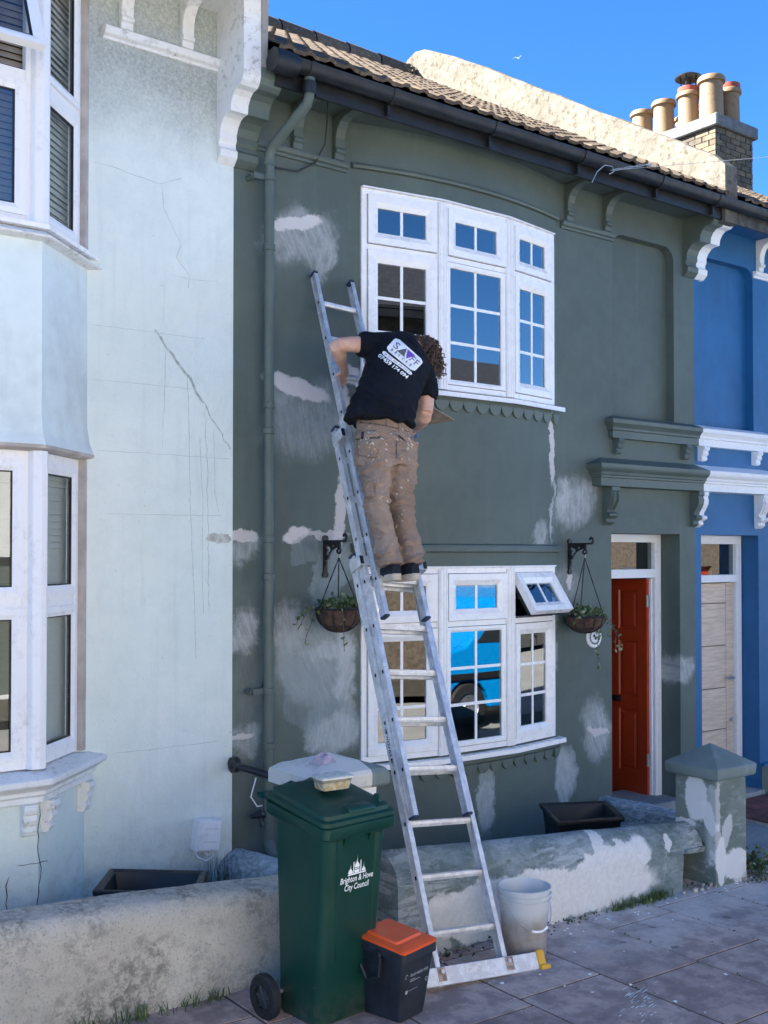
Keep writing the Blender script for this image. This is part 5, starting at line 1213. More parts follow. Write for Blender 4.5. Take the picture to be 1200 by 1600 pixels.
def wall_bracket(x, zt, proj, label):
    """cast iron: upright plate on the wall, arm out to the street, curved web with trefoil holes"""
    t = thing('basket_bracket', label, 'wall bracket', (x, -.02, zt), 'ornate black wall brackets')
    th = .012; X = lambda y, z, s=0: (x + s, y, z)
    m = MB(); m.box(x - .014, x + .014, -.018, -.003, zt - .235, zt + .02)
    m.lathe([(0, -.019), (.022, -.019), (.022, -.003), (0, -.003)], (x, 0, zt + .012), 12, 'y'); m.lathe([(0, -.019), (.022, -.019), (.022, -.003), (0, -.003)], (x, 0, zt - .232), 12, 'y'); m.obj('back_plate', M_blackiron, t)
    m = MB(); m.box(x - .009, x + .009, -proj, -.018, zt - .014, zt)
    sc = [(-proj + .03 * (1 - k / 16.) * math.cos(a) - .002, zt + .022 + .03 * (1 - k / 16. * .8) * math.sin(a) - .0) for k, a in enumerate([-math.pi / 2 - 1.5 * math.pi * k / 12 for k in range(13)])]
    m.tube([(x, y, z) for y, z in sc], .009, 6); m.obj('arm', M_blackiron, t)
    m = MB(); n = 14; arc = [(-.018 - (proj * .62) * (1 - math.cos(a)), zt - .225 + .175 * math.sin(a)) for a in [math.pi / 2 * k / n for k in range(n + 1)]]
    top = [(y, zt - .014) for y, z in arc]
    # web between the wall, the arm and the arc, with round holes left open
    hol = [(-.062, zt - .062, .018), (-.045, zt - .088, .016), (-.040, zt - .048, .014), (-.115, zt - .040, .009), (-.033, zt - .14, .009)]
    G = 46; dy = proj * .8 / G; dz = .225 / G; keep = []
    def inside(y, z):
        if z > zt - .014: return False
        a = (-.018 - y) / (proj * .62)
        if a > 1: return z > zt - .048 and y > -proj * .8
        za = zt - .225 + .175 * math.sqrt(max(0, 1 - (1 - a) ** 2)); 
        return z > za and not any((y - h[0]) ** 2 + (z - h[1]) ** 2 < h[2] ** 2 for h in hol)
    vid = {}; fs = []; vs = []
    def V(i, j, s):
        if (i, j, s) not in vid: vid[(i, j, s)] = len(vs); vs.append((x + s * .006, -.018 - i * dy, zt - .014 - j * dz))
        return vid[(i, j, s)]
    occ = {(i, j) for i in range(G) for j in range(G) if inside(-.018 - (i + .5) * dy, zt - .014 - (j + .5) * dz)}
    for (i, j) in occ:
        for s in (-1, 1): fs.append((V(i, j, s), V(i + 1, j, s), V(i + 1, j + 1, s), V(i, j + 1, s)))
        for (di, dj, a, b) in ((-1, 0, (0, 0), (0, 1)), (1, 0, (1, 0), (1, 1)), (0, -1, (0, 0), (1, 0)), (0, 1, (0, 1), (1, 1))):
            if (i + di, j + dj) not in occ: fs.append((V(i + a[0], j + a[1], -1), V(i + b[0], j + b[1], -1), V(i + b[0], j + b[1], 1), V(i + a[0], j + a[1], 1)))
    m.add(vs, fs); m.obj('web', M_blackiron, t)
    hk = [(-proj * .72 - .002 + .02 * math.cos(a), zt - .068 + .02 * math.sin(a)) for a in [math.pi * (.6 + 1.35 * k / 10) for k in range(11)]]
    m = MB(); m.tube([(x, -proj * .66, zt - .035), (x, -proj * .74, zt - .05)] + [(x, y, z) for y, z in hk[::-1]], .008, 6); m.obj('hook', M_blackiron, t)
    return (x, -proj * .73, zt - .088)
def basket(hp, r, h, drop, label, seed, trail):
    t = thing('hanging_basket', label, 'hanging basket', (hp[0], hp[1], hp[2] - drop - h), 'wire hanging baskets with brown liners')
    cx, cy, zr = hp[0], hp[1], hp[2] - drop; q = random.Random(seed)
    prof = [(r * math.cos(a), -h * math.sin(a)) for a in [math.pi / 2 * k / 9 for k in range(10)]]
    m = MB(); m.lathe([(r * .96, .012)] + [(max(.004, a * (1 + .03 * math.sin(i * 5))), b) for i, (a, b) in enumerate(prof)], (cx, cy, zr), 28); m.lathe([(r * .95, .005), (.005, -.015)], (cx, cy, zr), 20); m.obj('liner', M_coir, t, smooth=True)
    m = MB(); ring = [(cx + (r + .006) * math.cos(a), cy + (r + .006) * math.sin(a), zr + .004) for a in [2 * math.pi * k / 32 for k in range(33)]]
    m.tube(ring, .006, 6)
    for k in range(12):
        a = 2 * math.pi * k / 12 + .2; m.tube([(cx + (p + .004) * math.cos(a), cy + (p + .004) * math.sin(a), zr + z - .002) for p, z in prof], .003, 5)
    m.tube([(cx + (r * .72) * math.cos(a), cy + (r * .72) * math.sin(a), zr - h * .72) for a in [2 * math.pi * k / 24 for k in range(25)]], .003, 5); m.obj('wire_frame', M_blackiron, t, smooth=True)
    for k in range(3):
        a = 2 * math.pi * k / 3 + 1.0; m = MB(); A = Vector(hp) + Vector((0, 0, -.03)); B = Vector((cx + r * math.cos(a), cy + r * math.sin(a), zr))
        m.tube([A.lerp(B, i / 10) for i in range(11)], [.0035 if i % 2 else .005 for i in range(11)], 5); m.obj('chain', M_blackiron, t)
    m = MB(); m.tube([Vector(hp) + Vector((0, .0, .006)), Vector(hp) + Vector((.012, 0, -.012)), Vector(hp) + Vector((0, 0, -.03))], .003, 5); m.obj('top_link', M_steel, t)
    global LQ; LQ = random.Random(seed + 100)
    m = MB(); m2 = MB(); ms = MB()
    for k in range(230):
        a, rr_ = q.uniform(0, 6.28), r * .9 * math.sqrt(q.random()); leaf(m if k % 4 else m2, (cx + rr_ * math.cos(a), cy + rr_ * math.sin(a), zr + q.uniform(0, .05 + .06 * (1 - rr_ / r))), q.uniform(.022, .042))
    for (ang, ln, out) in trail:
        p = Vector((cx + r * math.cos(ang), cy + r * math.sin(ang), zr + .01)); path = [p.copy()]; d = Vector((math.cos(ang) * out, math.sin(ang) * out, .25))
        n = int(ln / .03)
        for i in range(n):
            d += Vector((q.uniform(-.25, .25), q.uniform(-.2, .2), -.34)); d.normalize(); p = p + d * .03; path.append(p.copy())
            if q.random() < .85: leaf(m2 if q.random() < .55 else m, p, q.uniform(.025, .045))
        ms.tube(path, .0022, 4)
    m.obj('foliage', M_leaf, t, fix=False); m2.obj('foliage', M_leaf2, t, fix=False); ms.obj('stem', M_dry, t)
hp = wall_bracket(3.075, 2.285, .235, 'black scrolled iron bracket on the wall left of the red door')
basket(hp, .155, .125, .50, 'brown-lined basket trailing ivy to its right, hung left of the red door', 3, [(-.3, .34, .15), (.2, .28, .2), (-.1, .46, .1), (-.6, .30, .2), (.0, .25, .3), (3.6, .1, .5)])
hp = wall_bracket(.705, 2.290, .235, 'black scrolled iron bracket on the filler-patched wall, half hidden by the ladder')
basket(hp, .155, .150, .37, 'straggly brown-lined basket beside the downpipe, partly behind the ladder', 8, [(3.3, .30, .9), (3.0, .22, .9), (4.2, .34, .5), (5.2, .5, .3), (2.6, .2, .9)])
PL = thing('wall_plaque', 'small round white plaque with dark wreath pattern below the right hanging basket', 'plaque', (3.362, -.005, 1.517))
m = MB(); m.lathe([(0, -.016), (.072, -.014), (.082, -.016), (.09, -.008), (.09, -.001), (0, -.001)], (3.362, 0, 1.517), 32, 'y'); pd = m.obj('disc', M_whitec, PL, smooth=True)
m = MB()
for k in range(14):
    a = 2 * math.pi * k / 14; cx, cz2 = 3.362 + .055 * math.cos(a), 1.517 + .055 * math.sin(a); ta = a + 1.2
    m.poly([(cx + .019 * math.cos(ta), -.0172, cz2 + .019 * math.sin(ta)), (cx + .008 * math.cos(ta + 1.57), -.0172, cz2 + .008 * math.sin(ta + 1.57)), (cx - .019 * math.cos(ta), -.0172, cz2 - .019 * math.sin(ta)), (cx - .008 * math.cos(ta + 1.57), -.0172, cz2 - .008 * math.sin(ta + 1.57))])
m.tube([(3.362 - .018 + .036 * t, -.0172, 1.517 + .022 * math.sin(t * 6.28)) for t in span(0, 1, 10)], .005, 5); m.obj('wreath', simple('dark_green_glaze', C(.03, .06, .05), .4), pd, fix=False)
# ================================================================== WEEDS AND DEBRIS
def tuft(name, label, spots, n, h, mat, seed):
    q = random.Random(seed); m = MB()
    for (x, y, sx, sy) in spots:
        for k in range(n):
            px_, py_ = x + q.gauss(0, sx), y + q.gauss(0, sy); z = gz(px_) - .005; a = q.uniform(0, 6.28); b = q.uniform(.1, .7); hh = h * q.uniform(.35, 1.15); w_ = q.uniform(.002, .0045)
            d = Vector((math.cos(a) * b, math.sin(a) * b, 1)).normalized(); s = Vector((-math.sin(a), math.cos(a), 0)) * w_; p = Vector((px_, py_, z)); mid = p + d * hh * .6; tip = mid + (d + Vector((math.cos(a), math.sin(a), -.4)) * .5).normalized() * hh * .45
            m.add([p - s, p + s, mid + s * .8, mid - s * .8, tip], [(0, 1, 2, 3), (3, 2, 4)])
    o = m.obj(name, mat, None, fix=False); return setp(o, label, 'grass', None, 'stuff')
M_grass = leafmat('grass_blade', C(.04, .085, .02), C(.10, .15, .04))
tuft('grass', 'green grass tufts growing along the foot of the cement wall', [(-1.55, -1.435, .09, .02), (-1.35, -1.435, .06, .02), (-1.18, -1.435, .09, .025), (-1.0, -1.435, .06, .02), (-.88, -1.435, .05, .02), (-1.75, -1.435, .1, .02)], 30, .10, M_grass, 3)
tuft('grass', 'weedy green clump at the base of the filler-patched garden wall', [(2.08, -1.61, .07, .02), (2.2, -1.60, .06, .02), (1.85, -1.61, .08, .015)], 110, .075, M_grass, 5)
q = random.Random(31); LQ = random.Random(77); m = MB()
for (x, y, sx, sy, n) in ((.30, -1.62, .14, .03, 90), (.95, -1.62, .12, .025, 60), (1.35, -1.61, .14, .02, 60), (2.55, -1.58, .06, .03, 30), (3.05, -1.72, .05, .03, 40), (3.16, -1.58, .03, .05, 30)):
    for k in range(n):
        px_, py_ = x + q.gauss(0, sx), y + q.gauss(0, sy); leaf(m, (px_, py_, gz(px_) + q.uniform(0, .03 if x < 3.1 else .12)), q.uniform(.012, .03))
setp(m.obj('moss', leafmat('moss_and_weed', C(.03, .05, .015), C(.10, .12, .05)), None, fix=False), 'dark moss and small weeds in the joint between wall and pavement', 'weeds', None, 'stuff')
m = MB()
for k in range(70):
    px_ = q.choice([q.uniform(.1, 3.6), q.gauss(.8, .4), q.gauss(2.6, .5)]); py_ = q.choice([q.uniform(-2.9, -1.65), -1.66 - abs(q.gauss(0, .05))]); s = q.uniform(.004, .012); z = gz(px_) + .006; a = q.uniform(0, 6.28)
    m.hexa([(px_ + s * math.cos(a + i * 1.57) * q.uniform(.6, 1.3), py_ + s * math.sin(a + i * 1.57) * q.uniform(.6, 1.3), z + dz) for dz in (0, .003) for i in range(4)])
setp(m.obj('paint_flakes', M_print, None), 'small white flakes of paint and plaster scattered over the paving', 'paint flakes', None, 'stuff')
m = MB()
for k in range(34):
    px_ = q.choice([q.gauss(.32, .16), q.gauss(1.0, .2), q.gauss(2.6, .12), q.gauss(3.08, .07)]); py_ = -1.63 + q.gauss(0, .025); s = q.uniform(.008, .03); z = gz(px_)
    m.hexa([(px_ + s * q.uniform(.6, 1.2) * math.cos(.6 + i * 1.57), py_ + s * .7 * q.uniform(.6, 1.2) * math.sin(.6 + i * 1.57), z + dz * s) for dz in (0, .9) for i in range(4)])
setp(m.obj('rubble', M_lich, None, bevel=.003), 'loose crumbs of render along the foot of the patched wall', 'rubble', None, 'stuff')
m = MB(); ms = MB(); q = random.Random(52)
for k in range(34):
    p0 = Vector((3.17 + q.gauss(0, .035), -1.62 + q.gauss(0, .09), gz(3.17))); d = Vector((q.uniform(-.5, .6), q.uniform(-.6, .4), 1)).normalized(); n = q.randint(3, 8); path = [p0]
    for i in range(n):
        path.append(path[-1] + d * .028); d = (d + Vector((q.uniform(-.2, .2), q.uniform(-.2, .2), -.12))).normalized()
        if i: leaf(m, path[-1], q.uniform(.022, .042)); leaf(m, path[-1], q.uniform(.018, .035))
    ms.tube(path, .002, 4)
WD = thing('weed_plant', 'leafy green weed growing up beside the foot of the right gate pillar', 'weed', (3.17, -1.62, gz(3.17))); m.obj('leaves', M_leaf, WD, fix=False); ms.obj('stem', M_dry, WD)
m = MB()
for k in range(420):
    jx = -3.7 + .575 * q.randint(5, 16) + q.gauss(0, .006); jy = q.uniform(-2.9, -1.6)
    if noise.noise(Vector((jx * 3, jy * 2.2, 0))) > .12: leaf(m, (jx, jy, gz(jx) + .001), q.uniform(.008, .018))
for k in range(60):
    jx = q.gauss(1.05, .22); jy = -2.38 + (jx - 1.05) * .1 + q.gauss(0, .02)
setp(m.obj('moss', D.materials['moss_and_weed'], None, fix=False), 'tiny weeds sprouting in the joints between paving slabs', 'weeds', None, 'stuff')
m = MB()   # chalky scuff marks on a slab
for k in range(46):
    a = q.uniform(-.02, .02); x0 = .78 + q.gauss(0, .10); y0 = -2.62 + q.gauss(0, .05) + (x0 - .78) * .5; L = q.uniform(.01, .05); z = gz(x0) + .0035; w_ = q.uniform(.001, .003)
    m.quad((x0, y0 - w_, z), (x0 + L, y0 + L * .2 - w_, z), (x0 + L, y0 + L * .2 + w_, z), (x0, y0 + w_, z))
setp(m.obj('chalk_scuff', M_print, None, fix=False), 'white scuff marks scraped across a paving slab', 'scuff marks', None, 'stuff')
# weeds behind the recycling box
q = random.Random(44); m = MB(); c0 = onY(330, 1390, -.35)
for k in range(70):
    px_, py_ = -.17 + q.gauss(0, .05), -.18 + q.gauss(0, .06); hh = q.uniform(.1, .36); a = q.uniform(0, 6.28); b = q.uniform(0, .35); p = Vector((px_, py_, .03)); d = Vector((math.cos(a) * b, math.sin(a) * b, 1)).normalized(); s = Vector((.004, .002, 0)); tip = p + d * hh
    m.add([p - s, p + s, tip + s * .3, tip - s * .3], [(0, 1, 2, 3)])
setp(m.obj('dry_weeds', leafmat('dry_weed', C(.05, .06, .03), C(.16, .14, .08)), None, fix=False), 'dry stalky weeds under the white service box', 'weeds', None, 'stuff')
# gull, a speck high in the sky
GU = thing('gull', 'tiny white gull flying high in the blue sky', 'bird', tuple(CAM + ray(810, 91) * 60))
p = GU.location; m = MB(); dr = Vector((.75, .3, .25)).normalized(); up = Vector((0, 0, 1)); sd = dr.cross(up)
m.tube([p - dr * .13, p - dr * .06, p + dr * .06, p + dr * .12], [.012, .035, .035, .012], 8); gb = m.obj('body', M_print, GU, smooth=True)
for s in (-1, 1):
    m = MB(); m.add([p + dr * .08, p - dr * .08, p + sd * s * .18 - dr * .10 + up * .10, p + sd * s * .18 + dr * .04 + up * .10, p + sd * s * .34 - dr * .14 + up * .03], [(0, 1, 2, 3), (3, 2, 4)]); m.obj('wing', M_print, GU, fix=False)
# ================================================================== LADDER
LAD = thing('extension_ladder', 'three-section aluminium extension ladder leaning on the green house with a man on it', 'ladder', (.297, -1.944, .06))
LO = Vector((.297, -1.944, .068)); lu = Vector((.10186, .44920, .88761)); lw = Vector((.99423, -.07605, -.07561)); ln_ = Vector((-.03354, -.89019, .45435))
def LP(t, a, k): return LO + lu * t + lw * a + ln_ * k
def lbox(m, t0, t1, a0, a1, k0, k1): m.hexa([LP(t0, a0, k0), LP(t0, a1, k0), LP(t0, a1, k1), LP(t0, a0, k1), LP(t1, a0, k0), LP(t1, a1, k0), LP(t1, a1, k1), LP(t1, a0, k1)])
def alu():
    m = NT('worn_aluminium'); f = m.noise(16, 6, .72); g2 = m.noise(1., 4, .6, stretch=(6, 6, 6))
    c = m.mix(m.ramp(f, .40, .66), C(.56, .57, .59), C(.76, .77, .78)); c = m.mix(m.ramp(m.noise(34, 4, .7), .62, .74, 0, .6), c, C(.80, .80, .79))
    m.bump(f, .12, .003); return m.done(c, m.ramp(f, .3, .7, .36, .55), .55)
M_alu = alu(); M_cap = simple('navy_rubber_cap', C(.02, .035, .07), .6); M_hole = simple('dark_hollow', C(.008, .008, .009), .9)
def section(t0, t1, hw, kc, cen, rungs, parent, sw=.024, dep=.054):
    s = thing('ladder_section', None, None, LP(t0, cen, kc)); s.parent = parent; s.matrix_parent_inverse = Matrix.Translation(parent.location).inverted()
    def par(o): o.parent = s; o.matrix_parent_inverse = Matrix.Translation(s.location).inverted(); return o
    for sg in (-1, 1):
        a = cen + sg * hw; m = MB()
        # open channel: web outside, two flanges
        lbox(m, t0, t1, a - sg * .0 - .0015, a + .0015, kc - dep / 2, kc + dep / 2)
        lbox(m, t0, t1, *sorted((a - sg * sw, a - sg * .0016)), kc + dep / 2 - .003, kc + dep / 2); lbox(m, t0, t1, *sorted((a - sg * sw, a - sg * .0016)), kc - dep / 2, kc - dep / 2 + .003)
        lbox(m, t0, t1, *sorted((a + sg * .0016, a + sg * .005)), kc + dep / 2 - .010, kc + dep / 2 - .0005); lbox(m, t0, t1, *sorted((a + sg * .0016, a + sg * .005)), kc - dep / 2 + .0005, kc - dep / 2 + .010)
        par(m.obj('stile', M_alu, None))
        for te in (t0, t1):
            m = MB(); d = .018 if te == t1 else -.012; lbox(m, min(te - d * .3, te + d), max(te - d * .3, te + d), *sorted((a + sg * .007, a - sg * (sw + .003))), kc - dep / 2 - .004, kc + dep / 2 + .004)
            if not (te == t0 and t0 < .1): par(m.obj('end_cap', M_cap, None, bevel=.006, seg=2))
    for t in rungs:
        m = MB(); pr = [(-.0145, -.014), (.0, -.018), (.0145, -.014), (.0165, .0), (.0145, .015), (-.0145, .015), (-.0165, 0)]
        up = Vector((0, 0, 1)); 
        m.rings([[LP(t, a, kc) + (up * pz + Vector((0, -1, 0)) * py) for py, pz in pr] for a in (cen - hw + .002, cen + hw - .002)])
        for zz in (-.008, 0, .008): 
            m.rings([[LP(t, a, kc) + (up * pz + Vector((0, -1, 0)) * (zz + py)) for py, pz in ((-.0015, .015), (.0015, .015), (.0015, .0168), (-.0015, .0168))] for a in (cen - hw + .003, cen + hw - .003)])
        r = par(m.obj('rung', M_alu, None))
        for sg in (-1, 1):
            m = MB(); a = cen + sg * hw; lbox(m, t - .016, t + .016, *sorted((a + sg * .0017, a + sg * .003)), kc - .015, kc + .015)
            m.cm = 1; lbox(m, t - .010, t + .010, *sorted((a + sg * .003, a + sg * .0038)), kc - .003, kc + .012)
            me = m.mesh('rung_socket', [M_alu, M_hole]); o = D.objects.new('rung_socket', me); COL.objects.link(o); par(o)
    return s, par
RS = .2785
s1, p1_ = section(-.032, 2.36, .222, 0.0, 0.0, [.22 + RS * k for k in range(8)], LAD)
s2, p2_ = section(.80, 3.22, .186, .058, -.022, [1.055 + RS * k for k in range(8)], LAD)
s3, p3_ = section(1.93, 4.425, .152, .114, -.014, [2.165 + .289 * k for k in range(8)], LAD)
for (t, a0, k0, par) in ((2.36, -.222, .058, p1_), (3.21, -.186 - .022, .114, p2_), (2.36, .222, .058, p1_), (3.21, .186 - .022, .114, p2_)):
    sg = -1 if a0 < 0 else 1
    m = MB(); lbox(m, t - .10, t - .03, *sorted((a0 + sg * .006, a0 + sg * .012)), k0 - .085, k0 + .03); lbox(m, t - .095, t - .035, *sorted((a0 + sg * .012, a0 - sg * .05)), k0 + .031, k0 + .036); par(m.obj('guide_bracket', M_alu, None, bevel=.002))
    m = MB(); lbox(m, t - .09, t - .04, *sorted((a0 + sg * .013, a0 - sg * .01)), k0 + .037, k0 + .041); par(m.obj('guide_pad', M_seal, None))
m = MB(); lbox(m, -.030, .058, -.41, .405, .030, .052); bar = p1_(m.obj('stabiliser_bar', M_alu, None, bevel=.003))
for sg in (-1, 1):
    m = MB(); lbox(m, -.035, .066, *sorted((sg * .40, sg * .448)), .022, .060); lbox(m, -.036, -.01, *sorted((sg * .40, sg * .462)), .02, .075); p1_(m.obj('bar_end', simple('yellow_plastic', C(.72, .38, .025), .45, var=.12), None, bevel=.006, seg=2))
    m = MB(); m.tube([LP(.035, sg * .212, .053), LP(.035, sg * .212, .062)], .011, 10); p1_(m.obj('bolt', M_steel, None))
    m = MB(); lbox(m, -.010, .055, *sorted((sg * .190, sg * .240)), .0522, .0528); p1_(m.obj('rust_stain', simple('rusty_film', C(.36, .27, .22), .8, var=.4, vs=30), None))
m = MB(); lbox(m, .008, .05, -.07, .03, .0522, .0527); p1_(m.obj('sticker', simple('torn_sticker', C(.66, .64, .62), .6, var=.2, vs=40), None))
# maker's oval on the left stile of the base section, facing left
def stile_print(x, y): return LP(1.205 + y, -.222 - .0022, .0 + x)     # y up the ladder, x towards the street
kk = 26; ov = lambda r1, r2: [(r1 * math.cos(2 * math.pi * i / kk), r2 * math.sin(2 * math.pi * i / kk)) for i in range(kk)]
m = MB(); o1, o2, o3, o4 = ov(.0165, .110), ov(.0150, .106), ov(.0135, .100), ov(.0122, .096)
m.add([stile_print(*p) for p in o1 + o2], [(i, (i + 1) % kk, kk + (i + 1) % kk, kk + i) for i in range(kk)])
m.cm = 1; m.add([stile_print(*p) for p in o2], [tuple(range(kk))])
m.v = m.v; m.cm = 0
bl = MB(); bl.add([stile_print(*p) - lw * .0006 for p in o3], [tuple(range(kk))])
for sg in (-1, 1): pass
wt = MB(); sh = text2d('WERNER', .030, 0, .0009)
print_on(wt, sh, lambda x, y: stile_print(y - .0105, -x * 1.05) - lw * .0012)
band = MB(); band.add([stile_print(a, b) - lw * .0009 for a, b in ((-.0125, -.068), (.0125, -.068), (.0125, .068), (-.0125, .068))], [(0, 1, 2, 3)])
M_blk = simple('black_print', C(.012, .012, .014), .5)
me = m.mesh('maker_label', [M_blk, M_print], fix=False); o = D.objects.new('maker_label', me); COL.objects.link(o); p1_(o)
p1_(bl.obj('maker_label', M_blk, None, fix=False)); p1_(band.obj('maker_label', M_print, None, fix=False)); p1_(wt.obj('lettering', M_blk, None, fix=False))
# ================================================================== MAN ON THE LADDER
MAN = thing('person', 'man in black printed T-shirt and paint-spattered brown work trousers bending over on the ladder', 'person', (.45, -1.08, 2.08))
def ring_loft(m, secs, n=20):
    """secs: (centre, axis, right, a, b) elliptical rings"""
    rs_ = []
    for c, ax, rt, a, b in secs:
        c = Vector(c); ax = Vector(ax).normalized(); rt = Vector(rt); rt = (rt - ax * rt.dot(ax)).normalized(); fw_ = ax.cross(rt)
        rs_.append([c + rt * (a * math.copysign(abs(math.cos(t)) ** .9, math.cos(t))) + fw_ * (b * math.copysign(abs(math.sin(t)) ** .9, math.sin(t))) for t in [2 * math.pi * k / n for k in range(n)]])
    m.rings(rs_)
def limb(m, pts, rads, right=(1, 0, 0), n=16):
    P = [Vector(p) for p in pts]; secs = []
    for i, p in enumerate(P):
        ax = P[min(i + 1, len(P) - 1)] - P[max(i - 1, 0)]; a, b = rads[i] if isinstance(rads[i], tuple) else (rads[i], rads[i])
        secs.append((p, ax, right, a, b))
    ring_loft(m, secs, n)
def ball(m, c, r, n=14):
    rx, ry, rz = r if isinstance(r, tuple) else (r, r, r)
    m.rings([[(c[0] + rx * math.sin(p) * math.cos(2 * math.pi * k / n), c[1] + ry * math.sin(p) * math.sin(2 * math.pi * k / n), c[2] + rz * math.cos(p)) for k in range(n)] for p in [math.pi * (j + .02) / (n / 2 + .04) for j in range(n // 2 + 1)]])
def fuse(m, voxel, smooth=6, disp=None):
    me = m.mesh('tmp', M_dark, fix=True); o = D.objects.new('tmp', me); COL.objects.link(o)
    r = o.modifiers.new('r', 'REMESH'); r.mode = 'VOXEL'; r.voxel_size = voxel
    me2 = D.meshes.new_from_object(o.evaluated_get(bpy.context.evaluated_depsgraph_get()))
    D.objects.remove(o); D.meshes.remove(me)
    bm = bmesh.new(); bm.from_mesh(me2)
    for _ in range(smooth): bmesh.ops.smooth_vert(bm, verts=bm.verts, factor=.5, use_axis_x=True, use_axis_y=True, use_axis_z=True)
    bm.normal_update()
    if disp:
        mv = [(v, v.normal * disp(v.co, v.normal)) for v in bm.verts]
        for v, d in mv: v.co += d
    bm.normal_update(); bvh = BVHTree.FromBMesh(bm); bm.to_mesh(me2); bm.free()
    me2.polygons.foreach_set('use_smooth', [True] * len(me2.polygons))
    return me2, bvh
def put(me, name, mat, parent):
    me.materials.clear(); me.materials.append(mat); me.name = name; return link(name, me, parent)
def skin():
    m = NT('weathered_skin'); c = m.mix(m.ramp(m.noise(14, 4), .35, .65), C(.56, .32, .24), C(.66, .41, .32)); m.b.inputs['Subsurface Weight'].default_value = .08; m.b.inputs['Subsurface Radius'].default_value = (.01, .004, .002); m.bump(m.noise(120, 3), .1, .002); return m.done(c, .5)
M_skin = skin()
def cloth_mat(name, a, b, spots=None, rough=.85):
    m = NT(name); c = m.mix(m.ramp(m.noise(5, 5, .65), .35, .65), a, b)
    if spots:
        s1 = m.ramp(m.noise(26, 3, .6), .655, .675); reg = m.ramp(m.noise(4.2, 3), .42, .55); x, y, z = m.xyz(); up = m.ramp(z, 2.35, 2.65, .15, 1)
        c = m.mix(m.math('MULTIPLY', m.math('MULTIPLY', s1, reg), up), c, C(.60, .56, .50))
        c = m.mix(m.ramp(m.noise(9, 5, .7), .55, .75, 0, .35), c, spots)
    fo = m.noise(1., 4, .6, stretch=(11, 11, 30), dist=.8) if spots else None
    wv = m.noise(420, 1)
    nb = m.bump(fo, .75, .03) if spots else None
    m.bump(wv, .12, .001, nb); return m.done(c, rough, None, .2)
M_tee = cloth_mat('black_cotton', C(.0035, .0045, .008), C(.007, .009, .014)); M_trs = cloth_mat('brown_work_cotton', C(.255, .182, .140), C(.325, .242, .19), C(.17, .12, .092))
ax_t = Vector((.285, .2, .452)); rt_t = Vector((.95, -.10, -.28))
# --- body (skin): torso core, neck, head, arms, hands in one surface
HC = Vector((1.025, -.635, 3.478)); bm_ = MB()
ring_loft(bm_, [((.445, -1.0, 2.9), (.1, .1, 1), (1, -.1, -.1), .15, .10), ((.56, -.93, 3.2), ax_t, rt_t, .15, .10), ((.70, -.83, 3.40), ax_t, rt_t, .165, .10), ((.79, -.76, 3.49), ax_t, rt_t, .10, .08), ((.88, -.71, 3.52), (.8, .4, .2), (.3, -.2, -.9), .058, .062), ((.96, -.66, 3.50), (.8, .4, -.1), (.3, -.2, -.9), .056, .062)])
limb(bm_, [(.60, -.80, 3.47), (.50, -.765, 3.472), (.40, -.735, 3.468), (.315, -.715, 3.458)], [.058, .054, .048, .043], (0, 0, 1))
limb(bm_, [(.335, -.735, 3.468), (.318, -.700, 3.452), (.37, -.655, 3.425), (.435, -.585, 3.392), (.50, -.52, 3.366), (.53, -.485, 3.352)], [.036, .046, .047, .038, .030, (.029, .024)], (0, 0, 1))
limb(bm_, [(.87, -.80, 3.38), (.895, -.84, 3.27), (.885, -.865, 3.15), (.872, -.875, 3.075)], [.062, .056, .049, .044])
limb(bm_, [(.872, -.885, 3.085), (.885, -.845, 3.055), (.925, -.77, 3.045), (.99, -.665, 3.030), (1.035, -.585, 3.022), (1.05, -.555, 3.02)], [.036, .047, .047, .036, .029, (.026, .030)], (0, 0, 1))
def hand(m, wrist, fwd, palm_n, side, curl, size=1.0):
    """palm, four unequal bent fingers curling towards palm_n and a thumb leaving the side of the palm"""
    wrist = Vector(wrist); f = Vector(fwd).normalized(); pn = Vector(palm_n); pn = (pn - f * pn.dot(f)).normalized(); sd = f.cross(pn).normalized() * side
    S = size; limb(m, [wrist - f * .012 * S, wrist + f * .03 * S, wrist + f * .085 * S], [(.026 * S, .020 * S), (.038 * S, .018 * S), (.040 * S, .014 * S)], sd, 12)
    for i, (off, ln) in enumerate(((.031, .070), (.0105, .080), (-.0105, .074), (-.031, .058))):
        b = wrist + f * (.080 - abs(off) * .18) * S + sd * off * S; d = f.copy(); pts = [b - f * .02 * S, b]
        for j, fr_ in enumerate((.45, .32, .23)):
            d = (Matrix.Rotation(curl * (.7 + .25 * j), 3, f.cross(pn)) @ d).normalized(); pts.append(pts[-1] + d * ln * fr_ * S)
        limb(m, pts, [.0095 * S, .0098 * S, .0092 * S, .0085 * S, .0065 * S], sd, 8)
    tb = wrist + f * .022 * S + sd * .030 * S; d1 = (f * .7 + sd * .7 + pn * .25).normalized(); d2 = (f * .75 + pn * .65 + sd * .05).normalized()
    limb(m, [tb - d1 * .012 * S, tb + d1 * .034 * S, tb + d1 * .040 * S + d2 * .028 * S, tb + d1 * .042 * S + d2 * .050 * S], [.014 * S, .0115 * S, .0105 * S, .008 * S], pn, 8)
hand(bm_, (.53, -.485, 3.352), (.35, .85, -.35), (.2, -.1, -1), 1, .55)
hand(bm_, (1.05, -.555, 3.02), (.55, .80, .02), (-.65, .45, .3), -1, .75)
hax = Vector((.35, .55, -.55)).normalized()    # the way the face looks: into the wall, down and right
ball(bm_, HC, (.080, .098, .108)); ball(bm_, HC + hax * .035 + Vector((.0, .0, -.045)), (.062, .07, .062))
hr = hax.cross(Vector((0, 0, 1))).normalized(); hu = hr.cross(hax)
ball(bm_, HC + hax * .112 - hu * .008, (.013, .015, .017), 8)
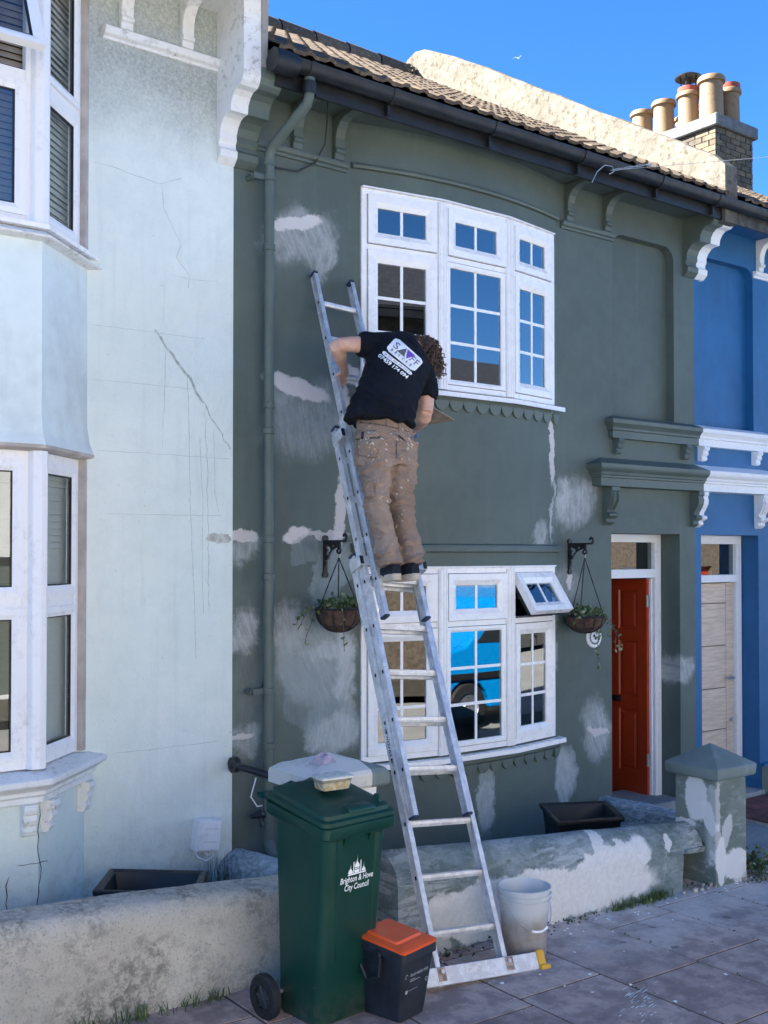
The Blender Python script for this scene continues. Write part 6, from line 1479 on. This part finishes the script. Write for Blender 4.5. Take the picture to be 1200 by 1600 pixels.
for s in (-1, 1): ball(bm_, HC + hr * s * .083 - hu * .005, (.014, .02, .028), 8); ball(bm_, HC + hax * .088 + hr * s * .032 + hu * .022, .016, 8)
me_b, bv_b = fuse(bm_, .0058, 3); body_o = put(me_b, 'body', M_skin, MAN)
for s in (-1, 1):
    m = MB(); ball(m, HC + hax * .1005 + hr * s * .032 + hu * .020, .0075, 10); m.obj('eye', M_print, MAN, smooth=True)
m = MB(); m.tube([HC + hax * .099 + hr * a - hu * (.046 + .004 * abs(a) * 40) for a in (-.024, -.012, 0, .012, .024)], .004, 6); m.obj('mouth', simple('lip', C(.40, .16, .13), .5), MAN)
# --- hair: a cap of many curls
q = random.Random(6); m = MB(); ball(m, HC - hax * .018 + Vector((0, 0, .012)), (.088, .100, .108), 18); mh = MB()
for k in range(620):
    d = Vector((q.gauss(0, 1), q.gauss(0, 1), q.gauss(0, 1))).normalized()
    if d.dot(hax) > .45: continue
    p = HC - hax * .012 + Vector((d.x * .094, d.y * .106, d.z * .118)); g_ = (Vector((.1, .1, -.75)) + d * .55 + Vector((q.uniform(-.4, .4), q.uniform(-.4, .4), 0))).normalized(); a = g_.orthogonal().normalized(); b = g_.cross(a); ph = q.uniform(0, 6.28); rr_ = q.uniform(.007, .015); ln2 = q.uniform(.04, .09) * (1.25 if d.z < 0 else .8); nst = 9
    path = [p + g_ * (ln2 * i / nst) + d * (.012 * math.sin(i / nst * 2.4)) + (a * math.cos(ph + i * 1.05) + b * math.sin(ph + i * 1.05)) * rr_ for i in range(nst + 1)]
    mh.tube(path, [.0055 * (1 - .55 * i / nst) for i in range(nst + 1)], 4, False)
def hairm():
    h_ = NT('curly_brown_hair'); c = h_.mix(h_.ramp(h_.noise(40, 4), .35, .65), C(.035, .02, .013), C(.13, .08, .05)); return h_.done(c, .5)
M_hair = hairm(); cap_o = m.obj('hair', M_hair, MAN, smooth=True); mh.obj('curls', M_hair, cap_o, smooth=True)['kind'] = 'stuff'
# --- T-shirt
m = MB()
ring_loft(m, [((.415, -1.01, 2.955), (.12, .1, 1), (.96, -.08, -.16), .222, .165), ((.43, -1.0, 3.00), (.2, .15, 1), (.96, -.08, -.16), .216, .158), ((.49, -.965, 3.10), ax_t, rt_t, .194, .145), ((.56, -.925, 3.20), ax_t, rt_t, .192, .142), ((.635, -.875, 3.30), ax_t, rt_t, .202, .143), ((.69, -.835, 3.38), ax_t, rt_t, .210, .138), ((.745, -.795, 3.46), ax_t, rt_t, .185, .112), ((.80, -.755, 3.515), ax_t, rt_t, .105, .085), ((.86, -.72, 3.535), (.8, .4, .25), (.3, -.2, -.9), .070, .072)], 24)
limb(m, [(.66, -.80, 3.44), (.57, -.79, 3.468), (.495, -.765, 3.470), (.448, -.752, 3.470)], [.092, .088, .080, (.077, .073)], (0, 0, 1))
limb(m, [(.80, -.79, 3.40), (.875, -.805, 3.335), (.895, -.84, 3.26), (.888, -.858, 3.19), (.884, -.862, 3.165)], [.10, .092, .083, .078, .076])
def tee_d(p, n):
    f1 = noise.noise(Vector((p.x * 9 + p.z * 5, p.y * 9, p.z * 7 - p.x * 6))); low = max(0, min(1, (3.25 - p.z) / .3))
    fold = math.sin((p.z * 1.0 + p.x * .9) * 62 + f1 * 5) * .0058 * (.35 + low) + noise.noise(p * 16) * .004
    return fold + f1 * .007
me_t, bv_t = fuse(m, .0085, 5, tee_d); tee = put(me_t, 'tshirt', M_tee, MAN)
# --- trousers
m = MB()
ring_loft(m, [((.452, -1.0, 3.015), (.05, .05, 1), (.97, -.05, -.13), .172, .13), ((.452, -1.0, 2.95), (0, .05, 1), (.98, -.05, -.1), .184, .138), ((.452, -1.01, 2.86), (0, 0, 1), (1, -.05, -.05), .196, .152), ((.452, -1.02, 2.77), (0, 0, 1), (1, -.05, 0), .198, .155), ((.452, -1.03, 2.715), (0, 0, 1), (1, 0, 0), .188, .140)], 24)
limb(m, [(.350, -1.02, 2.84), (.357, -1.04, 2.70), (.350, -1.06, 2.58), (.345, -1.075, 2.46), (.362, -1.10, 2.34), (.378, -1.13, 2.24), (.388, -1.145, 2.155), (.390, -1.15, 2.125)], [(.100, .14), (.092, .122), (.078, .100), (.068, .086), (.066, .084), (.067, .085), (.068, .088), (.066, .088)])
limb(m, [(.555, -1.02, 2.84), (.535, -1.045, 2.70), (.517, -1.065, 2.58), (.516, -1.08, 2.46), (.526, -1.105, 2.34), (.534, -1.135, 2.24), (.531, -1.155, 2.155), (.527, -1.16, 2.125)], [(.100, .14), (.094, .124), (.083, .104), (.076, .092), (.071, .088), (.072, .088), (.069, .088), (.065, .088)])
def trs_d(p, n):
    kz = max(0, 1 - abs(p.z - 2.49) / .16); az = max(0, 1 - abs(p.z - 2.20) / .12); cz2 = max(0, 1 - abs(p.z - 2.72) / .08); w1 = noise.noise(Vector((p.x * 7, p.y * 7, p.z * 12)))
    w2 = noise.noise(Vector((p.x * 16, p.y * 16, p.z * 30 + p.x * 22))); th_ = max(0, 1 - abs(p.z - 2.63) / .12)
    ridge = lambda s: (1 - abs(math.sin(s))) ** 1.6
    return (.0095 * ridge(p.z * 46 + p.x * 17 + w1 * 3) * kz * 1.7 + .026 * ridge(p.z * 40 - p.x * 24 + w1 * 3.4) * az + .017 * ridge(p.z * 36 + abs(p.x - .45) * 42 + w1 * 2.5) * cz2 + .014 * ridge(p.z * 30 - p.x * 30 + w1 * 4) * th_ + .012 * w1 + .0075 * w2 - .010)
me_p, bv_p = fuse(m, .0075, 4, trs_d); trs = put(me_p, 'trousers', M_trs, MAN)
def wrap(bvh, fn, nu, nv, off, name, mat, parent, th=0.0):
    """a strip of cloth or print lying on a garment: fn(s,t) -> photo point, dropped on to the surface"""
    m = MB(); V = []; ok = []
    for j in range(nv + 1):
        for i in range(nu + 1):
            u, v = fn(i / nu, j / nv); d = ray(u, v).normalized(); hit = bvh.ray_cast(CAM, d)
            if hit[0] is None: V.append((0, 0, 0)); ok.append(False)
            else: V.append(hit[0] + hit[1] * off if hit[1].dot(d) < 0 else hit[0] - d * off); ok.append(True)
    fs = [(j * (nu + 1) + i, j * (nu + 1) + i + 1, (j + 1) * (nu + 1) + i + 1, (j + 1) * (nu + 1) + i) for j in range(nv) for i in range(nu)]
    fs = [f for f in fs if all(ok[k] for k in f)]
    if not fs: return None
    m.add(V, fs); o = m.obj(name, mat, parent, smooth=R(60), fix=False)
    if th: s = o.modifiers.new('thickness', 'SOLIDIFY'); s.thickness = th; s.offset = -1
    return o
def quadf(a, b, c, d): return lambda s, t: (lerp(lerp(a[0], b[0], s), lerp(d[0], c[0], s), t), lerp(lerp(a[1], b[1], s), lerp(d[1], c[1], s), t))
M_trs2 = cloth_mat('brown_pocket_cotton', C(.24, .172, .132), C(.31, .228, .178), C(.16, .112, .085))
M_trim = simple('black_trim', C(.012, .012, .013), .7)
wrap(bv_p, quadf((560, 686), (597, 684), (586, 717), (561, 711)), 10, 8, .006, 'pocket', M_trs2, trs, .005)
wrap(bv_p, quadf((558, 677), (594, 674), (590, 683), (558, 687)), 10, 3, .012, 'pocket_flap', M_trs2, trs, .005)
wrap(bv_p, quadf((568, 675), (572, 675), (571, 688), (567, 688)), 2, 4, .018, 'flap_tab', M_trim, trs)
wrap(bv_p, quadf((558, 687), (590, 683), (590, 684.2), (558, 688.2)), 10, 1, .013, 'flap_edge', M_trim, trs)
wrap(bv_p, quadf((618, 690), (633, 688), (633, 712), (620, 718)), 6, 8, .006, 'pocket', M_trs2, trs, .005)
wrap(bv_p, quadf((622, 680), (634, 690), (633, 692), (621, 682.5)), 6, 1, .007, 'pocket_edge', M_trim, trs)
wrap(bv_p, quadf((566, 742), (582, 748), (588, 775), (573, 778)), 6, 8, .008, 'thigh_pocket', M_trs2, trs, .006)
for a in ((559, 651), (581, 651), (603, 655), (622, 661)): wrap(bv_p, quadf((a[0], a[1] - 3), (a[0] + 4, a[1] - 3), (a[0] + 4, a[1] + 12), (a[0], a[1] + 12)), 2, 4, .006, 'belt_loop', M_trs2, trs, .003)
wrap(bv_p, lambda s, t: (lerp(555, 640, s), 659.5 + 3 * s + 12 * s * s + 1.2 * t), 16, 1, .003, 'waistband_seam', cloth_mat('dark_brown_seam', C(.07, .05, .04), C(.09, .06, .05)), trs)
wrap(bv_p, lambda s, t: (lerp(lerp(551.5, 560, s), 558, 0) + 2.2 * t, lerp(745, 775, s)), 8, 1, .004, 'side_zip', M_trim, trs)
q = random.Random(15); m = MB()
for k in range(110):
    u, v = q.choice([(q.uniform(556, 640), q.uniform(665, 725)), (q.gauss(575, 12), q.gauss(695, 10)), (q.gauss(632, 7), q.gauss(695, 12)), (q.uniform(570, 640), q.uniform(720, 850))]); d = ray(u, v).normalized(); h = bv_p.ray_cast(CAM, d)
    if h[0] is None: continue
    n_ = h[1] if h[1].dot(d) < 0 else -h[1]; a = n_.orthogonal().normalized(); b = n_.cross(a); s = q.uniform(.0012, .0045) * q.choice([1, 1, 1.3]); st = q.uniform(.8, 3.2)
    m.poly([h[0] + n_ * .014 * (1 if 550 < u < 598 and 674 < v < 718 else .25) + a * (s * q.uniform(.7, 1.2) * math.cos(t)) + b * (s * st * q.uniform(.7, 1.2) * math.sin(t)) for t in [2 * math.pi * i / 7 for i in range(7)]])
m.obj('plaster_splash', simple('dried_plaster', C(.56, .50, .43), .9), trs, fix=False)['kind'] = 'stuff'
# black knee holster strap on the left leg
# --- print on the shirt back
TLc, TRc, BRc, BLc = (619, 527), (662, 565), (646, 582), (602, 546)
LQd = quadf(TLc, TRc, BRc, BLc)
def onshirt(u, v, off):
    d = ray(u, v).normalized(); h = bv_t.ray_cast(CAM, d)
    if h[0] is None: return CAM + d * 6.4
    return h[0] + (h[1] if h[1].dot(d) < 0 else -h[1]) * off
def card(a0, a1, b0, b1, rad, off, mat, name, wave=0.0, nu=22, nv=10):
    m = MB(); V = []
    asp = 1.9
    for j in range(nv + 1):
        t = lerp(b0, b1, j / nv)
        for i in range(nu + 1):
            s = lerp(a0, a1, i / nu); e = min(t - b0, b1 - t); ins = 0
            if e < rad: ins = (rad - math.sqrt(max(0, rad * rad - (rad - e) ** 2))) / asp
            s = min(max(s, a0 + ins), a1 - ins); tt = t + wave * math.sin(s * 6.28) * (1 if wave else 0)
            V.append(onshirt(*LQd(s, tt), off))
    m.add(V, [(j * (nu + 1) + i, j * (nu + 1) + i + 1, (j + 1) * (nu + 1) + i + 1, (j + 1) * (nu + 1) + i) for j in range(nv) for i in range(nu)])
    return m.obj(name, mat, tee, smooth=R(60), fix=False)
card(.0, 1.0, .0, 1.0, .22, .004, M_print, 'logo_panel'); card(.0, 1.0, 1.10, 1.33, .11, .004, M_print, 'logo_strip', .03, 22, 4)
M_purple = simple('purple_print', C(.16, .07, .42), .6); M_grey = simple('grey_print', C(.10, .105, .11), .6); M_lil = simple('lilac_grey_print', C(.17, .15, .30), .6)
def tprint(txt, s0, s1, t0, t1, mat, off=.0062, bold=.012, sp=None):
    vs, fs = text2d(txt, 1.0, 0, bold); 
    x0, x1 = min(v[0] for v in vs), max(v[0] for v in vs); y0, y1 = min(v[1] for v in vs), max(v[1] for v in vs)
    m = MB(); m.add([onshirt(*LQd(lerp(s0, s1, (x - x0) / (x1 - x0)), lerp(t1, t0, (y - y0) / (y1 - y0))), off) for x, y in vs], fs); m.obj('lettering', mat, tee, fix=False)
tprint('S', .10, .245, .20, .62, M_lil); tprint('F', .66, .79, .20, .60, M_lil); tprint('F', .83, .94, .22, .62, M_lil)
for i, ch in enumerate('BRICKS'): tprint(ch, .13 + i * .128, .13 + i * .128 + (.02 if ch == 'I' else .055), .70, .88, M_grey, bold=.02)
def tri(pts, mat, off):
    m = MB(); n = 7; idx = {}; V = []
    for i in range(n + 1):
        for j in range(n + 1 - i):
            a, b = i / n, j / n; idx[(i, j)] = len(V); V.append(onshirt(*LQd(*[pts[0][k] * (1 - a - b) + pts[1][k] * a + pts[2][k] * b for k in (0, 1)]), off))
    fs = [(idx[(i, j)], idx[(i + 1, j)], idx[(i, j + 1)]) for i in range(n) for j in range(n - i)] + [(idx[(i + 1, j)], idx[(i + 1, j + 1)], idx[(i, j + 1)]) for i in range(n) for j in range(n - i - 1)]
    m.add(V, fs); m.obj('logo_triangle', mat, tee, fix=False)
tri(((.25, .66), (.42, .14), (.53, .66)), M_grey, .0068); tri(((.45, .14), (.72, .14), (.59, .66)), M_purple, .0068)
for k in (1.165, 1.215, 1.265):
    m = MB(); V = [onshirt(*LQd(s, k + .03 * math.sin(s * 6.28) + d), .0058) for s in span(.08, .92, 24) for d in (0, .014)]; m.add(V, [(2 * i, 2 * i + 1, 2 * i + 3, 2 * i + 2) for i in range(24) if (i * 7 + int(k * 100)) % 5]); m.obj('logo_line', M_grey, tee, fix=False)
tprint('07459 174 094', -.02, .98, 1.40, 1.66, M_print, .0045, .03)
# --- shoes
M_sole = simple('cream_rubber_sole', C(.50, .44, .34), .7, var=.15, vs=14); M_shoe = cloth_mat('navy_canvas', C(.014, .017, .026), C(.02, .025, .035))
for k, (hx_, hy_, ang) in enumerate(((.392, -1.205, -5), (.515, -1.225, 4))):
    s = thing('shoe', None, None, (hx_, hy_, 2.035)); s.parent = MAN; s.matrix_parent_inverse = Matrix.Translation(MAN.location).inverted()
    Rm = Matrix.Rotation(R(ang), 3, 'Z'); base = Vector((hx_, hy_, 2.032)); SP = lambda x, y, z: base + Rm @ Vector((x, y, z + (.16 - y) * .10))
    out = [(-.012, .018), (.0, .030), (.03, .037), (.09, .034), (.15, .040), (.21, .046), (.26, .040), (.29, .018)]
    m = MB(); m.rings([[SP(sg * wd * f_, y + (.01 if y == 0 else 0) * (1 - f_), z) for sg, f_ in ((-1, 1), (-1, .5), (1, .5), (1, 1))] for y, wd in out for z in (0,)] if False else [[SP(x, y, z) for x, y in ([(-wd, yy) for yy, wd in out] + [(wd, yy) for yy, wd in reversed(out)])] for z in (0, .006, .034, .040)])
    def par2(o): o.parent = s; o.matrix_parent_inverse = Matrix.Translation(s.location).inverted(); return o
    par2(m.obj('sole', M_sole, None, bevel=.012, seg=3, smooth=True))
    m = MB(); secs = []
    for y, wd, h in ((.004, .030, .100), (.03, .034, .115), (.08, .034, .115), (.13, .036, .095), (.18, .041, .062), (.23, .041, .05), (.27, .028, .042), (.285, .012, .036)):
        secs.append([SP(wd * c_, y, .028 + (h - .028) * z_) for c_, z_ in ((-1, 0), (-1.02, .35), (-.8, .8), (-.35, 1), (.35, 1), (.8, .8), (1.02, .35), (1, 0))])
    m.rings(secs); par2(m.obj('upper', M_shoe, None, smooth=R(60)))
# --- plasterer's hawk held in the right hand
HK = thing('plaster_hawk', 'square plastering board held flat in the man\'s right hand', 'plaster hawk', (1.1, -.5, 3.09))
Nn, Tt = Vector((1.035, -.715, 3.150)), Vector((1.372, -.575, 3.092)); e1 = (Tt - Nn); e2 = Vector((-e1.y, e1.x, .0)).normalized() * e1.length + Vector((.0, 0, -.03))
nn = e1.cross(e2).normalized() * .007
m = MB(); P4 = [Nn, Tt, Tt + e2, Nn + e2]; m.hexa([p for p in P4] + [p + nn for p in P4]); m.obj('board', simple('tan_hawk_board', C(.33, .25, .19), .6, var=.3, vs=14), HK, bevel=.002)
ctr = Nn + e1 * .5 + e2 * .5; m = MB(); hb = Vector((1.10, -.488, 3.0)); m.tube([hb - Vector((0, 0, .035)), hb + Vector((0, 0, .01)), hb + Vector((.0, 0, .09))], [.019, .02, .017], 10); m.obj('handle', simple('blue_tool_handle', C(.02, .09, .20), .5), HK, smooth=True)
m = MB(); ring = [Nn + e1 * a + e2 * b + nn * (1.0 + h / .007) for a, b, h in [(.5 + .3 * math.cos(t) * r_, .5 + .3 * math.sin(t) * r_, h) for r_, h in ((1, .001), (.7, .02), (.2, .035)) for t in [2 * math.pi * k / 12 for k in range(12)]]]
m.rings([ring[0:12], ring[12:24], ring[24:36]]); m.obj('plaster_heap', simple('wet_pink_plaster', C(.5, .42, .38), .7, bump=.5, bs=20), HK, smooth=True)
# ================================================================== ACROSS THE STREET (seen in the window panes)
VAN = thing('delivery_van', 'bright blue van parked across the street, mirrored in the lower bow window', 'van', (7.6, -6.2, gz(7.6)))
M_van = simple('bright_blue_car_paint', C(.0, .235, .62), .3, var=.03); M_tint = simple('dark_car_glass', C(.02, .025, .03), .08); gv = gz(7.5) - .12
Xv, Yf, Yb = 5.55, -5.25, -7.0
m = MB(); pf = [(Xv, .42), (Xv - .03, .75), (Xv + .15, 1.0), (Xv + .85, 1.15), (Xv + 1.45, 1.80), (Xv + 1.9, 1.92), (Xv + 4.3, 1.93), (Xv + 4.42, 1.8), (Xv + 4.45, .45)]
def arch(cx): return [(cx + .40 * math.cos(a), .30 + .40 * math.sin(a)) for a in [math.pi * k / 10 for k in range(11)]]
low = [(Xv + 4.4, .30)] + [(x, z) for x, z in arch(Xv + 3.55)] + [(x, z) for x, z in arch(Xv + .88)] + [(Xv + .05, .30)]
m.prism([(x, gv + z) for x, z in pf + low], 'y', Yb, Yf); vb = m.obj('body', M_van, VAN, bevel=.03, seg=2)
m = MB(); m.prism([(Xv + 1.02, gv + 1.2), (Xv + 1.5, gv + 1.72), (Xv + 2.0, gv + 1.75), (Xv + 2.0, gv + 1.18)], 'y', Yf + .001, Yf + .008); m.obj('side_window', M_tint, VAN)
m = MB(); m.box(Xv + .5, Xv + 4.3, Yf + .001, Yf + .03, gv + .72, gv + .80); m.obj('side_strip', M_seal, VAN)
for cx in (Xv + .88, Xv + 3.55):
    for yy in (Yf - .10, Yb + .10):
        m = MB(); m.lathe([(.20, -.1), (.31, -.1), (.335, -.07), (.335, .07), (.31, .1), (.20, .1), (.20, -.1)], (cx, yy, gv + .335), 28, 'y'); wv_ = m.obj('wheel', M_rub, VAN, smooth=True)
        m = MB(); m.lathe([(0, .07), (.05, .08), (.07, .06), (.19, .075), (.205, .09), (.205, -.09), (0, -.09)], (cx, yy, gv + .335), 20, 'y'); m.obj('rim', simple('silver_wheel', C(.5, .5, .52), .35, .8), wv_, smooth=True)
for yy in (Yf - .28, Yb + .28): m = MB(); ball(m, (Xv + .03, yy, gv + .86), (.06, .13, .09), 10); m.obj('headlight', M_tint, VAN, smooth=True)
M_slate = simple('dark_roof_slate', C(.035, .036, .04), .6, var=.3, vs=10)
M_y1 = simple('brown_stock_brick_front', C(.42, .33, .24), .9, var=.35, vs=14, bump=.3); M_y5 = simple('dark_brown_brick_front', C(.13, .10, .075), .9, var=.35, vs=14, bump=.3); M_y2 = simple('cream_painted_front', C(.70, .66, .58), .8, var=.08)
M_y3 = simple('grey_rendered_front', C(.60, .60, .58), .8, var=.1); M_y4 = simple('white_painted_front', C(.70, .70, .68), .8, var=.06)
for k, (x0, mt, lb) in enumerate(((-11.4, M_y2, 'cream terraced house across the street, far left of the row'), (-6.7, M_y3, 'grey rendered terraced house across the street behind the photographer'), (-2.0, M_y4, 'white painted terraced house across the street opposite the green house'), (2.7, M_y5, 'dark brown brick terraced house across the street behind the van'), (7.4, M_y1, 'brown brick terraced house across the street beyond the van'), (12.1, M_y2, 'cream terraced house across the street, second from the far end'), (16.8, M_y5, 'dark brown brick terraced house across the street at the far end of the row'))):
    H = thing('terraced_house', lb, 'house', (x0 + 2.35, -11.2, gz(x0)), 'terraced houses across the street'); b0 = gz(x0 + 2) - .1; ex = 1.45 if k == 3 else 0.0
    m = MB(); wall_grid(m, [x0, x0 + .5, x0 + 2.3, x0 + 3.2, x0 + 4.1, x0 + 4.69], [b0 - .4, b0 + .1, b0 + .9, b0 + 2.2, b0 + 2.4, b0 + 3.4, b0 + 4.7, b0 + 5.3 + ex], lambda x: -11.2, [(x0 + .5, x0 + 2.3, b0 + .9, b0 + 2.2, -.12), (x0 + .5, x0 + 2.3, b0 + 3.4, b0 + 4.7, -.12), (x0 + 3.2, x0 + 4.1, b0 + .1, b0 + 2.2, -.15)], -.12)
    m.box(x0, x0 + 4.69, -20, -19.8, b0 - .4, b0 + 5.3 + ex); m.obj('wall', mt, H, fix=False)
    for z0, z1 in ((.9, 2.2), (3.4, 4.7)):
        fr = FR((x0 + 2.3, -11.28), (x0 + .5, -11.28)); s = MB()
        for j in range(3): fr.ring(s, .6 * j, .6 * (j + 1), b0 + z0, b0 + z1, .06, -.03, .03, .015)
        wf = s.obj('window', M_upvc, H); m = MB(); fr.box(m, 0, 1.8, -.02, .0, b0 + z0 + .03, b0 + z1 - .03); m.obj('pane', M_tint, wf)
    m = MB(); m.box(x0 + 3.2, x0 + 4.1, -11.36, -11.32, b0 + .1, b0 + 2.2); m.obj('door', (M_red, M_blue, M_greenp)[k % 3], H)
    m = MB(); m.prism([(-10.75, b0 + 5.2 + ex), (-15.5, b0 + 7.6 + ex), (-20.2, b0 + 5.2 + ex)], 'x', x0, x0 + 4.69); m.obj('roof', M_slate, H)
    m = MB(); m.box(x0 + .02, x0 + 4.67, -10.85, -10.77, b0 + 5.05 + ex, b0 + 5.25 + ex); m.obj('gutter', M_black, H)
